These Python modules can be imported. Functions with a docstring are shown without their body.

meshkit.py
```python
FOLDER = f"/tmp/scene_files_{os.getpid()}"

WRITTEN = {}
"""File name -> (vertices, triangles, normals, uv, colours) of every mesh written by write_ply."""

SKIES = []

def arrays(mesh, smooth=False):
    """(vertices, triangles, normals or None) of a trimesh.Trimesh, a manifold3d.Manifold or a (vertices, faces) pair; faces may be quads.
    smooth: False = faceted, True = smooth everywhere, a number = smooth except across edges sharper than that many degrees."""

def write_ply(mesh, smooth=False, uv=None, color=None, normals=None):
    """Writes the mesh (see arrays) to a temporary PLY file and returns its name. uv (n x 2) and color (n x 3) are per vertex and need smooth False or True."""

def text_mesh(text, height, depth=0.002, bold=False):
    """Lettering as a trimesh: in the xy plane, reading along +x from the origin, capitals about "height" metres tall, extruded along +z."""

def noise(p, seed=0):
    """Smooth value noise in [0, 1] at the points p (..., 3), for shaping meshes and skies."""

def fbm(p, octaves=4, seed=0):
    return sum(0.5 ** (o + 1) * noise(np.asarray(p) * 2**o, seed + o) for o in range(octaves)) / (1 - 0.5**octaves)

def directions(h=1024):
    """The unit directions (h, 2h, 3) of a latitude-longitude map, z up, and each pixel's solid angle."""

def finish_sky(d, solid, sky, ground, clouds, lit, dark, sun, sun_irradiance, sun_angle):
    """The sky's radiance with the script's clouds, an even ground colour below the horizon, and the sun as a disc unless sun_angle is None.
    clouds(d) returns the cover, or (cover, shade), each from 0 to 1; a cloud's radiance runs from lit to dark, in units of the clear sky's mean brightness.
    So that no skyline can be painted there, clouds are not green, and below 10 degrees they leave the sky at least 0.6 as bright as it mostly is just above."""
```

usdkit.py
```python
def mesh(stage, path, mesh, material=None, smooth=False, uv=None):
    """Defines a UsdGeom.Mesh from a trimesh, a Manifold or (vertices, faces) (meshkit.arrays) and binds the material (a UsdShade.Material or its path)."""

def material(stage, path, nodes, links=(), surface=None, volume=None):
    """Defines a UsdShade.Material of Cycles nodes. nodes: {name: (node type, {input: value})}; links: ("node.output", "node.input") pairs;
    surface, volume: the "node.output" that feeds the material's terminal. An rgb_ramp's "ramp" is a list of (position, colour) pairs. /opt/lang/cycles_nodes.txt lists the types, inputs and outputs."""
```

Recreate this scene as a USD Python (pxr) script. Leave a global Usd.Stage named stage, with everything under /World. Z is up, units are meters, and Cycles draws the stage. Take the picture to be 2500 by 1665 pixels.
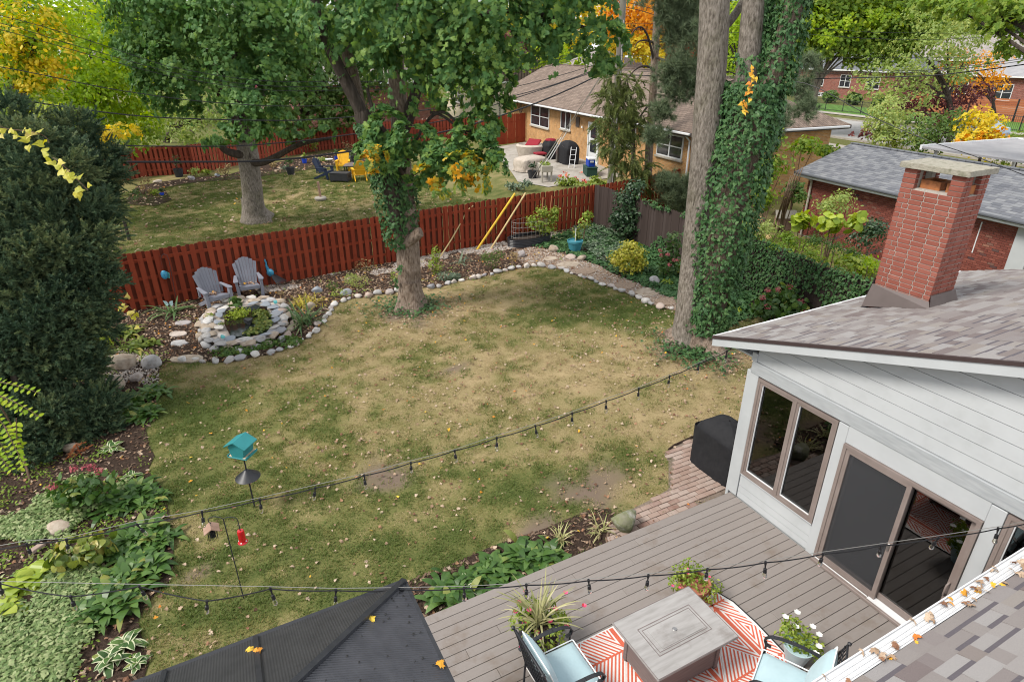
import math, random
import numpy as np, trimesh, usdkit, meshkit
from pxr import Usd, UsdGeom, UsdLux, UsdShade, Gf, Sdf, Vt
from shapely.geometry import Polygon, Point, LineString
import shapely
PI = math.pi
stage = Usd.Stage.CreateInMemory()
UsdGeom.SetStageUpAxis(stage, UsdGeom.Tokens.z)
UsdGeom.SetStageMetersPerUnit(stage, 1.0)
UsdGeom.Xform.Define(stage, '/World'); UsdGeom.Scope.Define(stage, '/World/Looks')
# ---------------------------------------------------------------- camera, sky, sun, exposure
CAM_H, FPX, HORIZON = 7.25, 1510.0, 115.0
PITCH = math.atan2(832.5 - HORIZON, FPX)
cam = UsdGeom.Camera.Define(stage, '/World/camera')
cam.CreateHorizontalApertureAttr(36.0); cam.CreateVerticalApertureAttr(36.0 * 681 / 1024)
cam.CreateFocalLengthAttr(36.0 * FPX / 2500)
cam.CreateClippingRangeAttr(Gf.Vec2f(0.1, 2000))
_x = UsdGeom.Xformable(cam); _x.AddTranslateOp().Set(Gf.Vec3d(0, 0, CAM_H)); _x.AddRotateXOp().Set(90 - math.degrees(PITCH))
EXPOSURE = 1.75
cam.CreateExposureAttr(EXPOSURE)
SUN_EL, SUN_AZ = math.radians(50), math.radians(-112)      # azimuth = atan2(x, y) towards the sun
SUN_I, SKY_S = 0.34, 0.095
sund = np.array([math.sin(SUN_AZ) * math.cos(SUN_EL), math.cos(SUN_AZ) * math.cos(SUN_EL), math.sin(SUN_EL)])
sky_mat = usdkit.material(stage, '/World/Looks/sky_look', {
    'tc': ('texture_coordinate', {}),
    'sky': ('sky_texture', {'sky_type': 'single_scattering', 'sun_disc': False, 'sun_elevation': SUN_EL, 'sun_rotation': SUN_AZ}),
    'n': ('noise_texture', {'scale': 2.2, 'detail': 5.0, 'roughness': 0.55}),
    'cr': ('rgb_ramp', {'ramp': [(0.3, (2.9, 3.0, 3.15)), (0.7, (4.8, 4.8, 4.75))]}),
    'm': ('mix_color', {'fac': 0.86, 'use_clamp': False}),
    'bg': ('background_shader', {'strength': SKY_S})},
    [('tc.generated', 'n.vector'), ('n.fac', 'cr.fac'), ('sky.color', 'm.a'), ('cr.color', 'm.b'), ('m.result', 'bg.color')], surface='bg.background')
dome = UsdLux.DomeLight.Define(stage, '/World/sky')
UsdShade.MaterialBindingAPI.Apply(dome.GetPrim()).Bind(sky_mat)
dome.GetPrim().SetCustomDataByKey('label', 'pale overcast autumn sky above the yard'); dome.GetPrim().SetCustomDataByKey('kind', 'structure')
sun = UsdLux.DistantLight.Define(stage, '/World/sun')
sun.CreateIntensityAttr(SUN_I); sun.CreateAngleAttr(18.0); sun.CreateNormalizeAttr(True); sun.CreateColorAttr(Gf.Vec3f(1.0, 0.95, 0.87))
_x = UsdGeom.Xformable(sun); _x.AddRotateZOp().Set(-math.degrees(SUN_AZ)); _x.AddRotateXOp().Set(-(90 - math.degrees(SUN_EL)))
# ---------------------------------------------------------------- places: pixel of the photograph -> point of the yard
cp, sp_ = math.cos(PITCH), math.sin(PITCH)
def ray(u, v):
    a, b = (u - 1250) / FPX, (832.5 - v) / FPX
    return np.array([a, cp + sp_ * b, -sp_ + cp * b])
def onz(u, v, z):
    d = ray(u, v); return d * ((z - CAM_H) / d[2]) + [0, 0, CAM_H]
def atY(u, v, Y):
    d = ray(u, v); return d * (Y / d[1]) + [0, 0, CAM_H]
def ss(a, b, x):
    t = np.clip((np.asarray(x, float) - a) / (b - a), 0, 1); return t * t * (3 - 2 * t)
def gh(x, y):
    return .88 * ss(27, 38, y) * (.6 + .4 * ss(-6, 3, x))
_ts = np.geomspace(3, 260, 9000)
def gp(u, v):
    P = ray(u, v) * _ts[:, None] + [0, 0, CAM_H]
    k = int(np.argmax(P[:, 2] < gh(P[:, 0], P[:, 1])))
    p = P[k]; p[2] = float(gh(p[0], p[1])); return p
TH = math.atan2(.466, .885)
e1 = np.array([math.cos(TH), math.sin(TH), 0]); e2 = np.array([-e1[1], e1[0], 0]); EZ = np.array([0, 0, 1.0])
def hw(s, t, z): return s * e1 + t * e2 + z * EZ
PHI = math.radians(22); f1 = np.array([math.cos(PHI), math.sin(PHI), 0]); f2 = np.array([-f1[1], f1[0], 0])
def fw(s, t, z): return s * f1 + t * f2 + z * EZ
# ---------------------------------------------------------------- mesh helpers
def Rz(a): c, s = math.cos(a), math.sin(a); return np.array([[c, -s, 0], [s, c, 0], [0, 0, 1.0]])
def Rx(a): c, s = math.cos(a), math.sin(a); return np.array([[1.0, 0, 0], [0, c, -s], [0, s, c]])
def Ry(a): c, s = math.cos(a), math.sin(a); return np.array([[c, 0, s], [0, 1.0, 0], [-s, 0, c]])
BOXF = np.array([[0, 2, 1], [0, 3, 2], [4, 5, 6], [4, 6, 7], [0, 1, 5], [0, 5, 4], [1, 2, 6], [1, 6, 5], [2, 3, 7], [2, 7, 6], [3, 0, 4], [3, 4, 7]])
BOXV = np.array([[-1, -1, -1], [1, -1, -1], [1, 1, -1], [-1, 1, -1], [-1, -1, 1], [1, -1, 1], [1, 1, 1], [-1, 1, 1]]) * .5
class MB:
    def __init__(self): self.v, self.f, self.n, self.r = [], [], 0, []
    def add(self, v, f, rnd=None):
        v = np.asarray(v, float).reshape(-1, 3); self.v.append(v); self.r.append(np.full(len(v), (len(self.r) * .6180339887 + .137 * (self.n % 17)) % 1.0) if rnd is None else np.asarray(rnd, float)); self.f.append(np.asarray(f, int).reshape(-1, 3) + self.n); self.n += len(v); return self
    def mesh(self, m, R=None, o=(0, 0, 0)):
        v = np.array(m.vertices) if hasattr(m, 'vertices') else np.asarray(m[0], float); f = m.faces if hasattr(m, 'faces') else m[1]
        if R is not None: v = v @ np.asarray(R).T
        return self.add(v + np.asarray(o), f)
    def box(self, c, size, R=None):
        v = BOXV * np.asarray(size, float)
        if R is not None: v = v @ R.T
        return self.add(v + np.asarray(c, float), BOXF)
    def cbox(self, c, size, b=.01, R=None):
        s = np.asarray(size, float) / 2; b = min(b, s.min() * .9); pts = []
        for sx in (-1, 1):
            for sy in (-1, 1):
                for sz in (-1, 1):
                    q = np.array([sx, sy, sz]) * s
                    for k in range(3):
                        w = q - np.array([sx, sy, sz]) * b; w[k] = q[k]; pts.append(w)
        h = trimesh.Trimesh(pts, process=False).convex_hull
        return self.mesh(h, R, c)
    def seg(self, a, b, w, h, up=EZ):
        """A bar from a to b, w wide, h high."""
        a, b = np.asarray(a, float), np.asarray(b, float); x = b - a; L = np.linalg.norm(x); x = x / L
        y = np.cross(up, x); n = np.linalg.norm(y); y = np.array([0, 1.0, 0]) if n < 1e-6 else y / n; z = np.cross(x, y)
        return self.box((a + b) / 2, (L, w, h), np.stack([x, y, z], 1))
    def tube(self, p, r, sides=8, cap=True):
        p = np.asarray(p, float); r = np.broadcast_to(np.asarray(r, float), (len(p),))
        t = np.gradient(p, axis=0); t /= np.linalg.norm(t, axis=1, keepdims=True) + 1e-12
        a = np.zeros_like(p); ref = np.array([0, 0, 1.0]) if abs(t[0, 2]) < .9 else np.array([1.0, 0, 0])
        for i in range(len(p)):
            ai = np.cross(t[i], ref) if i == 0 else a[i - 1] - t[i] * (a[i - 1] @ t[i])
            a[i] = ai / (np.linalg.norm(ai) + 1e-12)
        b = np.cross(t, a); g = np.arange(sides) * 2 * PI / sides
        v = p[:, None] + r[:, None, None] * (np.cos(g)[None, :, None] * a[:, None] + np.sin(g)[None, :, None] * b[:, None])
        i, j = np.meshgrid(np.arange(len(p) - 1), np.arange(sides), indexing='ij')
        q = np.stack([i * sides + j, i * sides + (j + 1) % sides, (i + 1) * sides + (j + 1) % sides, (i + 1) * sides + j], -1).reshape(-1, 4)
        f = np.vstack([q[:, [0, 1, 2]], q[:, [0, 2, 3]]])
        if cap:
            k = np.arange(1, sides - 1); e = (len(p) - 1) * sides
            f = np.vstack([f, np.stack([k * 0, k + 1, k], 1), np.stack([k * 0 + e, e + k, e + k + 1], 1)])
        return self.add(v.reshape(-1, 3), f)
    def lathe(self, prof, n=20, o=(0, 0, 0), R=None):
        prof = np.asarray(prof, float); g = np.arange(n) * 2 * PI / n
        v = np.stack([prof[:, 0, None] * np.cos(g), prof[:, 0, None] * np.sin(g), np.repeat(prof[:, 1, None], n, 1)], -1).reshape(-1, 3)
        i, j = np.meshgrid(np.arange(len(prof) - 1), np.arange(n), indexing='ij')
        q = np.stack([i * n + j, i * n + (j + 1) % n, (i + 1) * n + (j + 1) % n, (i + 1) * n + j], -1).reshape(-1, 4)
        if R is not None: v = v @ R.T
        return self.add(v + np.asarray(o), np.vstack([q[:, [0, 1, 2]], q[:, [0, 2, 3]]]))
    def prism(self, poly, z0, z1, R=None, o=(0, 0, 0)):
        """A 2-D outline extruded from z0 to z1."""
        g = poly if isinstance(poly, Polygon) else Polygon(poly)
        m = trimesh.creation.extrude_polygon(shapely.geometry.polygon.orient(g), z1 - z0, engine='earcut'); v = np.array(m.vertices); v[:, 2] += z0
        return self.mesh((v, m.faces), R, o)
    def quadpoly(self, pts):
        k = np.arange(1, len(pts) - 1); return self.add(pts, np.stack([k * 0, k, k + 1], 1))
    @property
    def out(self): return trimesh.Trimesh(np.vstack(self.v), np.vstack(self.f), process=False)
counts = {}
def numbered(base, parent='/World'):
    k = (parent, base); n = counts.get(k, 0); counts[k] = n + 1
    return base if n == 0 else f'{base}_{n:03d}'
def setcd(prim, **cd):
    for k, x in cd.items():
        if x: prim.SetCustomDataByKey(k, x)
    return prim
def pathof(parent): return '/World' if parent is None else (parent if isinstance(parent, str) else str(parent.GetPath()))
def obj(name, mesh, material, parent=None, smooth=False, off=None, label=None, category=None, group=None, kind=None, attr=None):
    m = mesh.out if isinstance(mesh, MB) else mesh
    if isinstance(mesh, MB) and material in RANDOM and not smooth and attr is None: attr = {'rnd': np.concatenate(mesh.r)}
    if off is not None:
        m = trimesh.Trimesh(np.array(m.vertices) - np.asarray(off, float), m.faces, process=False)
    pp = pathof(parent); g = usdkit.mesh(stage, f'{pp}/{numbered(name, pp)}', m, M[material] if isinstance(material, str) else material, smooth=smooth)
    g.CreateDoubleSidedAttr(True)
    if attr is not None:
        for nm, arr in attr.items():
            UsdGeom.PrimvarsAPI(g).CreatePrimvar(nm, Sdf.ValueTypeNames.FloatArray, 'vertex').Set(Vt.FloatArray.FromNumpy(np.asarray(arr, np.float32)))
    return setcd(g.GetPrim(), label=label, category=category, group=group, kind=kind)
def thing(name, label, category, loc=(0, 0, 0), rotz=0, group=None, kind=None):
    x = UsdGeom.Xform.Define(stage, '/World/' + numbered(name))
    x.AddTranslateOp().Set(Gf.Vec3d(*map(float, loc))); x.AddRotateZOp().Set(math.degrees(rotz))
    return setcd(x.GetPrim(), label=label, category=category, group=group, kind=kind)
def dup(root, label, loc, rotz=0, scale=1.0, group=None, category=None):
    was = root.GetCustomData(); base = root.GetName()
    x = UsdGeom.Xform.Define(stage, '/World/' + numbered(base)); p = x.GetPrim()
    p.GetReferences().AddInternalReference(root.GetPath()); p.SetInstanceable(True)
    x.ClearXformOpOrder(); x.AddTranslateOp().Set(Gf.Vec3d(*map(float, loc))); x.AddRotateZOp().Set(math.degrees(rotz))
    if not np.isscalar(scale) or scale != 1.0:
        x.AddScaleOp().Set(Gf.Vec3f(*np.broadcast_to(np.asarray(scale, float), 3).tolist()))
    return setcd(p, label=label, category=category or was.get('category'), group=group or was.get('group'))
def quat(R):
    q = trimesh.transformations.quaternion_from_matrix(np.block([[R, np.zeros((3, 1))], [np.zeros((1, 3)), np.ones((1, 1))]])); return Gf.Quath(*map(float, q))
def scatter(name, protos, pts, rots=None, scales=None, idx=None, parent=None, seed=0, **cd):
    """A PointInstancer; protos: (mesh, material) pairs; rots: (n,3) euler z, tilt, tilt-direction, or 3x3 matrices."""
    pts = np.asarray(pts, float); n = len(pts); rg = np.random.default_rng(seed); pp = pathof(parent)
    pi = UsdGeom.PointInstancer.Define(stage, f'{pp}/{numbered(name, pp)}'); path = str(pi.GetPath())
    UsdGeom.Scope.Define(stage, path + '/pieces'); rel = pi.CreatePrototypesRel()
    for k, (m, mt) in enumerate(protos):
        g = usdkit.mesh(stage, f'{path}/pieces/piece_{k:03d}', m.out if isinstance(m, MB) else m, M[mt]); g.CreateDoubleSidedAttr(True)
        if isinstance(m, MB) and mt in RANDOM: UsdGeom.PrimvarsAPI(g).CreatePrimvar('rnd', Sdf.ValueTypeNames.FloatArray, 'vertex').Set(Vt.FloatArray.FromNumpy(np.concatenate(m.r).astype(np.float32)))
        rel.AddTarget(g.GetPath())
    if rots is None:
        a = rg.uniform(0, 2 * PI, n) / 2; q = np.stack([np.cos(a), 0 * a, 0 * a, np.sin(a)], 1)
    else: q = rots
    pi.CreatePositionsAttr(Vt.Vec3fArray.FromNumpy(pts.astype(np.float32)))
    pi.CreateOrientationsAttr(Vt.QuathArray([Gf.Quath(*map(float, x)) for x in q]))
    sc = np.ones(n) if scales is None else np.asarray(scales, float)
    pi.CreateScalesAttr(Vt.Vec3fArray.FromNumpy((np.repeat(sc[:, None], 3, 1) if sc.ndim == 1 else sc).astype(np.float32)))
    pi.CreateProtoIndicesAttr(Vt.IntArray.FromNumpy((rg.integers(0, len(protos), n) if idx is None else np.asarray(idx)).astype(np.int32)))
    return setcd(pi.GetPrim(), **cd)
def quats(Rs):
    """(n,3,3) -> (n,4) w x y z"""
    from scipy.spatial.transform import Rotation
    q = Rotation.from_matrix(Rs).as_quat(); return q[:, [3, 0, 1, 2]]
def frames(N, rg, roll=None):
    """Frames (columns x, y, z) whose z is each row of N, turned at random about it."""
    N = N / (np.linalg.norm(N, axis=1, keepdims=True) + 1e-9); ref = rg.normal(size=N.shape)
    X = np.cross(ref, N); X /= np.linalg.norm(X, axis=1, keepdims=True) + 1e-9
    return np.stack([X, np.cross(N, X), N], 2)
def inpoly(poly, n, rg):
    """n random points in a polygon of the plan"""
    x0, y0, x1, y1 = poly.bounds; out = np.zeros((0, 2)); shapely.prepare(poly)
    while len(out) < n:
        q = rg.uniform((x0, y0), (x1, y1), (max(n, 200) * 2, 2)); out = np.vstack([out, q[shapely.contains_xy(poly, q[:, 0], q[:, 1])]])
    return out[:n]
def sheet(poly, dz, step=.5, hfun=None):
    """A triangulated sheet over a polygon of the plan, laid dz above the ground."""
    hfun = hfun or gh; x0, y0, x1, y1 = poly.bounds; shapely.prepare(poly)
    b = np.array(poly.segmentize(step).exterior.coords)[:-1]
    gx, gy = np.meshgrid(np.arange(x0 + step / 2, x1, step), np.arange(y0 + step / 2, y1, step)); g = np.stack([gx.ravel(), gy.ravel()], 1)
    inner = poly.buffer(-step * .35); g = g[shapely.contains_xy(inner, g[:, 0], g[:, 1])] if not inner.is_empty else g[:0]
    p = np.vstack([b, g])
    from scipy.spatial import Delaunay
    t = Delaunay(p).simplices; c = p[t].mean(1); t = t[shapely.contains_xy(poly, c[:, 0], c[:, 1])]
    d1, d2 = p[t[:, 1]] - p[t[:, 0]], p[t[:, 2]] - p[t[:, 0]]; fl = d1[:, 0] * d2[:, 1] - d1[:, 1] * d2[:, 0] < 0; t[fl] = t[fl][:, ::-1]
    return trimesh.Trimesh(np.column_stack([p, hfun(p[:, 0], p[:, 1]) + dz]), t, process=False)
# ---------------------------------------------------------------- materials
M = {}; RANDOM = set()
def mat(name, ramp, fac='noise', scale=6.0, detail=4.0, rough=.75, spec=.3, bump=None, trans=0.0, tcol=None, metal=0.0, coat=0.0, mixn=.4, stretch=None, dirt=None, const=False, sheen=0.0):
    """ramp: one colour or (position, colour) pairs; fac: noise | rand (per piece) | both; bump: (scale, strength, distance)."""
    if isinstance(ramp[0], (int, float)): ramp = [(0, ramp), (1, ramp)]
    N = {'g': ('geometry', {}), 'o': ('object_info', {}), 'n': ('noise_texture', {'scale': scale, 'detail': detail, 'roughness': .6}),
         'r': ('rgb_ramp', {'ramp': ramp, 'interpolate': not const}), 'p': ('principled_bsdf', {'roughness': rough, 'specular_ior_level': spec, 'metallic': metal, 'coat_weight': coat, 'sheen_weight': sheen})}
    L = []; vec = 'g.position'
    if stretch is not None:
        N['mp'] = ('mapping', {'rotation': (0, 0, stretch[3] if len(stretch) > 3 else 0), 'scale': stretch[:3]}); L.append(('g.position', 'mp.vector')); vec = 'mp.vector'
        N['mp'] = ('mapping', {'mapping_type': 'point', 'rotation': (0, 0, -(stretch[3] if len(stretch) > 3 else 0)), 'scale': (1, 1, 1)})
        N['mq'] = ('mapping', {'mapping_type': 'point', 'scale': stretch[:3]}); L += [('mp.vector', 'mq.vector')]; vec = 'mq.vector'
    L.append((vec, 'n.vector'))
    if fac in ('rand', 'both'):
        RANDOM.add(name); N['at'] = ('attribute', {'attribute': 'rnd'}); N['a'] = ('math', {'math_type': 'add'}); N['fr'] = ('math', {'math_type': 'fraction'})
        L += [('at.fac', 'a.value1'), ('o.random', 'a.value2'), ('a.value', 'fr.value1')]
        src = 'fr.value'
        if fac == 'both':
            N['mf'] = ('mix_float', {'fac': mixn}); L += [('fr.value', 'mf.a'), ('n.fac', 'mf.b')]; src = 'mf.result'
    else: src = 'n.fac'
    L.append((src, 'r.fac')); col = 'r.color'
    if dirt:
        N['n2'] = ('noise_texture', {'scale': dirt[0], 'detail': 5.0, 'roughness': .65}); N['r2'] = ('rgb_ramp', {'ramp': [(dirt[2], (1, 1, 1)), (dirt[3], dirt[1])]})
        N['mx'] = ('mix_color', {'blend_type': 'multiply', 'fac': 1.0}); L += [('g.position', 'n2.vector'), ('n2.fac', 'r2.fac'), (col, 'mx.a'), ('r2.color', 'mx.b')]; col = 'mx.result'
    L.append((col, 'p.base_color'))
    if bump:
        N['bn'] = ('noise_texture', {'scale': bump[0], 'detail': 5.0, 'roughness': .65}); N['b'] = ('bump', {'strength': bump[1], 'distance': bump[2]})
        L += [(vec if stretch is not None else 'g.position', 'bn.vector'), ('bn.fac', 'b.height'), ('b.normal', 'p.normal')]
    surf = 'p.BSDF'
    if trans:
        N['t'] = ('translucent_bsdf', {}); N['mc'] = ('mix_closure', {'fac': trans})
        N['hs'] = ('hsv', {'hue': .485, 'saturation': 1.15, 'value': 1.5}); L += [(col, 'hs.color'), ('hs.color', 't.color'), ('p.BSDF', 'mc.closure1'), ('t.BSDF', 'mc.closure2')]; surf = 'mc.closure'
    M[name] = usdkit.material(stage, f'/World/Looks/{name}', N, L, surface=surf); return M[name]
def brickmat(name, ang, c1, c2, mortar, bw, rh, ms=.008, plane='wall', rough=.85, bump=.4, off=.5, bias=0.0):
    N = {'g': ('geometry', {}), 'mp': ('mapping', {'rotation': (0, 0, -ang)}), 's': ('separate_xyz', {}), 'c': ('combine_xyz', {}), 'ax': ('math', {'math_type': 'add'}),
         'b': ('brick_texture', {'color1': c1, 'color2': c2, 'mortar': mortar, 'scale': 1.0, 'mortar_size': ms, 'mortar_smooth': .1, 'bias': bias, 'brick_width': bw, 'row_height': rh, 'offset': off}),
         'n': ('noise_texture', {'scale': 3.0, 'detail': 6.0}), 'r': ('rgb_ramp', {'ramp': [(.3, (.75, .75, .75)), (.7, (1.1, 1.1, 1.1))]}), 'm': ('mix_color', {'blend_type': 'multiply', 'fac': 1.0, 'use_clamp': False}),
         'bp': ('bump', {'strength': bump, 'distance': .01, 'invert': True}), 'p': ('principled_bsdf', {'roughness': rough, 'specular_ior_level': .25})}
    L = [('g.position', 'mp.vector'), ('mp.vector', 's.vector'), ('s.x', 'ax.value1'), *([('s.y', 'ax.value2')] if plane == 'wall' else []), ('ax.value' if plane == 'wall' else 's.x', 'c.x'), ('s.z' if plane == 'wall' else 's.y', 'c.y'), ('c.vector', 'b.vector'), ('g.position', 'n.vector'), ('n.fac', 'r.fac'),
         ('b.color', 'm.a'), ('r.color', 'm.b'), ('m.result', 'p.base_color'), ('b.fac', 'bp.height'), ('bp.normal', 'p.normal')]
    M[name] = usdkit.material(stage, f'/World/Looks/{name}', N, L, surface='p.BSDF')
def glassmat(name, ior=1.6, tint=(.82, .86, .86), extra=None):
    N = {'t': ('transparent_bsdf', {'color': tint}), 'g': ('glossy_bsdf', {'color': (1, 1, 1), 'roughness': .003}), 'f': ('fresnel', {'IOR': ior}), 'm': ('mix_closure', {})}
    M[name] = usdkit.material(stage, f'/World/Looks/{name}', N, [('f.fac', 'm.fac'), ('t.BSDF', 'm.closure1'), ('g.BSDF', 'm.closure2')], surface='m.closure')
def g3(v): return (v, v, v)
mat('white_siding', [(.3, (.385, .40, .41)), (.7, (.43, .445, .455))], scale=1.5, rough=.5, dirt=(5, (.93, .93, .92), .5, .75))
mat('white_trim', [(.3, (.37, .385, .395)), (.7, (.415, .43, .44))], scale=2.0, rough=.5, bump=(90, .12, .002))
mat('grey_beam', [(.3, (.27, .285, .295)), (.7, (.35, .365, .375))], scale=4.0, rough=.7, bump=(40, .5, .004), stretch=(1.0, 8.0, 8.0, TH + PI / 2))
mat('bronze_frame', [(.3, (.17, .135, .12)), (.7, (.22, .18, .165))], scale=3.0, rough=.45)
mat('dark_gasket', (.012, .012, .013), rough=.5)
mat('brown_drip', (.045, .03, .03), rough=.5)
mat('alum_white', [(.3, (.56, .57, .58)), (.7, (.63, .63, .64))], rough=.35)
mat('flashing', [(.3, (.105, .085, .08)), (.7, (.135, .11, .105))], scale=2.0, rough=.5)
mat('shingle_main', [(0, (.225, .205, .195)), (.25, (.185, .16, .155)), (.4, (.25, .232, .222)), (.6, (.275, .262, .255)), (.75, (.155, .128, .125)), (.88, (.235, .21, .19)), (1, (.26, .245, .24))], fac='rand', rough=.95, spec=.1, bump=(220, .6, .004), dirt=(300, (.72, .72, .74), .45, .65))
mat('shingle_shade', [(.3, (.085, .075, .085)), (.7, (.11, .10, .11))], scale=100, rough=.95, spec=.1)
mat('deck_board', [(0, (.19, .165, .15)), (.5, (.215, .19, .175)), (1, (.24, .213, .197))], fac='both', scale=3.0, rough=.7, spec=.25, bump=(60, .25, .002), stretch=(1.0, 14.0, 14.0, TH), mixn=.55, dirt=(2.3, (.80, .73, .66), .54, .72))
mat('deck_gap', (.02, .017, .015), rough=.9)
mat('brick_red', [(0, (.19, .062, .045)), (.3, (.245, .08, .058)), (.6, (.215, .07, .05)), (.85, (.27, .10, .075)), (1, (.16, .055, .043))], fac='both', mixn=.35, scale=30, rough=.85, spec=.2, bump=(110, .5, .004), dirt=(3.5, (.75, .7, .68), .52, .75))
mat('mortar', [(.3, (.30, .27, .24)), (.7, (.40, .365, .325))], scale=20, rough=.95, bump=(120, .5, .004))
mat('concrete_cap', [(.3, (.20, .18, .14)), (.5, (.30, .28, .23)), (.7, (.16, .155, .11))], scale=9, detail=7, rough=.95, bump=(40, .8, .01))
mat('flue_clay', [(.35, (.42, .16, .055)), (.7, (.26, .10, .045))], scale=7, rough=.85, dirt=(6, (.25, .22, .2), .5, .7))
mat('floor_dark', [(.3, (.05, .04, .035)), (.7, (.085, .07, .06))], scale=3, rough=.35)
mat('wall_inside', (.16, .15, .14), rough=.8)
mat('cloth_black', [(.3, (.011, .011, .013)), (.7, (.018, .018, .020))], scale=8, rough=.8, spec=.25, bump=(9, .5, .02))
mat('metal_black', [(.3, (.013, .014, .017)), (.7, (.022, .023, .027))], scale=10, rough=.42, spec=.45)
mat('rubber_black', (.012, .012, .013), rough=.6)
mat('canopy_panel', [(.3, (.035, .036, .042)), (.7, (.05, .052, .06))], scale=2, rough=.33, spec=.5, bump=(1, .0, .001))
mat('canopy_mesh', [(.3, (.016, .016, .017)), (.7, (.024, .024, .026))], scale=2, rough=.5, spec=.4)
mat('table_wood', [(.25, (.215, .205, .195)), (.5, (.295, .283, .275)), (.75, (.355, .345, .337))], scale=2.2, detail=8, rough=.55, stretch=(1.0, 6.0, 6.0, TH), bump=(30, .15, .002), dirt=(2.4, (.70, .66, .64), .56, .74))
mat('table_side', [(.3, (.13, .105, .10)), (.7, (.19, .155, .15))], scale=4, rough=.6, stretch=(1.0, 1.0, 12.0, TH))
mat('steel', (.35, .34, .33), rough=.35, metal=1.0)
mat('cushion_blue', [(.3, (.33, .45, .485)), (.7, (.39, .51, .545))], scale=3, rough=.9, spec=.1, bump=(4, .35, .02), sheen=.2)
mat('piping_white', (.75, .77, .77), rough=.8)
mat('bulb_socket', (.014, .014, .016), rough=.45)
mat('wire_black', (.012, .012, .014), rough=.5)
mat('wire_steel', (.30, .29, .27), rough=.4, metal=.6)
glassmat('window_glass', 1.75)
glassmat('bulb_glass', 1.5, (.92, .90, .84))
N = {'t': ('transparent_bsdf', {}), 'd': ('diffuse_bsdf', {'color': (.045, .045, .047)}), 'm': ('mix_closure', {'fac': .42})}
M['screen_mesh'] = usdkit.material(stage, '/World/Looks/screen_mesh', N, [('t.BSDF', 'm.closure1'), ('d.BSDF', 'm.closure2')], surface='m.closure')
mat('pond_water', (.006, .009, .007), rough=.06, spec=.6)
mat('wet_black', [(.3, (.012, .012, .014)), (.7, (.03, .03, .033))], scale=8, rough=.15, spec=.7, bump=(14, .8, .03))
# ---------------------------------------------------------------- the house: sunroom, its roof and chimney, the eave at lower right
rg = np.random.default_rng(11); random.seed(11)
S0, T0, DZ = 7.43, 5.92, 0.22
house = thing('house', 'white sided sunroom house with weathered shingle roofs and a red brick chimney', 'house', hw(S0, T0, 0), TH)
def ho(name, mb, m, parent=house, smooth=False, **k): return obj(name, mb, m, parent, smooth, off=(S0, T0, 0), **k)
RS = .34; RZ0, RT0 = 3.0, 6.53           # roof plane: z = RZ0 + RS * (RT0 - t)
def rz(t): return RZ0 + RS * (RT0 - t)
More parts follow.
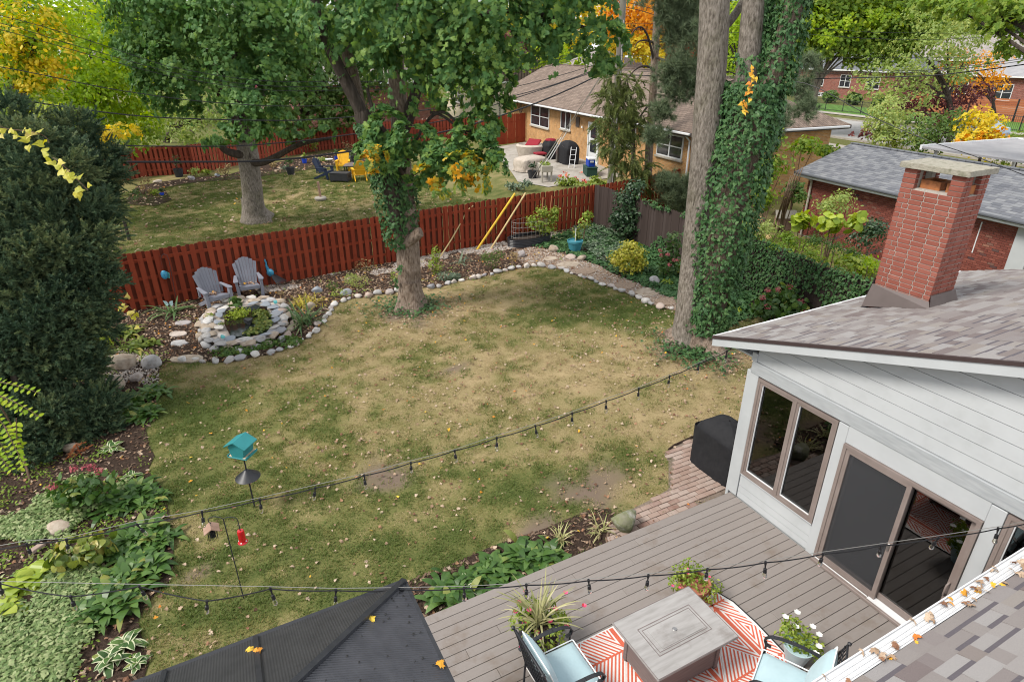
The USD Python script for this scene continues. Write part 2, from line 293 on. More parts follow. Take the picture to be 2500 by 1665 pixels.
# walls as solid pieces around the openings, outer face at s = S0
def wallbox(t0, t1, z0, z1, s0=S0, s1=S0 + .16): return MB().box(((s0 + s1) / 2, (t0 + t1) / 2, (z0 + z1) / 2), (s1 - s0, t1 - t0, z1 - z0))
mb = MB()
for t0, t1, z0, z1 in ((-3.0, 2.17, .0, .3), (2.17, 2.37, 0, 2.6), (2.37, 4.155, 0, .3), (4.155, 4.313, 0, 2.6), (4.313, 5.73, 0, .72), (5.73, 5.92, 0, 2.6), (2.37, 4.155, 2.315, 2.6)): mb.box((S0 + .10, (t0 + t1) / 2, (z0 + z1) / 2), (.16, t1 - t0, z1 - z0))
mb.box((10.7, 5.82, 1.35), (6.2, .18, 2.7))                       # end wall towards the yard
ho('wall', mb, 'white_siding')
mb = MB()                                                          # gable infill; its dark grey in the board gaps stands for lap shadows
mb.add([(S0 + .05, 5.92, 2.6), (S0 + .05, -3, 2.6), (S0 + .05, -3, rz(-3) - .12), (S0 + .05, 5.92, rz(5.92) - .12), (S0 + .14, 5.92, 2.6), (S0 + .14, -3, 2.6), (S0 + .14, -3, rz(-3) - .12), (S0 + .14, 5.92, rz(5.92) - .12)], BOXF)
ho('gable_wall', mb, 'wall_inside')
# siding boards over the beam, each tilted a little and cut by the rake
EXPO, z = .185, 2.80; k = 0
while z < rz(-3):
    z1 = z + EXPO
    tl0, tl1 = min(5.83, RT0 - (z + .10 - RZ0) / RS), min(5.83, RT0 - (z1 + .10 - RZ0) / RS)
    if tl0 > -2.8:
        cuts = [-3.0, tl0] if tl0 < 4.4 or rg.random() < .5 else [-3.0, rg.uniform(.5, 4), tl0]
        for a, b in zip(cuts[:-1], cuts[1:]):
            if b - a < .2: continue
            bt = tl1 if b == tl0 else b - .003
            bb = b if b == tl0 else b - .003
            q = z1 - .008; v = [(S0 - .016, bb, z), (S0 - .016, a, z), (S0 - .012, a, q), (S0 - .012, max(bt, a + .01), q), (S0 + .045, bb, z), (S0 + .045, a, z), (S0 + .045, a, q), (S0 + .045, max(bt, a + .01), q)]
            ho('siding_board', MB().add(v, BOXF), 'white_siding')
    z = z1
for z in (.235, .36, .485, .605):                                   # low siding under the window
    v = [(S0 - .016, 5.73, z), (S0 - .016, 4.313, z), (S0 - .012, 4.313, z + .117), (S0 - .012, 5.73, z + .117), (S0 + .018, 5.73, z), (S0 + .018, 4.313, z), (S0 + .018, 4.313, z + .117), (S0 + .018, 5.73, z + .117)]
    ho('siding_board', MB().add(v, BOXF), 'white_siding')
ho('beam', MB().cbox((S0 - .0, 1.45, 2.69), (.09, 8.9, .20), .006), 'grey_beam')
ho('corner_board', MB().cbox((S0 - .005, 5.835, 1.42), (.06, .19, 2.36), .006), 'white_trim')
ho('corner_board', MB().cbox((S0 + .07, 5.945, 1.36), (.20, .06, 2.5), .006), 'white_trim')
ho('corner_board', MB().cbox((S0 - .004, 5.88, 2.86), (.06, .10, .14), .004), 'white_trim')
ho('post_trim', MB().cbox((S0 - .006, 4.234, 1.395), (.06, .15, 2.35), .005), 'white_trim')
ho('post_trim', MB().cbox((S0 - .006, 2.285, 1.395), (.06, .165, 2.35), .005), 'white_trim')
ho('header_board', MB().cbox((S0 - .004, 3.264, 2.451), (.058, 1.79, .27), .004), 'white_trim')
ho('sill_board', MB().cbox((S0 - .012, 5.02, .728), (.07, 1.41, .02), .003), 'white_trim')
def window(t0, t1, z0, z1, mulls):
    """Bronze casement set: outer frame, one sash and pane for each light."""
    w = .045; f = MB()
    f.box((S0 + .01, t0 + w / 2, (z0 + z1) / 2), (.11, w, z1 - z0)).box((S0 + .01, t1 - w / 2, (z0 + z1) / 2), (.11, w, z1 - z0))
    f.box((S0 + .01, (t0 + t1) / 2, z0 + w / 2), (.112, t1 - t0 - 2 * w, w)).box((S0 + .01, (t0 + t1) / 2, z1 - w / 2), (.112, t1 - t0 - 2 * w, w))
    edges = [t0 + w] + sum(([m - .018, m + .018] for m in mulls), []) + [t1 - w]
    for m in mulls: f.box((S0 + .008, m, (z0 + z1) / 2), (.108, .036, z1 - z0 - 2 * w))
    fr = ho('window', f, 'bronze_frame')
    for a, b in zip(edges[::2], edges[1::2]):
        q = MB(); sw = .042; zz0, zz1 = z0 + w, z1 - w
        q.box((S0 - .0, a + sw / 2, (zz0 + zz1) / 2), (.07, sw, zz1 - zz0)).box((S0, b - sw / 2, (zz0 + zz1) / 2), (.07, sw, zz1 - zz0))
        q.box((S0, (a + b) / 2, zz0 + sw / 2), (.072, b - a - 2 * sw, sw)).box((S0, (a + b) / 2, zz1 - sw / 2), (.072, b - a - 2 * sw, sw))
        obj('sash', q, 'bronze_frame', fr, off=(S0, T0, 0))
        obj('pane', MB().box((S0 + .012, (a + b) / 2, (zz0 + zz1) / 2), (.006, b - a - 2 * sw + .006, zz1 - zz0 - 2 * sw + .006)), 'window_glass', fr, off=(S0, T0, 0))
        q = MB(); gg = .012
        q.box((S0 - .012, (a + b) / 2, zz0 + sw + gg / 2), (.02, b - a - 2 * sw - .002, gg)).box((S0 - .012, b - sw - gg / 2, (zz0 + zz1) / 2), (.02, gg, zz1 - zz0 - 2 * sw - 2 * gg))
        obj('glazing_bead', q, 'alum_white', fr, off=(S0, T0, 0))
window(4.315, 5.728, .74, 2.565, [5.01])
window(.2, 2.19, .74, 2.56, [1.2])
# sliding door
d0, d1, dz0, dz1 = 2.372, 4.153, .25, 2.31
f = MB(); w = .05
f.box((S0 + .0, d0 + w / 2, (dz0 + dz1) / 2), (.13, w, dz1 - dz0)).box((S0, d1 - w / 2, (dz0 + dz1) / 2), (.13, w, dz1 - dz0)).box((S0, (d0 + d1) / 2, dz1 - w / 2), (.132, d1 - d0 - 2 * w, w))
door = ho('sliding_door', f, 'bronze_frame')
obj('threshold', MB().cbox((S0 - .055, (d0 + d1) / 2, .25), (.16, d1 - d0 - .002, .05), .006), 'bronze_frame', door, off=(S0, T0, 0))
obj('track', MB().box((S0 - .045, 2.84, .281), (.11, .82, .012)), 'alum_white', door, off=(S0, T0, 0))
obj('track', MB().box((S0 - .075, 3.69, .279), (.012, .86, .012)), 'alum_white', door, off=(S0, T0, 0))
mid = 3.23
def leaf(a, b, sx, st, name, glass, bottom=.10):
    q = MB(); zz0, zz1 = dz0 + .035, dz1 - w
    q.box((sx, a + st / 2, (zz0 + zz1) / 2), (.04, st, zz1 - zz0)).box((sx, b - st / 2, (zz0 + zz1) / 2), (.04, st, zz1 - zz0))
    q.box((sx, (a + b) / 2, zz0 + bottom / 2), (.042, b - a - 2 * st, bottom)).box((sx, (a + b) / 2, zz1 - st / 2), (.042, b - a - 2 * st, st))
    obj(name, q, 'bronze_frame', door, off=(S0, T0, 0))
    obj(name.replace('frame', 'pane'), MB().box((sx, (a + b) / 2, (zz0 + bottom + zz1 - st) / 2), (.006, b - a - 2 * st + .004, zz1 - zz0 - bottom - st + .004)), glass, door, off=(S0, T0, 0))
leaf(d0 + w, mid + .03, S0 + .035, .07, 'glass_frame', 'window_glass')
leaf(mid - .03, d1 - w, S0 + .03, .07, 'glass_frame', 'window_glass')
leaf(mid - .05, d1 - w - .002, S0 - .035, .06, 'screen_frame', 'screen_mesh', .09)
h = MB().tube([(S0 - .0, 2.462, 1.06), (S0 - .055, 2.462, 1.08), (S0 - .06, 2.462, 1.16), (S0 - .055, 2.462, 1.24), (S0 + .0, 2.462, 1.26)], .014, 8)
obj('handle', h, 'bronze_frame', door, True, off=(S0, T0, 0))
obj('latch', MB().cbox((S0 - .062, 3.215, 1.22), (.014, .03, .12), .004), 'steel', door, off=(S0, T0, 0))
# the room behind
mb = MB().box((10.6, 1.6, .17), (6.2, 8.3, .06)); ho('room_floor', mb, 'floor_dark')
mb = MB().box((13.7, 1.6, 1.6), (.1, 8.2, 3)).box((10.6, -2.6, 1.6), (6.0, .1, 3)).box((10.7, 1.6, 2.78), (6.0, 8.2, .05)); ho('room_wall', mb, 'wall_inside')
mb = MB()
for k in range(7): mb.cbox((9.0 + .1 * k, 4.6 + .02 * k, 1.0 + .1 * (k % 2)), (.03, .03, 1.3), .01)
ho('curtain', mb, 'wall_inside')
# ---- roof of the sunroom
RL, RR, RTOP = 7.17, 14.12, -2.6
def roofslab(s0, s1, t0, t1, dz0, dz1):
    return MB().add([(s0, t1, rz(t1) + dz0), (s1, t1, rz(t1) + dz0), (s1, t0, rz(t0) + dz0), (s0, t0, rz(t0) + dz0), (s0, t1, rz(t1) + dz1), (s1, t1, rz(t1) + dz1), (s1, t0, rz(t0) + dz1), (s0, t0, rz(t0) + dz1)], BOXF[:, ::-1])
roof = ho('roof', roofslab(RL, RR, RTOP, RT0, -.10, -.012), 'shingle_shade')
def shingles(parent, off, s0, s1, t_eave, t_top, zf, nrm_slope, expo, keep, rg, hole=None, flip=1, tabs=(.16, .34)):
    """Courses of laminated shingles laid up from the eave; the first KEEP that lie nearest become parts, the rest one piece."""
    pieces = []; cosl = 1 / math.sqrt(1 + nrm_slope ** 2); dt = expo * cosl; t = t_eave; row = 0
    while (t - dt > t_top):
        s = s0 - rg.uniform(0, .3); 
        while s < s1:
            wd = rg.uniform(*tabs); a, b = max(s, s0), min(s + wd, s1)
            if b - a > .03 and not (hole and hole(a, b, t, t - dt)): pieces.append((a, b, t, t - dt * 1.12, row))
            s += wd
        t -= dt; row += 1
    return pieces
def lay(pieces, zf, keep, parent, off, rg, dist):
    order = sorted(range(len(pieces)), key=lambda i: dist(pieces[i])); rest = MB(); bands = MB(); nrest = 0
    for n, i in enumerate(order):
        a, b, t, t2, row = pieces[i]; tooth = rg.random() < .5; up = .013 if tooth else .004
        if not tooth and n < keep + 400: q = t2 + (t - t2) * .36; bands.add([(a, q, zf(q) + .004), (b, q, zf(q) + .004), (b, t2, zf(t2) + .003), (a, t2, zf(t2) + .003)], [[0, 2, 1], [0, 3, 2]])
        v = [(a, t, zf(t) - .004), (b, t, zf(t) - .004), (b, t2, zf(t2) - .006), (a, t2, zf(t2) - .006), (a, t, zf(t) + up), (b, t, zf(t) + up), (b, t2, zf(t2) - .001), (a, t2, zf(t2) - .001)]
        if n < keep: obj('shingle', MB().add(v, BOXF[:, ::-1]), 'shingle_main', parent, off=off)
        else: rest.add(v, BOXF[:, ::-1]); nrest += 1
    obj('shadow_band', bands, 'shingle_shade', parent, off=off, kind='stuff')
    if nrest: obj('shingle_field', rest, 'shingle_main', parent, off=off, kind='stuff')
CH = dict(s0=10.0, s1=10.62, t0=4.95, t1=5.86)
hole = lambda a, b, t, t2: b > CH['s0'] and a < CH['s1'] and t > CH['t0'] and t2 < CH['t1']
pc = shingles(house, None, RL, RR, RT0, RTOP, rz, RS, .145, 0, rg, hole)
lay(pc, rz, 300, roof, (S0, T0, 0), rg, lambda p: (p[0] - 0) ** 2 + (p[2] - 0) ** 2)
ho('drip_edge', MB().cbox((( RL + RR) / 2, RT0 + .03, rz(RT0) - .03), (RR - RL, .05, .06), .008), 'alum_white')
mb = MB().add([(RL - .02, RT0 + .02, rz(RT0) - .17), (RL + .02, RT0 + .02, rz(RT0) - .17), (RL + .02, RTOP, rz(RTOP) - .17), (RL - .02, RTOP, rz(RTOP) - .17), (RL - .02, RT0 + .02, rz(RT0) - .045), (RL + .02, RT0 + .02, rz(RT0) - .045), (RL + .02, RTOP, rz(RTOP) - .045), (RL - .02, RTOP, rz(RTOP) - .045)], BOXF[:, ::-1])
ho('rake_fascia', mb, 'white_trim')
mb = MB().add([(RL - .035, RT0 + .03, rz(RT0) - .044), (RL + .02, RT0 + .03, rz(RT0) - .044), (RL + .02, RTOP, rz(RTOP) - .044), (RL - .035, RTOP, rz(RTOP) - .044), (RL - .035, RT0 + .03, rz(RT0) + .004), (RL + .01, RT0 + .03, rz(RT0) + .004), (RL + .01, RTOP, rz(RTOP) + .004), (RL - .035, RTOP, rz(RTOP) + .004)], BOXF[:, ::-1])
ho('rake_edge', mb, 'brown_drip')
mb = MB().add([(RL + .02, RT0 - .02, rz(RT0) - .17), (S0 + .1, RT0 - .02, rz(RT0) - .17), (S0 + .1, RTOP, rz(RTOP) - .17), (RL + .02, RTOP, rz(RTOP) - .17), (RL + .02, RT0 - .02, rz(RT0) - .14), (S0 + .1, RT0 - .02, rz(RT0) - .14), (S0 + .1, RTOP, rz(RTOP) - .14), (RL + .02, RTOP, rz(RTOP) - .14)], BOXF[:, ::-1])
ho('rake_soffit', mb, 'white_trim')
mb = MB().box((10.7, 6.22, rz(RT0) - .15), (6.6, .62, .03)).box((10.7, 6.53, rz(RT0) - .10), (6.9, .03, .12)); ho('eave_soffit', mb, 'white_trim')
# ---- chimney, brick by brick
c = CH; zt = 5.56; zb = 2.9
core = MB().box(((c['s0'] + c['s1']) / 2, (c['t0'] + c['t1']) / 2, (zb + zt - .30) / 2), (c['s1'] - c['s0'] - .02, c['t1'] - c['t0'] - .02, zt - .30 - zb))
pier = .20
for a in (c['s0'] + pier / 2, c['s1'] - pier / 2):
    for b in (c['t0'] + pier / 2, c['t1'] - pier / 2): core.box((a, b, zt - .16), (pier - .024, pier - .024, .30))
chim = ho('chimney', core, 'mortar')
BH, BL, BD, J = .065, .195, .09, .0115
rows = int((zt - zb) / (BH + J)); shown, hidden = [], MB()
def brick(cx, cy, cz, sx, sy, vis, d):
    m = MB().cbox((cx, cy, cz), (sx + rg.uniform(-.003, .003), sy + rg.uniform(-.003, .003), BH), .004) if vis else MB().box((cx, cy, cz), (sx, sy, BH))
    (shown.append((d, m)) if vis else hidden.mesh(m.out))
for r in range(rows):
    z = zt - (r + .5) * (BH + J); top4 = r < 4; half = (r % 2) * .5
    for face in range(4):
        along_t = face in (0, 2)
        lo, hi = (c['t0'], c['t1']) if along_t else (c['s0'], c['s1'])
        edge = {0: c['s0'], 2: c['s1'], 1: c['t0'], 3: c['t1']}[face]; inw = 1 if face in (0, 1) else -1
        if top4:
            spans = [(lo, lo + pier), (hi - pier, hi)]
        else:
            spans = []; p = lo + (0 if (r % 2 == 0) == along_t else BD + J)
            e = hi - (0 if (r % 2 == 0) == along_t else BD + J)
            first = BL if r % 2 else BL * .55
            while p < e - .02:
                q = min(p + first, e)
                if e - q < .05: q = e
                spans.append((p, q)); p = q + J; first = BL
        for a, b in spans:
            if top4 and not along_t: a, b = (a + BD + J, b) if a == lo else (a, b - BD - J)
            if z < rz((a + b) / 2 if along_t else edge) - .05: continue
            cy = edge + inw * BD / 2
            pos = (cy, (a + b) / 2) if along_t else ((a + b) / 2, cy); sz = (BD, b - a) if along_t else (b - a, BD)
            brick(pos[0], pos[1], z, sz[0], sz[1], face in (0, 1), z)
shown.sort(key=lambda q: -q[0])
for d, m in shown[:300]: obj('brick', m, 'brick_red', chim, off=(S0, T0, 0))
for d, m in shown[300:]: hidden.mesh(m.out)
obj('brickwork', hidden, 'brick_red', chim, off=(S0, T0, 0), kind='stuff')
mb = MB().box(((c['s0'] + c['s1']) / 2, (c['t0'] + c['t1']) / 2, zt - .305), (c['s1'] - c['s0'] - .1, c['t1'] - c['t0'] - .1, .03)); obj('mortar_crown', mb, 'mortar', chim, off=(S0, T0, 0))
for t, w in ((5.13, .26), (5.5, .30)):
    mb = MB()
    for k in (-1, 1):
        mb.box(((c['s0'] + c['s1']) / 2 + k * .15, t, zt - .23), (.025, w, .14)).box(((c['s0'] + c['s1']) / 2, t + k * (w / 2 - .0125), zt - .23), (.275, .025, .14))
    obj('flue', mb, 'flue_clay', chim, off=(S0, T0, 0))
m = trimesh.creation.box((c['s1'] - c['s0'] + .12, c['t1'] - c['t0'] + .12, .085)); m = m.subdivide().subdivide().subdivide().subdivide(); v = np.array(m.vertices)
v += (meshkit.fbm(v * 14, 3, 2)[:, None] - .5) * np.array([.02, .02, .018]); m = trimesh.Trimesh(v + [(c['s0'] + c['s1']) / 2, (c['t0'] + c['t1']) / 2, zt + .045], m.faces, process=False)
obj('cap_slab', m, 'concrete_cap', chim, True, off=(S0, T0, 0))
mb = MB(); F = .02
for s, sgn in ((c['s0'] - F, 1), (c['s1'] + F, -1)):
    a, b = c['t0'] - F, c['t1'] + F
    mb.add([(s - sgn * .05, a - .06, rz(a)), (s - sgn * .05, b + .06, rz(b)), (s, b, rz(a) + .10), (s, a, rz(a) + .10)], [[0, 1, 2], [0, 2, 3]])
for t, sgn in ((c['t0'] - F, -1), (c['t1'] + F, 1)):
    a, b = c['s0'] - F, c['s1'] + F
    mb.add([(a - .05, t + sgn * .06, rz(t + sgn * .06)), (b + .05, t + sgn * .06, rz(t + sgn * .06)), (b, t, rz(c['t0']) + .20), (a, t, rz(c['t0']) + .20)], [[0, 1, 2], [0, 2, 3]])
obj('base_flashing', mb, 'flashing', chim, off=(S0, T0, 0))
# ---- lower right: main roof eave with guarded gutter
MT, MZ, MS = 1.60, 2.80, .42
def mz(t): return MZ + MS * (MT - t)
mb = MB().add([(2.2, MT, mz(MT) - .10), (7.5, MT, mz(MT) - .10), (7.5, -2.2, mz(-2.2) - .10), (2.2, -2.2, mz(-2.2) - .10), (2.2, MT, mz(MT) - .01), (7.5, MT, mz(MT) - .01), (7.5, -2.2, mz(-2.2) - .01), (2.2, -2.2, mz(-2.2) - .01)], BOXF[:, ::-1])
roof2 = ho('roof', mb, 'shingle_shade', label='nearer shingle roof slope behind the leaf strewn gutter')
pc = shingles(house, None, 2.3, 7.4, MT, -2.0, mz, MS, .145, 0, rg, tabs=(.14, .36))
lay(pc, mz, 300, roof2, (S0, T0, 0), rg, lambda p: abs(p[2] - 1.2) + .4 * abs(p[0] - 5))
gut = ho('gutter', MB().box((4.9, MT + .075, MZ - .06), (5.2, .13, .11)), 'alum_white')
mb = MB().box((4.9, MT + .140, MZ + .006), (5.2, .012, .02)); obj('gutter_lip', mb, 'alum_white', gut, off=(S0, T0, 0))
mb = MB()
for k in range(260):
    for j in range(3): mb.box((2.35 + k * .02, MT + .035 + j * .034, MZ + .004), (.011, .024, .005))
obj('gutter_guard', mb, 'alum_white', gut, off=(S0, T0, 0), kind='stuff')
mb = MB().box((4.9, MT - .25, 1.35), (5.0, .14, 2.7)); ho('wall', mb, 'white_siding')
# ---------------------------------------------------------------- deck
deck = thing('deck', 'grey brown timber deck of long boards outside the sliding door', 'deck', hw(3, 5.88, 0), TH)
BW, t, r = .1405, 5.88, 0
while t > .4:
    w = .142 if r else .15
    cuts = [-1.6] + sorted(rg.uniform(0.2, 6.6, 1 if r % 3 else 2)) + [7.405]
    if r in (0,): cuts = [-1.6, 3.75, 7.405]
    cuts = [c for i, c in enumerate(cuts) if i in (0, len(cuts) - 1) or (c - cuts[i - 1] > .5 and cuts[-1] - c > .5)]
    for a, b in zip(cuts[:-1], cuts[1:]):
        obj('board', MB().cbox(((a + b) / 2, t - w / 2, DZ - .014), (b - a - .004, w - .007, .028), .003), 'deck_board', deck, off=(3, 5.88, 0))
    t -= w; r += 1
obj('substructure', MB().box((2.9, 3.1, DZ - .045), (8.9, 5.5, .03)), 'deck_gap', deck, off=(3, 5.88, 0))
obj('fascia', MB().box((2.9, 5.868, DZ - .13), (8.98, .022, .20)), 'deck_board', deck, off=(3, 5.88, 0))
# ---------------------------------------------------------------- ground, lawn, beds
rg = np.random.default_rng(20)
def pxpoly(pts): return Polygon([gp(*p)[:2] for p in pts]).buffer(0)
_dry = [(420,1000,.1),(450,1200,.12),(560,950,.3),(700,900,.75),(900,850,.75),(860,960,.5),(700,1080,.4),(760,1250,.45),(600,1350,.3),(500,1500,.35),(400,1420,.4),(1000,950,.72),(1150,1000,.65),(1300,900,.88),(1200,800,.72),(1280,700,.75),(1100,740,.95),(1400,760,.3),(1510,765,.2),(1340,700,.6),(1560,880,.9),(1700,930,.95),(1500,960,.85),(1650,1000,.95),(1400,1050,.75),(1550,1140,.6),(1300,1230,.3),(1200,1300,.4),(1000,1250,.5),(900,1350,.4),(1050,1400,.2),(560,1180,.25),(640,860,.85),(980,790,.95),(440,900,.35),(400,560,.45),(700,480,.6),(850,480,.5),(1300,450,.25),(1180,440,.35),(500,500,.5),(450,470,.55)]
_dp = np.array([[*gp(u, v)[:2], d] for u, v, d in _dry])
def dryness(x, y):
    x, y = np.asarray(x, float), np.asarray(y, float); d2 = (x[..., None] - _dp[:, 0]) ** 2 + (y[..., None] - _dp[:, 1]) ** 2 + .15
    w = d2 ** -1.6; d = (w * _dp[:, 2]).sum(-1) / w.sum(-1)
    p = np.stack([x, y, 0 * x], -1); d = .43 + (d - .47) * .8 + .55 * (meshkit.fbm(p * .9, 3, 5) - .5) + .6 * (meshkit.noise(p * 3.6, 9) - .5)
    far = ss(44, 52, np.hypot(x, y)); return np.clip(d * (1 - far) + .25 * far, 0, 1)
_bare = [(*gp(930, 1165)[:2], .42), (*gp(1480, 1225)[:2], .75), (*gp(1400, 1205)[:2], .45), (*gp(1720, 850)[:2], 1.3), (*gp(1010, 770)[:2], .8), (*gp(1110, 905)[:2], .3), (*gp(480, 1400)[:2], .18), (*gp(1330, 1320)[:2], .5)]
def bare(x, y):
    x, y = np.asarray(x, float), np.asarray(y, float); p = np.stack([x, y, 0 * x], -1); k = 2.6 * (meshkit.fbm(p * 2.6, 4, 8) - .5)
    return np.max([np.clip(1.3 - np.hypot(x - a, y - b) / r + k, 0, 1) for a, b, r in _bare], axis=0)
gx = np.concatenate([np.linspace(-240, -32, 18), np.arange(-30, 30, .3), np.linspace(32, 240, 18)]); gy = np.concatenate([np.linspace(-30, 3, 8), np.arange(4, 46, .3), np.linspace(48, 420, 40)])
X, Y = np.meshgrid(gx, gy); nx, ny = len(gx), len(gy); i, j = np.meshgrid(np.arange(ny - 1), np.arange(nx - 1), indexing='ij'); q = (i * nx + j).ravel()
V = np.stack([X.ravel(), Y.ravel(), gh(X, Y).ravel() + .025 * (meshkit.fbm(np.stack([X, Y, 0 * X], -1).reshape(-1, 3) * .5, 2, 3) - .5)], 1)
gm = trimesh.Trimesh(V, np.vstack([np.stack([q, q + 1, q + nx + 1], 1), np.stack([q, q + nx + 1, q + nx], 1)]), process=False)
V[:, 2] -= .012 * 0
N = {'g': ('geometry', {}), 'a': ('attribute', {'attribute': 'dry'}), 'b': ('attribute', {'attribute': 'bare'}), 'n': ('noise_texture', {'scale': 26.0, 'detail': 6.0, 'roughness': .7}), 'mf': ('math', {'math_type': 'multiply_add', 'value2': 1.0, 'value3': -.5}), 'ad': ('math', {'math_type': 'add', 'use_clamp': True}),
     'r': ('rgb_ramp', {'ramp': [(0, (.06, .08, .022)), (.35, (.13, .13, .045)), (.65, (.22, .18, .085)), (1, (.32, .245, .135))]}), 'm': ('mix_color', {'b': (.15, .112, .085)}), 'bp': ('bump', {'strength': .7, 'distance': .02}), 'n2': ('noise_texture', {'scale': 60.0, 'detail': 4.0}), 'p': ('principled_bsdf', {'roughness': .95, 'specular_ior_level': .1})}
M['ground_look'] = usdkit.material(stage, '/World/Looks/ground_look', N, [('g.position', 'n.vector'), ('g.position', 'n2.vector'), ('n.fac', 'mf.value1'), ('mf.value', 'ad.value1'), ('a.fac', 'ad.value2'), ('ad.value', 'r.fac'), ('r.color', 'm.a'), ('b.fac', 'm.fac'), ('m.result', 'p.base_color'), ('n2.fac', 'bp.height'), ('bp.normal', 'p.normal')], surface='p.BSDF')
obj('ground', gm, 'ground_look', smooth=True, kind='structure', label='autumn lawn ground of the yards', attr={'dry': dryness(V[:, 0], V[:, 1]), 'bare': bare(V[:, 0], V[:, 1])})
# border line of stones, and the beds it bounds
BORDER1 = [(435,882),(478,880),(512,885),(541,886),(568,884),(600,878),(625,870),(650,868),(683,857),(704,850),(723,843),(738,834),(758,820),(775,807),(790,786),(800,770),(808,758),(820,745),(836,736),(858,731),(882,727),(901,725),(920,720),(940,719),(955,717),(975,713)]
BORDER2 = [(1037,703),(1073,702),(1092,697),(1117,688),(1135,685),(1153,683),(1177,678),(1193,672),(1210,668),(1236,663),(1264,657),(1288,654),(1305,650),(1320,652),(1336,655),(1357,656),(1375,660),(1390,667),(1405,673),(1432,680),(1446,687),(1457,691),(1468,696),(1479,698),(1491,703),(1504,708),(1514,711),(1527,716),(1539,721),(1564,736),(1579,740),(1589,745),(1604,749),(1618,754),(1632,755),(1646,759)]
LEFTEDGE = [(410,884),(390,894),(385,953),(377,1024),(357,1052),(365,1090),(378,1115),(360,1151),(398,1194),(410,1240),(418,1305),(425,1376),(415,1419),(362,1469),(338,1515),(345,1551),(368,1605),(350,1664),(330,1750)]
F0, F1 = np.array([-14.8, 15.14]), np.array([3.6, 27.5])           # red fence line
fdir = (F1 - F0) / np.linalg.norm(F1 - F0); fn_ = np.array([-fdir[1], fdir[0]])
gxy = lambda pts: [gp(*p)[:2] for p in pts]
back_bed = Polygon(gxy(BORDER1) + gxy(BORDER2[:16]) + [F1 - .3 * fdir - fn_ * .02, F0 + 3 * fdir - fn_ * .02, gp(330, 830)[:2], gp(330, 885)[:2]]).buffer(0)
left_bed = Polygon(gxy([(435, 882)] + LEFTEDGE) + [np.array([-9.2, 5.2]), np.array([-15, 5.5]), np.array([-16, 13]), F0 + 2 * fdir - fn_ * .1, gp(330, 830)[:2], gp(330, 880)[:2]]).buffer(0)
right_bed = Polygon(gxy([(1390,667),(1405,673),(1446,687),(1491,703),(1539,721),(1589,745),(1646,759)]) + [gp(1770, 800)[:2], gp(1840, 770)[:2], np.array([9.9, 13.7]), np.array([8.0, 18.2]), np.array([5.4, 23.9]), np.array([4.0, 26.9]), F1 + [.05, -.05], F1 - fdir * .3 - fn_ * .02, gp(1290, 610)[:2]]).buffer(0)
path_poly = pxpoly([(1285,650),(1320,652),(1375,660),(1432,680),(1491,703),(1539,721),(1604,749),(1655,762),(1690,770),(1650,735),(1560,695),(1500,672),(1462,650),(1420,635),(1395,628),(1340,612),(1295,605),(1255,618),(1268,640)])
deck_bed = Polygon([gp(*p)[:2] for p in [(940,1450),(1010,1415),(1110,1375),(1190,1340),(1250,1318),(1330,1292),(1400,1262),(1450,1242),(1490,1245)]] + [hw(5.2, 5.92, 0)[:2], hw(1.2, 5.92, 0)[:2]]).buffer(0)
mat('mulch', [(.3, (.032, .021, .016)), (.55, (.06, .041, .031)), (.75, (.095, .066, .05))], scale=24, detail=7, rough=.95, spec=.1, bump=(45, 1.0, .05), dirt=(1.3, (1.0, .96, .92), .5, .7))
mat('path_dirt', [(.3, (.20, .145, .105)), (.55, (.30, .225, .17)), (.75, (.36, .29, .235))], scale=18, detail=7, rough=.95, spec=.1, bump=(45, .9, .03))
obj('flower_bed', sheet(back_bed, .018, .4), 'mulch', kind='structure', label='mulched flower bed along the red fence')
obj('flower_bed', sheet(left_bed.difference(back_bed.buffer(.01)), .018, .4), 'mulch', kind='structure', label='shady mulched bed along the left edge of the lawn')
obj('flower_bed', sheet(right_bed, .016, .4), 'mulch', kind='structure', label='ivy covered bed before the dark brown fence')
obj('flower_bed', sheet(deck_bed, .02, .3), 'mulch', kind='structure', label='narrow planting bed along the deck edge')
obj('path', sheet(path_poly, .026, .3), 'path_dirt', kind='structure', label='gravel path with flat stepping stones beside the border')
# brick paving beside the deck
patio = pxpoly([(1490,1330),(1480,1290),(1540,1245),(1600,1215),(1632,1195),(1632,1130),(1622,1110),(1645,1090),(1700,1065),(1760,1050),(1860,1010),(1830,1220),(1783,1200)]).intersection(Polygon([hw(s, t, 0)[:2] for s, t in ((2, 5.89), (8.2, 5.89), (8.2, 9.5), (2, 9.5))]))
mat('paver', [(0, (.24, .155, .125)), (.35, (.29, .215, .18)), (.6, (.32, .255, .22)), (.8, (.21, .13, .105)), (1, (.27, .18, .15))], fac='both', scale=5, rough=.9, spec=.15, bump=(70, .5, .004), dirt=(2.0, (.80, .76, .72), .5, .7))
mat('sand_joint', [(.3, (.12, .09, .07)), (.7, (.2, .16, .13))], scale=30, rough=.95)
pat = obj('brick_patio', sheet(patio, .012, .4), 'sand_joint', kind='structure', label='worn brick paving between lawn and deck')
n = 0
for r in range(40):
    t = 5.95 + r * .108 + .02
    for k in range(32):
        s = 2.4 + k * .212 + (r % 2) * .106; w = hw(s, t, 0)
        if patio.contains(Point(w[0], w[1]).buffer(.04)):
            obj('brick', MB().cbox(w + [0, 0, .022 + rg.uniform(-.004, .004)], (.2, .098, .03), .006, Rz(TH + rg.normal(0, .015)) @ Rx(rg.normal(0, .02))), 'paver', pat); n += 1
obj('edging', MB().tube([gp(*p) + [0, 0, .03] for p in ((1632,1100),(1645,1090),(1700,1065),(1740,1054))], .022, 6), 'mulch', pat)
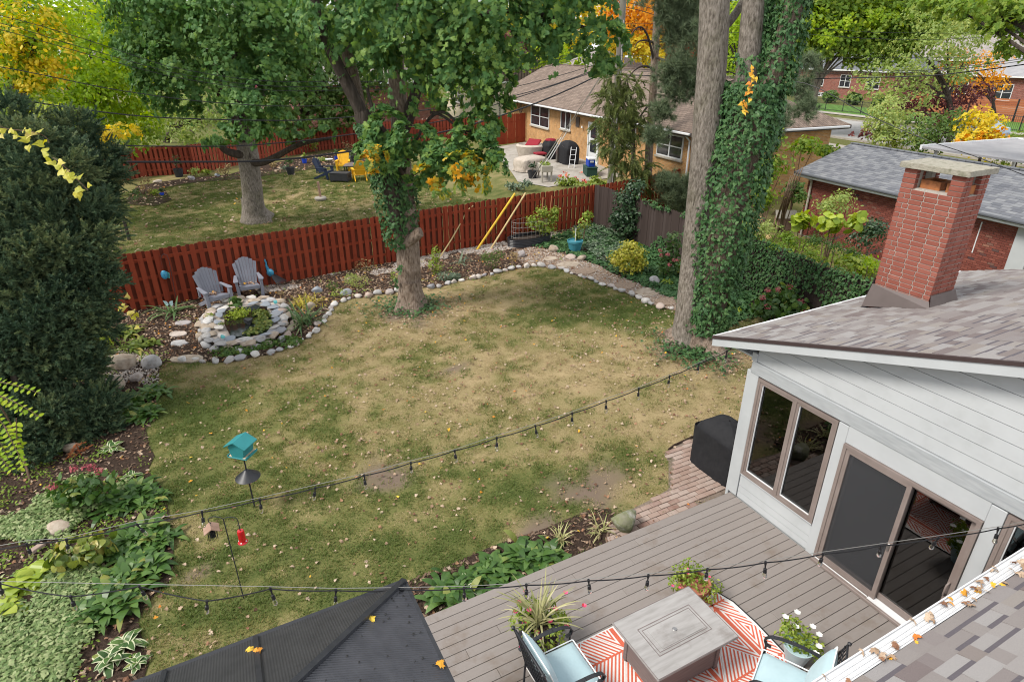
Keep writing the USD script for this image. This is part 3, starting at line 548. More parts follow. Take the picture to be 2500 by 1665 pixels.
# grass: tufts of blades
def tuft(rg, n, h, r, w, lean):
    mb = MB()
    for _ in range(n):
        a, b = rg.uniform(0, 2 * PI), rg.uniform(0, 2 * PI); q = rg.uniform(0, 1) ** .5 * r; c = np.array([q * math.cos(a), q * math.sin(a), -.01]); hh = h * rg.uniform(.5, 1.15)
        d = np.array([math.cos(b), math.sin(b), 0]); s = np.array([-d[1], d[0], 0]) * w / 2; l = lean * rg.uniform(.3, 1.4) * hh
        m1 = c + d * l * .35 + [0, 0, hh * .6]; tip = c + d * l + [0, 0, hh * .9]
        mb.add([c - s, c + s, m1 + s * .8, m1 - s * .8, tip], [[0, 1, 2], [0, 2, 3], [3, 2, 4]])
    return mb
mat('grass_green', [(.0, (.07, .105, .022)), (.5, (.095, .135, .032)), (1, (.14, .165, .045))], fac='both', scale=1.2, rough=.6, spec=.2, trans=.25)
mat('grass_olive', [(.0, (.15, .155, .045)), (.5, (.20, .185, .06)), (1, (.26, .22, .085))], fac='both', scale=1.2, rough=.7, spec=.15, trans=.2)
mat('grass_tan', [(.0, (.26, .205, .105)), (.5, (.34, .27, .145)), (1, (.42, .34, .195))], fac='both', scale=1.2, rough=.8, spec=.1, trans=.15)
def lawn_tufts(name, poly, dens, label, seed, hs=1.0, drybias=0):
    g = np.random.default_rng(seed); n = int(poly.area * dens); p = inpoly(poly, n, g); d = dryness(p[:, 0], p[:, 1]) + g.normal(0, .19, n) + drybias; b = bare(p[:, 0], p[:, 1]); keep = g.uniform(0, 1, n) > b * .93
    p, d = p[keep], d[keep]; pr = []
    for mt_, hh, ln in (('grass_green', .062, .7), ('grass_green', .05, .9), ('grass_olive', .052, .8), ('grass_olive', .042, 1.1), ('grass_tan', .04, 1.2), ('grass_tan', .032, 1.6)): pr.append((tuft(g, 22, hh * hs, .11 * hs, .0085 * hs, ln), mt_))
    k = np.where(d < .36, 0, np.where(d < .60, 2, 4)) + g.integers(0, 2, len(d))
    scatter(name, pr, np.column_stack([p, gh(p[:, 0], p[:, 1]) + .0]), scales=g.uniform(.75, 1.3, len(p)) * np.where(d < .3, 1.15, 1.0), idx=k, seed=seed, kind='stuff', label=label)
lawn = Polygon(gxy(BORDER1) + gxy(BORDER2) + [gp(1700, 775)[:2], gp(1850, 790)[:2], np.array([9.2, 12.2]), hw(7.3, 7.4, 0)[:2]] + [hw(7.2, 5.9, 0)[:2], hw(1.0, 5.9, 0)[:2], hw(-3, 5.5, 0)[:2], hw(-3.5, 2.5, 0)[:2]] + gxy(LEFTEDGE[::-1])).buffer(0)
lawn = lawn.difference(patio.buffer(-.08)).difference(deck_bed.buffer(-.12))
lawn_tufts('lawn_grass', lawn, 95, 'patchy green and straw coloured lawn grass around the string lights', 3)
def side(n, s0, s1): return np.array(F0) + fdir * s0, np.array(F0) + fdir * s1
nl = Polygon([F0 + fdir * -2 + fn_ * .15, F1 + fdir * .2 + fn_ * .15, F1 + fdir * -1.5 + fn_ * 5, F1 + fdir * -3 + fn_ * 9, np.array(gp(1130, 400)[:2]), np.array(gp(870, 395)[:2]), np.array(gp(600, 425)[:2]), np.array(gp(400, 460)[:2]), np.array([-24, 31]), np.array([-24, 22])]).buffer(0)
lawn_tufts('neighbor_grass', nl, 42, 'shorter grass of the lawn behind the red fence', 4, 1.25, -.2)
# fallen leaves
MAPLE = np.array([(0, 0), (.16, -.06), (.40, -.10), (.36, .06), (.66, .16), (.50, .26), (.60, .50), (.36, .42), (.26, .54), (.20, .80), (.06, .74), (0, 1.0)])
MAPLE = np.vstack([MAPLE, MAPLE[-2:0:-1] * [-1, 1]])
def leafmesh(outline, size, curl=.25, fold=.2, seed=0):
    g = np.random.default_rng(seed); o = outline * size; c = np.array([0, .38]) * size; p = np.vstack([c, o]); z = -curl * (p[:, 0] ** 2) / size - fold * ((p[:, 1] - c[1]) ** 2) / size + g.normal(0, .03 * size, len(p))
    n = len(o); k = np.arange(n); return np.column_stack([p, z]), np.stack([0 * k, k + 1, (k + 1) % n + 1], 1)
mat('litter_tan', [(0, (.25, .165, .105)), (.5, (.35, .25, .175)), (1, (.46, .36, .27))], fac='rand', rough=.8, spec=.15)
mat('litter_brown', [(0, (.10, .055, .035)), (.5, (.20, .10, .06)), (1, (.30, .17, .10))], fac='rand', rough=.8, spec=.15)
mat('litter_bright', [(0, (.50, .14, .03)), (.5, (.58, .30, .03)), (1, (.62, .44, .06))], fac='rand', rough=.7, spec=.2)
def litter(name, pts, label, seed, size=.085, mix=(.55, .35, .1), lift=.02):
    g = np.random.default_rng(seed); pr = []
    for mt_ in ('litter_tan', 'litter_brown', 'litter_bright'):
        for k in range(3): pr.append((MB().add(*leafmesh(MAPLE, size, g.uniform(-.5, .9), g.uniform(-.3, .8), seed * 7 + k)), mt_))
    n = len(pts); Nn = np.column_stack([g.normal(0, .38, n), g.normal(0, .38, n), np.ones(n)])
    idx = g.choice(3, n, p=mix) * 3 + g.integers(0, 3, n)
    scatter(name, pr, np.column_stack([pts, gh(pts[:, 0], pts[:, 1]) + lift + g.uniform(0, .02, n)]), rots=quats(frames(Nn, g)), scales=g.uniform(.5, 1.15, n), idx=idx, seed=seed, kind='stuff', label=label)
def near(p, c, r): return np.hypot(p[:, 0] - c[0], p[:, 1] - c[1]) < r
L1 = inpoly(lawn, 4600, rg); dens = .25 + .75 * meshkit.noise(np.column_stack([L1 * .8, 0 * L1[:, 0]]), 4); L1 = L1[rg.uniform(0, 1, len(L1)) < dens]
tc = gp(1720, 850)[:2]; L2 = tc + rg.normal(0, 1.25, (700, 2)); L2 = L2[shapely.contains_xy(lawn.union(right_bed), L2[:, 0], L2[:, 1])]
tb = gp(1005, 760)[:2]; L3 = tb + rg.normal(0, 1.0, (330, 2))
litter('fallen_leaves', np.vstack([L1, L2, L3]), 'dry fallen leaves scattered over the lawn', 31, .058, (.60, .36, .04), .035)
B1 = inpoly(back_bed, 6500, rg); B2 = inpoly(left_bed, 3600, rg); B3 = inpoly(path_poly, 420, rg); B4 = inpoly(right_bed, 500, rg); B5 = inpoly(deck_bed, 160, rg)
litter('bed_leaves', np.vstack([B1, B2, B3, B4, B5]), 'curled brown leaves lying on the mulch of the beds', 32, size=.068, mix=(.58, .39, .03), lift=.03)
NL = inpoly(nl, 1500, rg); litter('neighbor_leaves', NL, 'fallen leaves on the lawn behind the red fence', 33, size=.13, mix=(.7, .28, .02), lift=.05)
# chips and pale gravel
mat('gravel', [(0, (.24, .20, .17)), (.4, (.36, .31, .27)), (.8, (.50, .46, .42)), (1, (.18, .14, .12))], fac='rand', rough=.9)
mat('wood_chip', [(0, (.06, .035, .024)), (.6, (.12, .075, .05)), (1, (.20, .14, .10))], fac='rand', rough=.9)
pebble = trimesh.creation.icosphere(0, .03); pebble.vertices *= [1, .75, .5]; chip = MB().box((0, 0, 0), (.07, .022, .012))
strip = Polygon([F0 + fdir * 7.5 - fn_ * .08, F0 + fdir * 20.0 - fn_ * .08, F0 + fdir * 20.0 - fn_ * 1.1, F0 + fdir * 13 - fn_ * 1.25, F0 + fdir * 7.5 - fn_ * .7])
stripe_pts = inpoly(strip, 9000, rg); stripe_pts = stripe_pts[meshkit.fbm(np.column_stack([stripe_pts * 1.1, 0 * stripe_pts[:, 0]]), 3, 6) > .47]; gr = np.vstack([stripe_pts, inpoly(pxpoly([(250,860),(330,850),(390,890),(388,960),(330,930),(270,950),(230,930)]), 1300, rg), inpoly(path_poly, 1400, rg)])
Rr = quats(frames(rg.normal(0, .4, (len(gr), 3)) + [0, 0, 1], rg)); scatter('gravel', [(pebble, 'gravel')], np.column_stack([gr, gh(gr[:, 0], gr[:, 1]) + .035]), rots=Rr, scales=rg.uniform(.5, 1.3, len(gr)), seed=5, kind='stuff', label='pale pebbles along the foot of the red fence')
ch = np.vstack([inpoly(back_bed, 6000, rg), inpoly(left_bed, 6500, rg), inpoly(deck_bed, 700, rg)])
Rr = quats(frames(rg.normal(0, .5, (len(ch), 3)) + [0, 0, 1], rg)); scatter('wood_chips', [(chip, 'wood_chip')], np.column_stack([ch, gh(ch[:, 0], ch[:, 1]) + .028]), rots=Rr, scales=rg.uniform(.5, 1.4, len(ch)), seed=6, kind='stuff', label='brown wood chips of the mulch')
# ---------------------------------------------------------------- stones
mat('rock', [(0, (.44, .41, .38)), (.25, (.30, .30, .31)), (.45, (.55, .52, .48)), (.6, (.42, .33, .28)), (.75, (.62, .60, .57)), (.88, (.24, .24, .26)), (1, (.50, .42, .37))], fac='rand', rough=.85, spec=.2, bump=(22, .5, .02), dirt=(7, (.66, .63, .58), .48, .7))
mat('rock_tan', [(.3, (.30, .235, .18)), (.7, (.42, .36, .29))], scale=5, rough=.85, spec=.2, bump=(22, .5, .02), dirt=(7, (.66, .63, .58), .48, .7))
mat('slate', [(0, (.20, .225, .26)), (.5, (.27, .29, .32)), (1, (.33, .33, .34))], fac='both', scale=6, rough=.8, spec=.25, bump=(30, .5, .01))
mat('moss_rock', [(.3, (.20, .19, .14)), (.5, (.15, .16, .085)), (.7, (.32, .31, .27))], scale=5, detail=7, rough=.9, bump=(16, .8, .03))
ICO1, ICO2 = trimesh.creation.icosphere(1), trimesh.creation.icosphere(2)
def rock(size, seed, sub=1, rough=.38, flat=0.0):
    m = ICO2 if sub == 2 else ICO1; v = np.array(m.vertices); f = 1 + rough * 2 * (meshkit.fbm(v * 1.3 + seed * 3.7, 2, seed) - .5); v = v * f[:, None]
    g = np.random.default_rng(seed)
    for _ in range(7):                                             # a few flat breaks
        d = g.normal(size=3); d /= np.linalg.norm(d); h = g.uniform(.5, .85); over = np.maximum(v @ d - h, 0); v = v - over[:, None] * d * .85
    if flat: v[:, 2] = np.clip(v[:, 2], -1, .55)
    return trimesh.Trimesh(v * np.asarray(size, float) / 2, m.faces, process=False)
def place(mesh, at, rot=0.0): return trimesh.Trimesh(np.array(mesh.vertices) @ Rz(rot).T + np.asarray(at), mesh.faces, process=False)
bs = thing('stone_border', 'winding edge of pale rounded stones between lawn and flower bed', 'stone border', gp(820, 745))
o = gp(820, 745)
def lay_stones(line, rg, smin, smax, step):
    P = [gp(*p) for p in line]; ls = LineString([p[:2] for p in P]); d = .05
    while d < ls.length:
        w = rg.uniform(smin, smax); q = ls.interpolate(d + w / 2); q2 = ls.interpolate(d + w / 2 + .05); ang = math.atan2(q2.y - q.y, q2.x - q.x)
        hgt = w * rg.uniform(.5, .75); x, y = q.x + rg.normal(0, .04), q.y + rg.normal(0, .04)
        obj('stone', place(rock((w * 1.05, w * rg.uniform(.65, .85), hgt), int(rg.integers(1e6))), (x, y, float(gh(x, y)) + hgt * .32), ang + rg.normal(0, .25)), 'rock', bs, 50, off=o)
        d += w * step
lay_stones(BORDER1, rg, .18, .36, 1.12); lay_stones(BORDER2, rg, .18, .36, 1.15)
# boulders and stepping stones, each a thing
def boulder(u, v, size, label, m='rock', rot=0, seed=0, name='boulder', cat='boulder', z=None):
    p = gp(u, v); hgt = size[2]; t = thing(name, label, cat, p, rot); obj('stone', trimesh.Trimesh(np.array(rock(size, seed, 2, .3).vertices) + [0, 0, hgt * .36], ICO2.faces, process=False), m, t, 60); return t
boulder(305, 900, (.62, .5, .52), 'tan rounded boulder under the arching hosta, left of a pair', 'rock_tan', .5, 3)
boulder(368, 897, (.58, .42, .40), 'grey boulder under the arching hosta, right of a pair', 'rock', .1, 4)
boulder(282, 950, (.45, .4, .4), 'pale boulder beside the big yellow green hosta', 'rock_tan', .3, 6)
boulder(336, 930, (.34, .26, .26), 'small white stone between hostas at the lawn edge', 'rock', 1.3, 10)
boulder(1523, 1288, (.52, .42, .42), 'mossy grey boulder at the corner of deck and brick paving', 'moss_rock', .5, 12)
boulder(1352, 615, (.42, .36, .34), 'brown boulder beside the black raised bed', 'rock_tan', .2, 14)
boulder(1272, 628, (.4, .33, .34), 'grey boulder before the black raised bed', 'rock', .2, 16)
boulder(1395, 633, (.45, .3, .24), 'flat pale boulder beside the teal pot', 'rock', .2, 18)
boulder(1420, 637, (.36, .3, .26), 'orange tan stone right of the teal pot', 'rock_tan', .2, 20)
boulder(1598, 693, (.36, .34, .32), 'single round grey stone in the ivy ground cover', 'rock', .2, 22)
boulder(145, 1300, (.36, .3, .26), 'reddish stone under the juniper hedge', 'rock_tan', .2, 24)
boulder(178, 1100, (.34, .26, .2), 'pinkish flat stone half hidden by juniper', 'rock_tan', .2, 25)
def slab(u, v, r, label, m='rock', seed=0, name='stepping_stone', elong=.75, rot=0):
    p = gp(u, v); g = np.random.default_rng(seed); a = np.arange(11) * 2 * PI / 11; rr = r * (1 + g.normal(0, .07, 11)); t = thing(name, label, 'stepping stone', p, rot); mb = MB()
    top = np.column_stack([rr * np.cos(a), rr * elong * np.sin(a), np.full(11, .058)]); low = top * [1.04, 1.04, 0] + [0, 0, .01]; mid = top * [1.05, 1.05, 1] - [0, 0, .012]
    k = np.arange(11); kk = (k + 1) % 11; mb.add(np.vstack([low, mid, top * [.95, .95, 1], [[0, 0, .06]]]), np.vstack([np.stack([k, kk, kk + 11], 1), np.stack([k, kk + 11, k + 11], 1), np.stack([k + 11, kk + 11, kk + 22], 1), np.stack([k + 11, kk + 22, k + 22], 1), np.stack([k + 22, kk + 22, k * 0 + 33], 1)]))
    obj('slab', mb, m, t)
slab(447, 791, .22, 'round grey stepping stone farthest up the mulch by the pond', 'rock', 1)
slab(436, 818, .23, 'round grey stepping stone, middle of three beside the pond', 'rock', 2)
slab(437, 840, .22, 'round grey stepping stone, nearest of three beside the pond', 'rock', 3)
slab(457, 879, .42, 'pale flat stone at the foot of the pond path', 'rock_tan', 4, elong=.5)
for k, (u, v, r, lb) in enumerate(((1388,648,.4,'flat stone in the gravel path nearest the teal pot'),(1430,665,.38,'tan round stone second along the gravel path'),(1344,634,.3,'small flat stone beside the brown boulder'),(1525,700,.4,'flat stone in the middle of the gravel path'),(1582,716,.42,'wide flat stone third along the gravel path'),(1630,738,.4,'flat stone at the ivy tree end of the path'))): slab(u, v, r, lb, 'path_dirt' if k % 2 else 'rock_tan', 30 + k, rot=.4)
# ---------------------------------------------------------------- pond
pc_ = gp(612, 790); pond = thing('garden_pond', 'small stone walled pond with water plants before the grey chairs', 'pond', pc_)
def ring(px, z): return np.array([onz(*p, z) for p in px])
outer = ring([(487,790),(492,830),(512,845),(573,851),(622,845),(680,830),(706,805),(716,776),(700,745),(650,727),(594,730),(539,743),(505,764)], .12)
inner = ring([(553,762),(596,754),(624,748),(647,755),(655,776),(660,795),(641,808),(604,816),(569,816),(555,790)], .24); inner = inner + (inner - inner.mean(0)) * [.16, .16, 0]
def ringpoly(P): return Polygon(P[:, :2])
mid_ring = ringpoly(outer).difference(ringpoly(inner))
m = sheet(ringpoly(outer).buffer(-.12), .17, .2, lambda x, y: 0 * x)
obj('gravel_bank', m, 'gravel', pond, off=pc_)
obj('water', MB().prism(ringpoly(inner).buffer(-.02), .176, .235), 'pond_water', pond, off=pc_)
def ringstones(P, n, rg, sz, z, flat, name, m, jit=.03, inward=0.0):
    ls = LineString(np.vstack([P[:, :2], P[:1, :2]])); L = ls.length; c = P[:, :2].mean(0)
    for k in range(n):
        d = (k + rg.uniform(-.15, .15)) / n * L; q = ls.interpolate(d % L); q2 = ls.interpolate((d + .05) % L); ang = math.atan2(q2.y - q.y, q2.x - q.x)
        w = L / n * rg.uniform(.9, 1.1); h = rg.uniform(*sz); pos = np.array([q.x, q.y]); pos = pos + (c - pos) / np.linalg.norm(c - pos) * (inward + rg.normal(0, jit))
        r = rock((w, w * rg.uniform(.6, .8) if not flat else rg.uniform(.24, .34), h), int(rg.integers(1e6)), 1, .48, flat)
        if flat: v = np.array(r.vertices) @ Rx(rg.normal(0, .12)).T; r = trimesh.Trimesh(v, r.faces, process=False)
        obj(name, place(r, (*pos, z + h * .45), ang + rg.normal(0, .12)), m if isinstance(m, str) else m[int(rg.integers(len(m)))], pond, 50, off=pc_)
ringstones(outer, 27, rg, (.18, .24), -.03, False, 'stone', ('rock', 'rock_tan', 'rock'))
ringstones(outer, 25, rg, (.12, .19), .13, False, 'stone', ('rock', 'rock', 'rock_tan'), .05, .16)
ringstones(inner, 15, rg, (.06, .09), .22, True, 'flagstone', ('slate', 'slate', 'rock'), .03, -.13)
ringstones(outer * .80 + np.array([*outer[:, :2].mean(0), 0]) * .20, 16, rg, (.08, .12), .17, False, 'stone', ('rock', 'rock', 'slate', 'rock_tan'), .08)
p = onz(608, 790, .25); obj('fountain_stone', place(rock((.30, .22, .26), 77, 2, .5), p + [0, 0, .06], .4), 'wet_black', pond, 40, off=pc_)
# ---------------------------------------------------------------- fences, board by board
rg = np.random.default_rng(25)
mat('fence_red', [(0, (.185, .030, .013)), (.35, (.225, .038, .016)), (.7, (.26, .048, .02)), (1, (.20, .034, .015))], fac='both', scale=2.0, rough=.75, spec=.2, bump=(30, .35, .004), stretch=(9.0, 9.0, 1.0), mixn=.45, dirt=(3.2, (.55, .45, .40), .57, .78))
mat('fence_weathered', [(0, (.10, .03, .02)), (.5, (.145, .036, .02)), (1, (.12, .05, .035))], fac='both', scale=2.0, rough=.85, spec=.1, bump=(30, .5, .005), stretch=(9.0, 9.0, 1.0))  # worn back boards, colour darkened to stand for shade in the recesses
mat('fence_brown', [(0, (.036, .026, .023)), (.6, (.052, .038, .034)), (1, (.07, .055, .05))], fac='both', scale=2.0, rough=.85, spec=.15, bump=(30, .5, .005), stretch=(9.0, 9.0, 1.0), mixn=.4)
mat('fence_far', [(0, (.21, .035, .018)), (1, (.29, .055, .026))], fac='rand', rough=.75, dirt=(3, (.6, .5, .45), .55, .75))
def board(at, ax, nrm, w, h, th, ear=.035, lean=0.0):
    """An upright board: AX along the fence, NRM out of its face, dog-eared top."""
    prof = np.array([(-w / 2, 0), (w / 2, 0), (w / 2, h - ear), (w / 2 - ear, h), (-w / 2 + ear, h), (-w / 2, h - ear)]); prof[3:5, 0] += lean; prof[2, 0] += lean; prof[5, 0] += lean
    a = np.asarray(ax); n = np.asarray(nrm); v = np.vstack([[np.asarray(at) + a * p[0] + EZ * p[1] + n * s * th / 2 for p in prof] for s in (-1, 1)])
    k = np.arange(1, 5); f = np.vstack([np.stack([0 * k, k + 1, k], 1), np.stack([0 * k + 6, k + 6, k + 7], 1)]); e = np.arange(6); ee = (e + 1) % 6
    f = np.vstack([f, np.stack([e, ee, ee + 6], 1), np.stack([e, ee + 6, e + 6], 1)]); return MB().add(v, f)
def fence(label, line, h, m, style, category='fence', pitch=.243, bw=.145, name='wooden_fence', facing=None, group=None, postevery=2.42, rails=(.34, .95, 1.5), maxboards=300, skip=None):
    """Shadowbox or close-boarded fence along LINE (plan points); the front is to the right of its direction."""
    L = LineString(line); c0 = np.array([*line[0], float(gh(*line[0]))]); t = thing(name, label, category, c0, 0, group); d = 0.0; nb = 0
    def fr(d):
        q, q2 = L.interpolate(d), L.interpolate(min(d + .02, L.length)); q1 = L.interpolate(max(d - .02, 0)); a = np.array([q2.x - q1.x, q2.y - q1.y, 0]); a /= np.linalg.norm(a) + 1e-12; return np.array([q.x, q.y, float(gh(q.x, q.y))]), a, np.array([a[1], -a[0], 0])
    vd = [L.project(Point(p)) for p in line]; posts = [0.0]
    for u0, u1 in zip(vd[:-1], vd[1:]):
        ns = max(1, round((u1 - u0) / postevery)); posts += [u0 + (u1 - u0) * (i + 1) / ns for i in range(ns)]
    for d0, d1 in zip(posts[:-1], posts[1:]):
        for z in rails:
            if z < h - .1:
                p, a, n = fr(d0 + .03); q, _, _ = fr(d1 - .03); zz = rg.normal(0, .008); obj('rail', MB().seg(p + [0, 0, z + zz], q + [0, 0, z + zz], .036, .09), m, t, off=c0)
    for d0 in posts:
        p, a, n = fr(d0); back = -1 if style == 'close' else 0
        obj('post', MB().cbox(p + [0, 0, (h - .03) / 2] + n * back * .08, (.09, .09, h - .03), .006, np.stack([a, n, EZ], 1)), m, t, off=c0)
        if style == 'shadow': obj('board', board(p + n * .066, a, n, .12, h + rg.normal(0, .01), .018), m, t, off=c0)
    rest = MB(); nr = 0
    d = pitch / 2
    while d < L.length:
        p, a, n = fr(d)
        if skip is None or not skip(p):
            for side in ((1, -1) if style == 'shadow' else (1,)):
                if side < 0: p, a, n = fr(min(d + pitch / 2, L.length - .01))
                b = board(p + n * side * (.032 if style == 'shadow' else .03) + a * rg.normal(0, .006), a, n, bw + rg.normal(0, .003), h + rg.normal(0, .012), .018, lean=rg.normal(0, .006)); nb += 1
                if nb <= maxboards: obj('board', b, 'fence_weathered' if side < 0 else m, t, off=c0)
                else: rest.mesh(b.out); nr += 1
        d += pitch
    if nr: obj('boards_beyond', rest, m, t, off=c0, kind='stuff')
    return t
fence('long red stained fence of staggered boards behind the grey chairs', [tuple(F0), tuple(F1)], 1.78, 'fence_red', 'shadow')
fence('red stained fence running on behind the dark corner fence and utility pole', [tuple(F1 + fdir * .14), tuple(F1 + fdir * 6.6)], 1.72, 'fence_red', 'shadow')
fence('dark brown close boarded fence overgrown with ivy at right', [(3.66, 27.3), (4.05, 26.75), (5.2, 24.2), (6.35, 21.9), (7.75, 18.6), (8.55, 16.3), (9.25, 14.9), (10.5, 12.3)], 1.82, 'fence_brown', 'close', pitch=.147, bw=.143)
fl = [gp(*p)[:2] for p in ((215, 462), (350, 432), (480, 424), (600, 400), (780, 368), (1003, 347), (1165, 337))]
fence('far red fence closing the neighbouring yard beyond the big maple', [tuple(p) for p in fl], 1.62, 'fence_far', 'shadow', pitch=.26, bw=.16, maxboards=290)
# ---------------------------------------------------------------- things on the deck
rg = np.random.default_rng(30)
def hthing(name, label, cat, s, t, z=DZ, rot=0.0, group=None): return thing(name, label, cat, hw(s, t, z), TH + rot, group)
# fire table
ft = hthing('fire_table', 'grey weathered rectangular fire pit table with a closed lid on the patterned rug', 'fire table', 4.228, 3.77)
obj('table_top', MB().cbox((0, 0, .602), (1.235, .875, .036), .006), 'table_wood', ft)
mb = MB()
for x0, x1, y0, y1 in ((-.40, .40, -.208, -.200), (-.40, .40, .200, .208), (-.408, -.40, -.208, .208), (.40, .408, -.208, .208), (-.365, .365, -.17, -.164), (-.365, .365, .164, .17), (-.371, -.365, -.17, .17), (.365, .371, -.17, .17)): mb.box(((x0 + x1) / 2, (y0 + y1) / 2, .6215), (x1 - x0, y1 - y0, .004))
obj('lid_groove', mb, 'table_side', ft)
mb = MB().cbox((0, 0, .6225), (.62, .30, .006), .002); obj('lid', mb, 'table_wood', ft)
mb = MB().lathe([(0, .632), (.026, .632), (.03, .628), (.03, .624)], 20); obj('burner_cap', mb, 'steel', ft, 40)
for k in (-1, 1): obj('lid_groove', MB().box((0, k * .4325, .6215), (1.21, .006, .004)), 'table_side', ft)
for k in (-1, 1): obj('lid_groove', MB().box((k * .6125, 0, .6215), (.006, .86, .004)), 'table_side', ft)
for x in (-1, 1):
    obj('side_panel', MB().cbox((x * .455, 0, .31), (.03, .56, .52), .004), 'table_side', ft)
    obj('side_panel', MB().cbox((0, x * .295, .31), (.86, .03, .52), .004), 'table_side', ft)
    for y in (-1, 1):
        obj('corner_post', MB().cbox((x * .455, y * .30, .305), (.06, .06, .56), .006), 'table_side', ft); obj('foot', MB().lathe([(0, 0), (.022, 0), (.018, .03), (0, .03)], 10, (x * .455, y * .30, 0)), 'rubber_black', ft)
# rug with its printed stripes
mat('rug_white', [(.3, (.62, .60, .58)), (.7, (.70, .68, .66))], scale=60, rough=.9, spec=.1, bump=(300, .4, .002))
mat('rug_orange', [(.3, (.50, .105, .06)), (.7, (.58, .14, .085))], scale=40, rough=.9, spec=.1)
rug = hthing('outdoor_rug', 'white outdoor rug with orange red geometric stripes under the fire table', 'rug', 4.1, 3.1)
RX, RY = 1.50, 1.46
m = sheet(Polygon([(-RX, -RY), (RX, -RY), (RX + .03, 0), (RX + .07, .6), (RX + .06, 1.0), (RX - .02, RY - .22), (RX - .04, RY - .1), (RX - .10, RY), (-RX, RY)]), .006, .15, lambda x, y: 0 * x)
mb = MB().mesh(m); obj('weave', mb, 'rug_white', rug)
mb = MB(); gw, gd = .74, .98; stripe, gap = .021, .025
rp = Polygon([(-RX + .02, -RY + .02), (RX - .01, -RY + .02), (RX + .03, .6), (RX - .03, RY - .22), (RX - .12, RY - .02), (-RX + .02, RY - .02)])
for iy in range(4):
    for ix in range(5):
        x0 = -1.5 + ix * gw - .2; y0 = -1.5 + iy * gd - .35; x1, y1 = x0 + gw, y0 + gd; cx, cy = (x0 + x1) / 2, (y0 + y1) / 2; A, B, C, D_, O = (x0, y0), (x1, y0), (x1, y1), (x0, y1), (cx, cy)
        for k, tri in enumerate(((A, B, O), (B, C, O), (C, D_, O), (D_, A, O))):
            T = Polygon(tri).buffer(-.008)
            if k in (1, 3):
                q = T
                while not q.is_empty and q.area > 1e-4:
                    r = q.buffer(-stripe, join_style=2); g = q.difference(r).intersection(rp)
                    for pg in getattr(g, 'geoms', [g]):
                        if pg.geom_type == 'Polygon' and pg.area > 1e-5: mb.prism(pg, .0085, .0095)
                    q = r.buffer(-gap, join_style=2) if not r.is_empty else r
            else:
                d = np.array(O) - np.array(tri[0 if (ix + iy) % 2 else 1]); L = np.linalg.norm(d); d = d / L; nn = np.array([-d[1], d[0]])
                for j in range(-24, 25):
                    c = np.array(O) + nn * j * (stripe + gap); g = Polygon([c - d * 2 - nn * stripe / 2, c + d * 2 - nn * stripe / 2, c + d * 2 + nn * stripe / 2, c - d * 2 + nn * stripe / 2]).intersection(T).intersection(rp)
                    if not g.is_empty and g.geom_type == 'Polygon' and g.area > 1e-5: mb.prism(g, .0085, .0095)
        for a, b in ((A, B), (B, C)):
            g = LineString([a, b]).buffer(.012, cap_style=2).intersection(rp)
            if not g.is_empty and g.geom_type == 'Polygon': mb.prism(g, .0085, .0097)
obj('stripe_print', mb, 'rug_orange', rug)
obj('binding', MB().tube([(RX - .09, RY - .0, .008), (RX - .03, RY - .1, .008), (RX - .01, RY - .22, .008), (RX + .07, 1.0, .008), (RX + .08, .6, .008), (RX + .04, 0, .008), (RX + .01, -RY, .008)], .009, 5), 'rubber_black', rug)
# cushioned wrought iron chairs; the sitter faces +x
def pillow(sx, sy, sz, puff=.5, n=14, seed=0):
    g = np.linspace(-1, 1, n); X, Y = np.meshgrid(g, g); e = (1 - X ** 6) * (1 - Y ** 6); h = sz / 2 * (puff * np.sqrt(np.maximum((1 - X ** 2) * (1 - Y ** 2), 0)) + (1 - puff) * np.clip(e, 0, 1) ** .35)
    h = h * (1 + .10 * (meshkit.fbm(np.stack([X * 1.7 + seed, Y * 1.7, 0 * X], -1), 3, seed) - .5) * 2); pin = 1 - .04 * (X ** 2) * (Y ** 2) * 0
    top = np.stack([X * sx / 2 * pin, Y * sy / 2 * pin, h], -1).reshape(-1, 3); bot = top * [1, 1, -1]; q = []; 
    for i in range(n - 1):
        for j in range(n - 1): a = i * n + j; q += [[a, a + 1, a + n + 1], [a, a + n + 1, a + n]]
    q = np.array(q); return trimesh.Trimesh(np.vstack([top, bot]), np.vstack([q, q[:, ::-1] + n * n]), process=False)
def edgepipe(sx, sy, r=.008, z=0):
    p = [(sx / 2 * a, sy / 2 * b, z) for a, b in ((-.97, -1), (0, -1.0), (.97, -1), (1, -.97), (1, 0), (1, .97), (.97, 1), (0, 1), (-.97, 1), (-1, .97), (-1, 0), (-1, -.97), (-.97, -1))]; return MB().tube(p, r, 6, False)
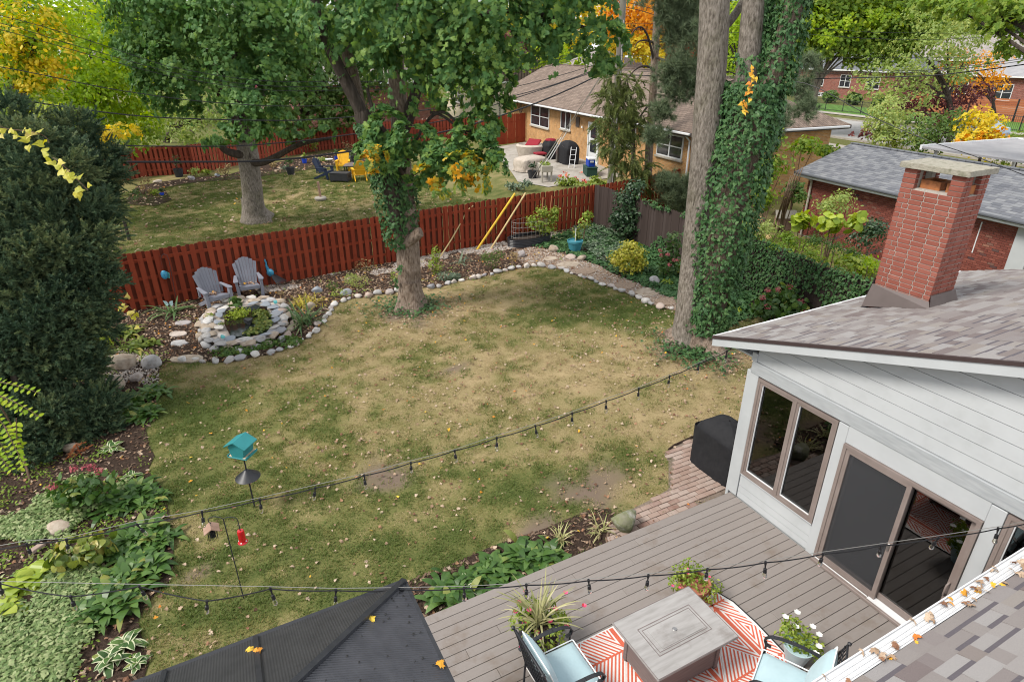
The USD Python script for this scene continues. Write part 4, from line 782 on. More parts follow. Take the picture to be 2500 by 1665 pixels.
def patio_chair(label, s, t, rot):
    c = hthing('patio_chair', label, 'chair', s, t, DZ + .012, rot)
    R = Ry(-.30) @ Ry(-PI / 2)                                       # back leaning
    seat = pillow(.60, .60, .13, .35, seed=3); seat.apply_translation((.02, 0, .42)); obj('seat_cushion', seat, 'cushion_blue', c, True)
    obj('piping', trimesh.Trimesh(np.array(edgepipe(.60, .60, .008).out.vertices) + [.02, 0, .455], edgepipe(.60, .60).out.faces, process=False), 'piping_white', c)
    bk = pillow(.56, .60, .17, .75, seed=7); v = np.array(bk.vertices) @ Ry(-PI / 2 - .32).T + [-.30, 0, .74]; obj('back_cushion', trimesh.Trimesh(v, bk.faces, process=False), 'cushion_blue', c, True)
    ep = edgepipe(.56, .60).out; obj('piping', trimesh.Trimesh(np.array(ep.vertices) @ Ry(-PI / 2 - .32).T + [-.30, 0, .74], ep.faces, process=False), 'piping_white', c)
    for y in (-1, 1):
        w = .335 * y
        obj('back_post', MB().tube([(-.34, w, .02), (-.32, w, .40), (-.37, w, .70), (-.47, w, 1.04), (-.485, w, 1.07)], .013, 8), 'metal_black', c, 40)
        obj('finial', MB().lathe([(0, -.02), (.02, -.01), (.024, .012), (0, .03)], 10, (-.487, w, 1.075)), 'metal_black', c, 40)
        obj('front_leg', MB().tube([(.33, w, .0), (.31, w, .2), (.30, w, .42), (.31, w, .56)], .013, 8), 'metal_black', c, 40)
        mb = MB(); arm = [(-.41, w, .66), (-.25, w * 1.04, .70), (-.05, w * 1.06, .705), (.15, w * 1.05, .69), (.28, w * 1.04, .65), (.335, w * 1.03, .58), (.31, w * 1.02, .51), (.25, w * 1.02, .50)]
        P = np.array([np.array([a for a in arm])[min(int(k), len(arm) - 2)] * (1 - (k - int(min(k, len(arm) - 1.001)))) + np.array(arm)[min(int(k) + 1, len(arm) - 1)] * (k - int(min(k, len(arm) - 1.001))) for k in np.linspace(0, len(arm) - 1.001, 26)])
        for a, b in zip(P[:-1], P[1:]): mb.seg(a, b + (b - a) * .1, .045, .012, np.array([0, 1.0, 0]) if abs((b - a)[2]) > .7 * np.linalg.norm(b - a) and False else EZ)
        obj('arm', mb, 'metal_black', c)
        obj('side_rail', MB().tube([(-.33, w * .97, .36), (.30, w * .97, .36)], .011, 6), 'metal_black', c)
    mb = MB()
    for k in range(9): z = .50 + k * .066; mb.tube([(-.335 - .19 * (z - .42), -.33, z), (-.335 - .19 * (z - .42), .33, z)], .006, 5)
    for k in range(9): y = -.29 + k * .0725; mb.tube([(-.345, y, .45), (-.475, y, 1.05)], .006, 5)
    obj('back_lattice', mb, 'metal_black', c)
    obj('top_rail', MB().tube([(-.475, -.335, 1.05), (-.485, -.17, 1.075), (-.487, 0, 1.08), (-.485, .17, 1.075), (-.475, .335, 1.05)], .012, 8), 'metal_black', c, 40)
    obj('seat_frame', MB().box((-.01, 0, .355), (.62, .64, .014)), 'metal_black', c)
    return c
patio_chair('black iron chair with pale blue cushions at the bottom beside the square planter', 2.80, 4.03, .0)
patio_chair('black iron chair with pale blue cushions at lower right by the white flowers', 4.97, 2.72, math.radians(118))
# planters
def leafstrip(rg, L, w, a, up, droop, n=5, o=(0, 0, 0), fold=.15, twist=.0):
    """A blade or strap leaf that rises at UP and bends over by DROOP."""
    d = np.array([math.cos(a), math.sin(a), 0]); s = np.array([-d[1], d[0], 0]); p = np.array(o, float); el = up; P, Wd = [], []
    prof = np.sin(np.linspace(.16, 1, n + 1) * PI) ** .7 if n > 1 else [1, 0]
    for k in range(n + 1):
        P.append(p.copy()); Wd.append(w / 2 * prof[k] if k < n else .001); p = p + L / n * (d * math.cos(el) + EZ * math.sin(el)); el -= droop / n
    P = np.array(P); Wd = np.array(Wd); v = np.empty((2 * (n + 1), 3)); v[::2] = P - s * Wd[:, None] + EZ * (fold * Wd)[:, None]; v[1::2] = P + s * Wd[:, None] + EZ * (fold * Wd)[:, None]
    f = [];
    for k in range(n): b = 2 * k; f += [[b, b + 1, b + 3], [b, b + 3, b + 2]]
    return v, np.array(f)
OVAL = np.array([(0, 0), (.18, .12), (.30, .36), (.28, .60), (.14, .86), (0, 1.0), (-.14, .86), (-.28, .60), (-.30, .36), (-.18, .12)])
ROUND = np.array([(0, 0), (.26, .02), (.46, .22), (.46, .50), (.28, .84), (0, 1.0), (-.28, .84), (-.46, .50), (-.46, .22), (-.26, .02)])
SMALL = np.array([(0, 0), (.26, .35), (.2, .7), (0, 1.0), (-.2, .7), (-.26, .35)])
def put(mb, base, R, o, sc=1.0): v, f = base; mb.add(v * sc @ R.T + o, f)
def leafball(mb, rg, c, rad, n, outline, size, up=.4, shell=.75, jit=.5, szvar=.35, curl=.2):
    """Leaves through an ellipsoid, mostly near its skin, turned out and up."""
    d = rg.normal(size=(n, 3)); d /= np.linalg.norm(d, axis=1, keepdims=True); r = 1 - (1 - shell) * rg.uniform(0, 1, n) ** .7 * 1.6
    p = np.asarray(c) + d * r[:, None] * np.asarray(rad); N = d + [0, 0, up] + rg.normal(0, jit, (n, 3)); F = frames(N, rg); base = [leafmesh(outline, 1.0, curl, curl, k) for k in range(3)]
    sz = size * rg.uniform(1 - szvar, 1 + szvar, n)
    for i in range(n): v, f = base[i % 3]; mb.add(v * sz[i] @ F[i].T + p[i], f, np.full(len(v), rg.uniform()))
    return mb
mat('leaf_lime', [(0, (.11, .18, .025)), (.5, (.20, .28, .04)), (1, (.31, .36, .07))], fac='rand', rough=.5, trans=.3)
mat('leaf_green', [(0, (.030, .065, .016)), (.5, (.05, .10, .024)), (1, (.085, .14, .035))], fac='rand', rough=.45, spec=.4, trans=.25)
mat('leaf_deep', [(0, (.016, .042, .016)), (.5, (.028, .062, .024)), (1, (.045, .085, .032))], fac='rand', rough=.4, spec=.45, trans=.15)
mat('leaf_spike', [(0, (.20, .21, .09)), (.6, (.34, .33, .16)), (1, (.45, .42, .24))], fac='rand', rough=.5, trans=.2)
mat('petal_pink', [(0, (.55, .06, .16)), (.6, (.70, .14, .27)), (1, (.55, .05, .05))], fac='rand', rough=.6, trans=.2)
mat('petal_white', (.78, .78, .75), rough=.6, trans=.2)
mat('stem_brown', [(.3, (.09, .055, .035)), (.7, (.15, .10, .065))], rough=.85)
mat('soil', [(.3, (.03, .02, .015)), (.7, (.055, .038, .028))], scale=40, rough=.95, bump=(50, 1, .02))
mat('pot_black', [(.3, (.018, .019, .022)), (.7, (.03, .031, .035))], rough=.5)
mat('terracotta', [(.3, (.27, .10, .06)), (.7, (.34, .14, .085))], scale=8, rough=.85)
mat('pot_blue', [(.3, (.42, .58, .62)), (.7, (.50, .65, .68))], rough=.4)
mat('pot_teal', [(.3, (.035, .17, .22)), (.7, (.05, .21, .27))], rough=.5)
def flowers(parent, rg, pts, m, size, name='flower'):
    for p in pts:
        mb = MB()
        for k in range(6): a = k * PI / 3 + rg.uniform(0, .4); put(mb, leafmesh(ROUND, size, -.3, -.2, k), Rz(a) @ Rx(.5), np.asarray(p))
        obj(name, mb, m, parent)
pl = hthing('flower_planter', 'square black planter with a spiky striped grass and pink flowers behind the left chair', 'planter', 2.86, 4.72)
mb = MB()
for a, b, c_, d_ in ((-.17, 0, .03, .37), (.17, 0, .03, .37), (0, -.17, .31, .03), (0, .17, .31, .03)): mb.cbox((a, b, .26), (c_, d_, .52), .006)
obj('box', mb, 'pot_black', pl); obj('soil', MB().box((0, 0, .42), (.30, .30, .02)), 'soil', pl)
mb = MB()
for k in range(46): mb.add(*leafstrip(rg, rg.uniform(.45, .75), .024, rg.uniform(0, 2 * PI), rg.uniform(.5, 1.5), rg.uniform(.5, 1.6), 6, (rg.normal(0, .03), rg.normal(0, .03), .45)))
obj('spike_leaves', mb, 'leaf_spike', pl)
mb = MB()
for c_ in ((-.2, .1, .52), (.2, .12, .5), (.22, -.08, .45), (-.18, -.2, .46), (.1, -.22, .40), (0, .24, .52), (.3, .0, .38)): leafball(mb, rg, c_, (.17, .17, .14), 110, SMALL, .055)
obj('foliage', mb, 'leaf_lime', pl)
flowers(pl, rg, [(rg.normal(0, .24), rg.normal(0, .24), rg.uniform(.50, .70)) for _ in range(16)], 'petal_pink', .04)
tp = hthing('flower_pot', 'round terracotta pot of trailing green and pink flowers behind the fire table', 'flower pot', 5.20, 4.42)
obj('pot', MB().lathe([(0, 0), (.15, 0), (.2, .26), (.225, .26), (.225, .31), (.2, .31), (.19, .27), (0, .27)], 24), 'terracotta', tp, 40)
mb = MB()
for c_ in ((0, 0, .30), (.2, .05, .30), (-.2, .1, .30), (.05, -.22, .26), (-.12, .2, .34), (.1, .22, .36), (-.05, .1, .42), (.24, -.12, .24)): leafball(mb, rg, c_, (.15, .15, .11), 95, SMALL, .05)
obj('foliage', mb, 'leaf_lime', tp); flowers(tp, rg, [(rg.normal(0, .2), rg.normal(0, .2), rg.uniform(.34, .45)) for _ in range(9)], 'petal_pink', .026)
bp = hthing('flower_pot', 'pale blue glazed pot with white flowers beside the lower right chair', 'flower pot', 5.66, 3.06)
obj('pot', MB().lathe([(0, 0), (.11, 0), (.17, .22), (.19, .30), (.175, .30), (.16, .26), (0, .26)], 24), 'pot_blue', bp, 40)
mb = MB()
for c_ in ((0, 0, .34), (.12, .1, .36), (-.1, .12, .42), (.05, -.15, .32), (-.02, .16, .52), (.16, -.08, .3)): leafball(mb, rg, c_, (.13, .13, .13), 85, SMALL, .055)
obj('foliage', mb, 'leaf_lime', bp); flowers(bp, rg, [(.18, -.1, .47), (.06, -.2, .44), (-.02, -.23, .40), (-.1, .2, .62), (.12, .2, .58), (.22, .02, .46), (.0, .1, .5)], 'petal_white', .05)
# ---------------------------------------------------------------- hard-top gazebo
N = {'g': ('geometry', {}), 'w': ('wave_texture', {'wave_type': 'bands', 'bands_direction': 'x', 'scale': 14.0, 'distortion': 0.0}), 'mp': ('mapping', {'rotation': (0, 0, -TH)}), 'n': ('noise_texture', {'scale': 5.0, 'detail': 6.0, 'roughness': .7}),
     'r': ('rgb_ramp', {'ramp': [(.35, (.034, .035, .042)), (.75, (.060, .061, .07))]}), 'b': ('bump', {'strength': .35, 'distance': .006}), 'p': ('principled_bsdf', {'roughness': .38, 'specular_ior_level': .5})}
for nm, dr, r_, c1 in (('canopy_panel', 'y', .34, None), ('canopy_mesh', 'x', .55, ((.017, .017, .018), (.03, .03, .031)))):  # one roof finish in two tones; the lighter has sky reflection painted in
    N2 = {k: (a, dict(b)) for k, (a, b) in N.items()}; N2['w'][1]['bands_direction'] = dr; N2['p'][1]['roughness'] = r_
    if c1: N2['r'][1]['ramp'] = [(.35, c1[0]), (.75, c1[1])]
    M[nm] = usdkit.material(stage, f'/World/Looks/{nm}_ribbed', N2, [('g.position', 'mp.vector'), ('mp.vector', 'w.vector'), ('g.position', 'n.vector'), ('n.fac', 'r.fac'), ('r.color', 'p.base_color'), ('w.fac', 'b.height'), ('b.normal', 'p.normal')], surface='p.BSDF')
gz = hthing('gazebo', 'dark hard top gazebo with ribbed hip roof panels at the bottom edge', 'gazebo', 1.15, 4.47, 0)
A_, B_, EZ0, AP = (-4.4, 0), (0, -4.2), 2.5, (-2.2, -2.1, 3.62)
def slope(p): return EZ0 + (AP[2] - EZ0) * min(-p[0] / 2.2, (p[0] + 4.4) / 2.2, -p[1] / 2.1, (p[1] + 4.2) / 2.1)
cs = [(0, 0), (-4.4, 0), (-4.4, -4.2), (0, -4.2)]
for k in range(4):
    a, b = cs[k], cs[(k + 1) % 4]; m = 'canopy_mesh' if k in (0, 2) else 'canopy_panel'
    parts = 6 if k in (0, 2) else 3
    for i in range(parts):
        p0 = np.array([*a, EZ0]) + (np.array([*b, EZ0]) - [*a, EZ0]) * i / parts; p1 = np.array([*a, EZ0]) + (np.array([*b, EZ0]) - [*a, EZ0]) * (i + 1) / parts; ap = np.array(AP)
        mid = (i + .5) / parts; def_ = lambda q, f: q + (ap - q) * f
        # each panel runs from the eave up to the hips or the apex
        def upto(q, fr): return q + (ap - q) * 1.0
        top0 = np.array(AP) if False else None
        ex = np.array([*b, EZ0]) - np.array([*a, EZ0]); Le = np.linalg.norm(ex); ex /= Le; mid_e = (np.array([*a, EZ0]) + [*b, EZ0]) / 2; upv = ap - mid_e
        def hip(d): return 1 - abs(d - Le / 2) / (Le / 2)
        d0, d1 = Le * i / parts, Le * (i + 1) / parts; pts = [p0, p1]
        pts.append(p1 + upv * hip(d1))
        if d0 < Le / 2 < d1: pts.append(mid_e + upv)
        pts.append(p0 + upv * hip(d0))
        obj('roof_panel', MB().quadpoly([q for q in pts]), m, gz)
    obj('eave_beam', MB().seg(np.array([*a, EZ0 - .03]), np.array([*b, EZ0 - .03]), .05, .07), 'metal_black', gz)
    obj('hip_rib', MB().seg(np.array([*a, EZ0 + .01]), np.array(AP) + [0, 0, .02], .055, .035), 'metal_black', gz)
    obj('leg', MB().cbox((a[0] * .93 - .12, a[1] * .93 - .12, EZ0 / 2), (.09, .09, EZ0 - .05), .01), 'metal_black', gz)
for d in (-1.38, -2.1, -2.8):
    u = np.array([d, 0, EZ0 + .012]); h = 1 - abs(-d - 2.2) / 2.2; obj('roof_rib', MB().seg(u, u + (np.array(AP) - np.array([-2.2, 0, EZ0])) * h, .04, .022), 'metal_black', gz)
obj('roof_rib', MB().seg(np.array([0, -1.4, EZ0 + .012]), np.array([0, -1.4, EZ0 + .012]) + (np.array(AP) - np.array([0, -2.1, EZ0])) * (1.4 / 2.1), .02, .012), 'metal_black', gz)
sp0 = []
for k in range(60):
    y = -rg.uniform(.15, 1.9); x = rg.uniform(y * 1.04 + .02, -.06)
    sp0.append((x, y, slope((x, y)) + .006))
obj('speck', (lambda mb: [mb.lathe([(0, 0), (rg.uniform(.006, .013), .002), (0, .006)], 6, q) for q in sp0] and mb)(MB()), 'rubber_black', gz, kind='stuff')
for x, y in ((-.42, -.50), (-.05, -1.05), (-1.35, -.35), (-1.42, -.2)):
    put_m = MB(); put(put_m, leafmesh(MAPLE, .075, .9, .5, 3), Rz(rg.uniform(0, 6)), np.array([x, y, slope((x, y)) + .03])); setcd(obj('fallen_leaf', put_m, 'litter_bright', gz))
# ---------------------------------------------------------------- covered grill on the brick paving
def cover(name, label, cat, loc, rot, w, d, h, m, seed=0, lid=.74, parent_extra=None, flare=.06):
    """A fitted cloth cover over a barbecue: square foot, wider shelf, rounded hood, folds."""
    t = thing(name, label, cat, loc, rot); n = 64; a = np.arange(n) * 2 * PI / n; rows = [(0, 1.0, 1.0), (.12, 1.0, 1.0), (.35, .99, .98), (.55, 1.0, 1.0), (.68, 1.0, 1.0), (lid, .96, .96), (lid + .08, .86, .88), (lid + .15, .72, .74), (lid + .21, .52, .55), (lid + .25, .28, .3), (lid + .262, .02, .02)]; V = []; _r = np.array(rows); _k = np.linspace(0, len(rows) - 1, 30); rows = np.stack([np.interp(_k, np.arange(len(rows)), _r[:, c]) for c in range(3)], 1)
    for z, fx, fy in rows:
        ca, sa = np.cos(a), np.sin(a); e = .38; x = np.sign(ca) * abs(ca) ** e * w / 2 * fx; y = np.sign(sa) * abs(sa) ** e * d / 2 * fy
        fold = 1 + (flare * (meshkit.fbm(np.column_stack([ca * 2.2 + seed, sa * 2.2, np.full(n, z * 1.2)]), 3, seed) - .5) * (1.6 - z)); V.append(np.column_stack([x * fold, y * fold, np.full(n, z * h) + (.03 * (meshkit.noise(np.column_stack([ca * 2, sa * 2, np.full(n, z * 4 + seed)]), seed) - .5) if .1 < z < .99 else 0)]))
    R = len(rows); V = np.vstack(V); V[:, :2] *= (1 + .055 * (meshkit.fbm(V * [5, 5, 2.2] + seed, 3, seed)[:, None] - .5) * 2); i, j = np.meshgrid(np.arange(R - 1), np.arange(n), indexing='ij'); q = np.stack([i * n + j, i * n + (j + 1) % n, (i + 1) * n + (j + 1) % n, (i + 1) * n + j], -1).reshape(-1, 4); mm = trimesh.Trimesh(V, np.vstack([q[:, [0, 1, 2]], q[:, [0, 2, 3]]]), process=False)
    obj('cover', mm, m, t, 50); return t
gcv = cover('grill_cover', 'black cloth covered barbecue grill on the brick paving at the house corner', 'grill', hw(7.98, 6.62, .03), TH, .78, 1.08, 1.2, 'cloth_black', 4, .62, flare=.1)
obj('strap', MB().cbox((-.335, -.25, .42), (.012, .025, .5), .004), 'rubber_black', gcv); obj('buckle', MB().cbox((-.34, .2, .5), (.02, .05, .09), .006), 'rubber_black', gcv)
# ---------------------------------------------------------------- bird feeders
mat('feeder_teal', [(.3, (.022, .17, .18)), (.7, (.03, .21, .22))], scale=4, rough=.45)
mat('seed', [(.3, (.40, .31, .2)), (.7, (.55, .46, .33))], scale=60, rough=.9)
mat('red_liquid', (.42, .008, .012), rough=.12, spec=.6)
mat('red_plastic', (.45, .02, .03), rough=.3)
mat('cedar', [(.3, (.23, .14, .10)), (.7, (.32, .21, .16))], scale=8, rough=.8)
P = gp(622, 1238); bf = thing('bird_feeder', 'teal house shaped bird feeder on a black pole with a squirrel baffle', 'bird feeder', P, TH - .75)
obj('pole', MB().tube([(0, 0, -.1), (0, 0, 1.14)], .013, 8), 'metal_black', bf)
obj('baffle', MB().lathe([(.014, .80), (.03, .80), (.20, .655), (.204, .650), (.195, .652), (.014, .785)], 28), 'metal_black', bf, 30)
obj('tray', MB().cbox((0, 0, 1.13), (.36, .30, .02), .004), 'feeder_teal', bf)
mb = MB().box((-.176, 0, 1.155), (.012, .30, .03)).box((.176, 0, 1.155), (.012, .30, .03)); obj('perch', mb, 'feeder_teal', bf)
obj('seed', MB().box((-.135, 0, 1.146), (.06, .27, .014)).box((.135, 0, 1.146), (.06, .27, .014)), 'seed', bf)
mb = MB().prism([(-.11, 1.14), (.11, 1.14), (.15, 1.33), (0, 1.42), (-.15, 1.33)], -.13, .13, Rx(PI / 2)); obj('hopper', mb, 'feeder_teal', bf)
for k in (-1, 1):
    mb = MB().add([(k * .0, -.17, 1.452), (k * .0, .17, 1.452), (k * .20, .17, 1.345), (k * .20, -.17, 1.345), (0, -.17, 1.436), (0, .17, 1.436), (k * .20, .17, 1.33), (k * .20, -.17, 1.33)], BOXF if k < 0 else BOXF[:, ::-1]); obj('roof_panel', mb, 'feeder_teal', bf)
P = gp(595, 1460); sh = thing('shepherd_hook', 'thin black double shepherd hook standing in the grass', 'garden hook', P, 0)
obj('pole', MB().tube([(0, 0, -.1), (0, 0, 1.46)], .0075, 6), 'metal_black', sh)
def arc(sgn, R, drop):
    a = np.linspace(PI, 0, 12); return [(sgn * R * (1 + math.cos(x)), 0, 1.46 + R * .55 * math.sin(x)) for x in a] + [(sgn * 2 * R, 0, 1.46 - drop), (sgn * (2 * R - .025), 0, 1.46 - drop - .03)]
obj('hook', MB().tube(arc(-1, .105, .03), .006, 6), 'metal_black', sh); obj('hook', MB().tube(arc(1, .095, .07), .006, 6), 'metal_black', sh)
hf = thing('hummingbird_feeder', 'red glass hummingbird feeder hanging from the hook', 'bird feeder', P + [.19, 0, 1.06], 0)
obj('hanger', MB().tube([(0, 0, .22), (0, 0, .31)], .008, 6), 'metal_black', hf)
obj('bottle', MB().lathe([(0, .03), (.042, .03), (.047, .06), (.047, .19), (.04, .215), (0, .22)], 16), 'red_liquid', hf, 40)
obj('base', MB().lathe([(0, 0), (.06, 0), (.068, .012), (.055, .03), (0, .035)], 18), 'red_plastic', hf, 40)
for k in range(4): obj('port', MB().lathe([(0, 0), (.012, 0), (.008, .01), (0, .012)], 8, (.05 * math.cos(k * 1.57), .05 * math.sin(k * 1.57), .026)), 'petal_white', hf)
wf = thing('wire_feeder', 'small brown roofed cage feeder hanging from the left arm of the hook', 'bird feeder', P + [-.2, 0, 1.16], .5)
obj('hanger', MB().tube([(0, 0, .19), (0, 0, .27)], .004, 5), 'wire_steel', wf)
for k in (-1, 1): obj('roof_panel', MB().add([(0, -.09, .2), (0, .09, .2), (k * .10, .09, .14), (k * .10, -.09, .14), (0, -.09, .188), (0, .09, .188), (k * .10, .09, .128), (k * .10, -.09, .128)], BOXF), 'cedar', wf)
mb = MB()
for k in range(7):
    for sx in (-1, 1): mb.tube([(sx * .055, -.06 + k * .02, 0), (sx * .055, -.06 + k * .02, .14)], .003, 4); mb.tube([(-.055 + k * .018, sx * .06, 0), (-.055 + k * .018, sx * .06, .14)], .003, 4)
obj('cage', mb, 'metal_black', wf); obj('suet', MB().cbox((0, 0, .06), (.07, .08, .10), .01), 'rubber_black', wf)
# ---------------------------------------------------------------- string lights
def strand(label, px, z0, z1, sup0, sup1, extra, seed, group='strings of bulb lights'):
    g = np.random.default_rng(seed); us = np.array([p[0] for p in px]); zz = np.interp(us, [us[0], us[-1]], [z0, z1]); P = np.array([onz(u, v, z) for (u, v), z in zip(px, zz)]); t = thing('string_light', label, 'string lights', P[0], 0, group); c = []
    for a, b in zip(P[:-1], P[1:]):
        L = np.linalg.norm(b - a); c += [a + (b - a) * f - EZ * .05 * L * 4 * f * (1 - f) * .5 for f in np.linspace(0, 1, 6)[:-1]]
    c.append(P[-1]); obj('cable', MB().tube(np.array(c), .0065, 6), 'wire_black', t, off=P[0])
    a, b = P[0] + [0, 0, .05], P[-1] + [0, 0, .06]; S = np.array([P[i] + [0, 0, .018 + .03 * g.uniform()] for i in range(len(P))]); S = np.array([P[i] + [0, 0, .03] for i in range(len(P)) if i not in (0, 2, 4)]) if extra else S
    obj('support_wire', MB().tube(S, .0032, 5), 'wire_steel', t, off=P[0])
    for k, p in enumerate(P[1:-1] if len(P) > 3 else P):
        sw = Rx(g.normal(0, .12)) @ Ry(g.normal(0, .12))
        if (us[k + 1]) in SKIPB: continue
        sk = obj('socket', MB().lathe([(0, .014), (.013, .014), (.013, -.012), (.009, -.03), (.0065, -.06), (.008, -.066), (.017, -.072), (.0175, -.10), (.019, -.108), (.019, -.118), (0, -.118)], 10, p, sw), 'bulb_socket', t, 40, off=P[0])
        obj('bulb', MB().lathe([(.013, -.118), (.018, -.128), (.024, -.15), (.023, -.168), (.014, -.182), (0, -.186)], 12, p, sw), 'bulb_glass', sk, True, off=P[0])
SKIPB = set()
strand('upper string of bulb lights from the roof corner across the lawn', [(-40,1345),(65,1328),(162,1317),(334,1280),(493,1250),(634,1220),(770,1191),(889,1161),(1003,1130),(1110,1100),(1213,1069),(1307,1040),(1397,1009),(1480,979),(1560,949),(1635,919),(1707,888),(1775,858),(1786,850)], 2.5, 2.86, 0, 0, False, 1)
strand('lower string of bulb lights over the deck and gazebo to the house wall', [(-60,1408),(0,1424),(172,1456),(340,1431),(505,1467),(660,1437),(820,1441),(983,1439),(1133,1436),(1285,1428),(1437,1417),(1583,1405),(1727,1390),(1869,1373),(2010,1352),(2150,1332),(2292,1312),(2437,1290),(2530,1272)], 2.5, 2.62, 0, 0, True, 2)
# ---------------------------------------------------------------- trees
rg = np.random.default_rng(40)
mat('bark_grey', [(.3, (.075, .062, .05)), (.5, (.19, .165, .14)), (.7, (.30, .265, .23))], scale=24, detail=8, rough=.95, spec=.1, bump=(24, 1.0, .05), stretch=(1.0, 1.0, .3), dirt=(1.6, (.72, .74, .66), .5, .7))
mat('bark_brown', [(.3, (.085, .06, .045)), (.5, (.21, .16, .125)), (.7, (.32, .26, .21))], scale=22, detail=8, rough=.95, spec=.1, bump=(22, 1.0, .05), stretch=(1.0, 1.0, .3), dirt=(1.6, (.72, .70, .66), .5, .7))
mat('bark_dark', [(.3, (.035, .028, .023)), (.6, (.075, .06, .05)), (.8, (.12, .10, .085))], scale=12, detail=6, rough=.95, spec=.1, bump=(12, 1.0, .05), stretch=(1.0, 1.0, .2))
mat('cut_wood', [(.3, (.24, .19, .15)), (.7, (.34, .28, .22))], scale=14, rough=.9)
def leafmat(n, r, tr=.35, **k): mat(n, r, fac='both', mixn=.35, scale=.9, rough=.5, spec=.22, trans=tr, **k)
leafmat('maple_leaf', [(0, (.042, .11, .034)), (.4, (.078, .17, .05)), (.75, (.14, .24, .06)), (.93, (.24, .33, .06)), (1, (.55, .38, .03))])
leafmat('maple_turning', [(0, (.06, .15, .04)), (.4, (.12, .21, .05)), (.58, (.38, .34, .04)), (.72, (.68, .36, .02)), (1, (.66, .22, .03))])
leafmat('tree_lime', [(0, (.13, .24, .014)), (.5, (.24, .37, .02)), (1, (.40, .46, .035))], .45)
leafmat('tree_yellow', [(0, (.34, .36, .025)), (.5, (.58, .48, .035)), (1, (.72, .56, .06))], .45)
leafmat('tree_fresh', [(0, (.085, .165, .022)), (.6, (.165, .255, .036)), (1, (.30, .34, .06))], .4)
leafmat('tree_mid', [(0, (.045, .095, .024)), (.6, (.085, .15, .036)), (1, (.17, .21, .055))])
leafmat('tree_dark', [(0, (.012, .028, .013)), (.6, (.024, .048, .02)), (1, (.045, .075, .028))], .2)
leafmat('tree_orange', [(0, (.42, .18, .012)), (.5, (.62, .30, .018)), (1, (.68, .42, .03))], .45)
leafmat('tree_red', [(0, (.20, .035, .022)), (.6, (.34, .07, .035)), (1, (.42, .14, .04))], .35)
leafmat('tree_plum', [(0, (.07, .022, .026)), (.6, (.14, .045, .045)), (1, (.22, .09, .065))], .3)
leafmat('tree_haze', [(0, (.16, .24, .065)), (.6, (.27, .34, .10)), (1, (.42, .42, .14))], .4)
leafmat('ivy_leaf', [(0, (.026, .072, .026)), (.5, (.046, .108, .036)), (.9, (.085, .155, .052)), (1, (.16, .21, .06))], .12)
leafmat('juniper_leaf', [(0, (.038, .072, .040)), (.5, (.078, .128, .070)), (.8, (.14, .19, .092)), (1, (.28, .27, .12))], .12)
leafmat('juniper_light', [(0, (.08, .125, .062)), (.6, (.15, .20, .09)), (1, (.28, .28, .12))], .12)
leafmat('juniper_dark', [(0, (.024, .05, .030)), (.6, (.05, .09, .05)), (1, (.09, .13, .06))], .12)
leafmat('pine_needle', [(0, (.07, .11, .06)), (.6, (.125, .165, .09)), (1, (.20, .22, .12))], .15)
leafmat('hemlock_leaf', [(0, (.09, .125, .04)), (.6, (.145, .18, .055)), (1, (.22, .24, .075))], .2)
def limb(pts, radii, sides=12, n=None, seed=0, wob=.0, flut=0.0):
    """A smooth tapering limb through points."""
    from scipy.interpolate import CubicSpline
    P = np.asarray(pts, float); k = np.arange(len(P)); n = n or max(6, (len(P) - 1) * 6); kk = np.linspace(0, len(P) - 1, n); p = CubicSpline(k, P)(kk) if len(P) > 2 else P[0] + (P[1] - P[0]) * kk[:, None]; r = np.interp(kk, k, radii)
    mb = MB().tube(p, r, sides); v = np.vstack(mb.v)
    if flut:
        c = np.repeat(p, sides, 0); d = v - c; a = np.tile(np.arange(sides) * 2 * PI / sides, len(p)); tz = np.repeat(kk, sides); f = 1 + flut * (meshkit.fbm(np.column_stack([np.cos(a) * 2.2 + seed, np.sin(a) * 2.2, tz * .5]), 3, seed) - .5) * 2; v = c + d * f[:, None]; mb.v = [v]
    return mb
def pxl(pts): return [atY(u, v, Y) for u, v, Y in pts]
def flare(base, r0, r1, h, lobes, sides, seed, rootscale=.5):
    """The root flare of a trunk: lobed rings that spread to the ground."""
    g = np.random.default_rng(seed); n = 9; zz = np.linspace(-.25, h, n); a = np.arange(sides) * 2 * PI / sides; ph = g.uniform(0, 2 * PI, lobes); V = []
    for z in zz:
        f = max(0, 1 - max(z, 0) / h) ** 2.2; r = r1 + (r0 - r1) * f; w = sum(np.exp(-((np.angle(np.exp(1j * (a - p)))) / .32) ** 2) for p in ph); V.append(np.column_stack([np.cos(a) * (r + rootscale * f * w * r0), np.sin(a) * (r + rootscale * f * w * r0), np.full(sides, z)]) + base)
    V = np.vstack(V); i, j = np.meshgrid(np.arange(n - 1), np.arange(sides), indexing='ij'); q = np.stack([i * sides + j, i * sides + (j + 1) % sides, (i + 1) * sides + (j + 1) % sides, (i + 1) * sides + j], -1).reshape(-1, 4)
    return MB().add(V, np.vstack([q[:, [0, 1, 2]], q[:, [0, 2, 3]]]))
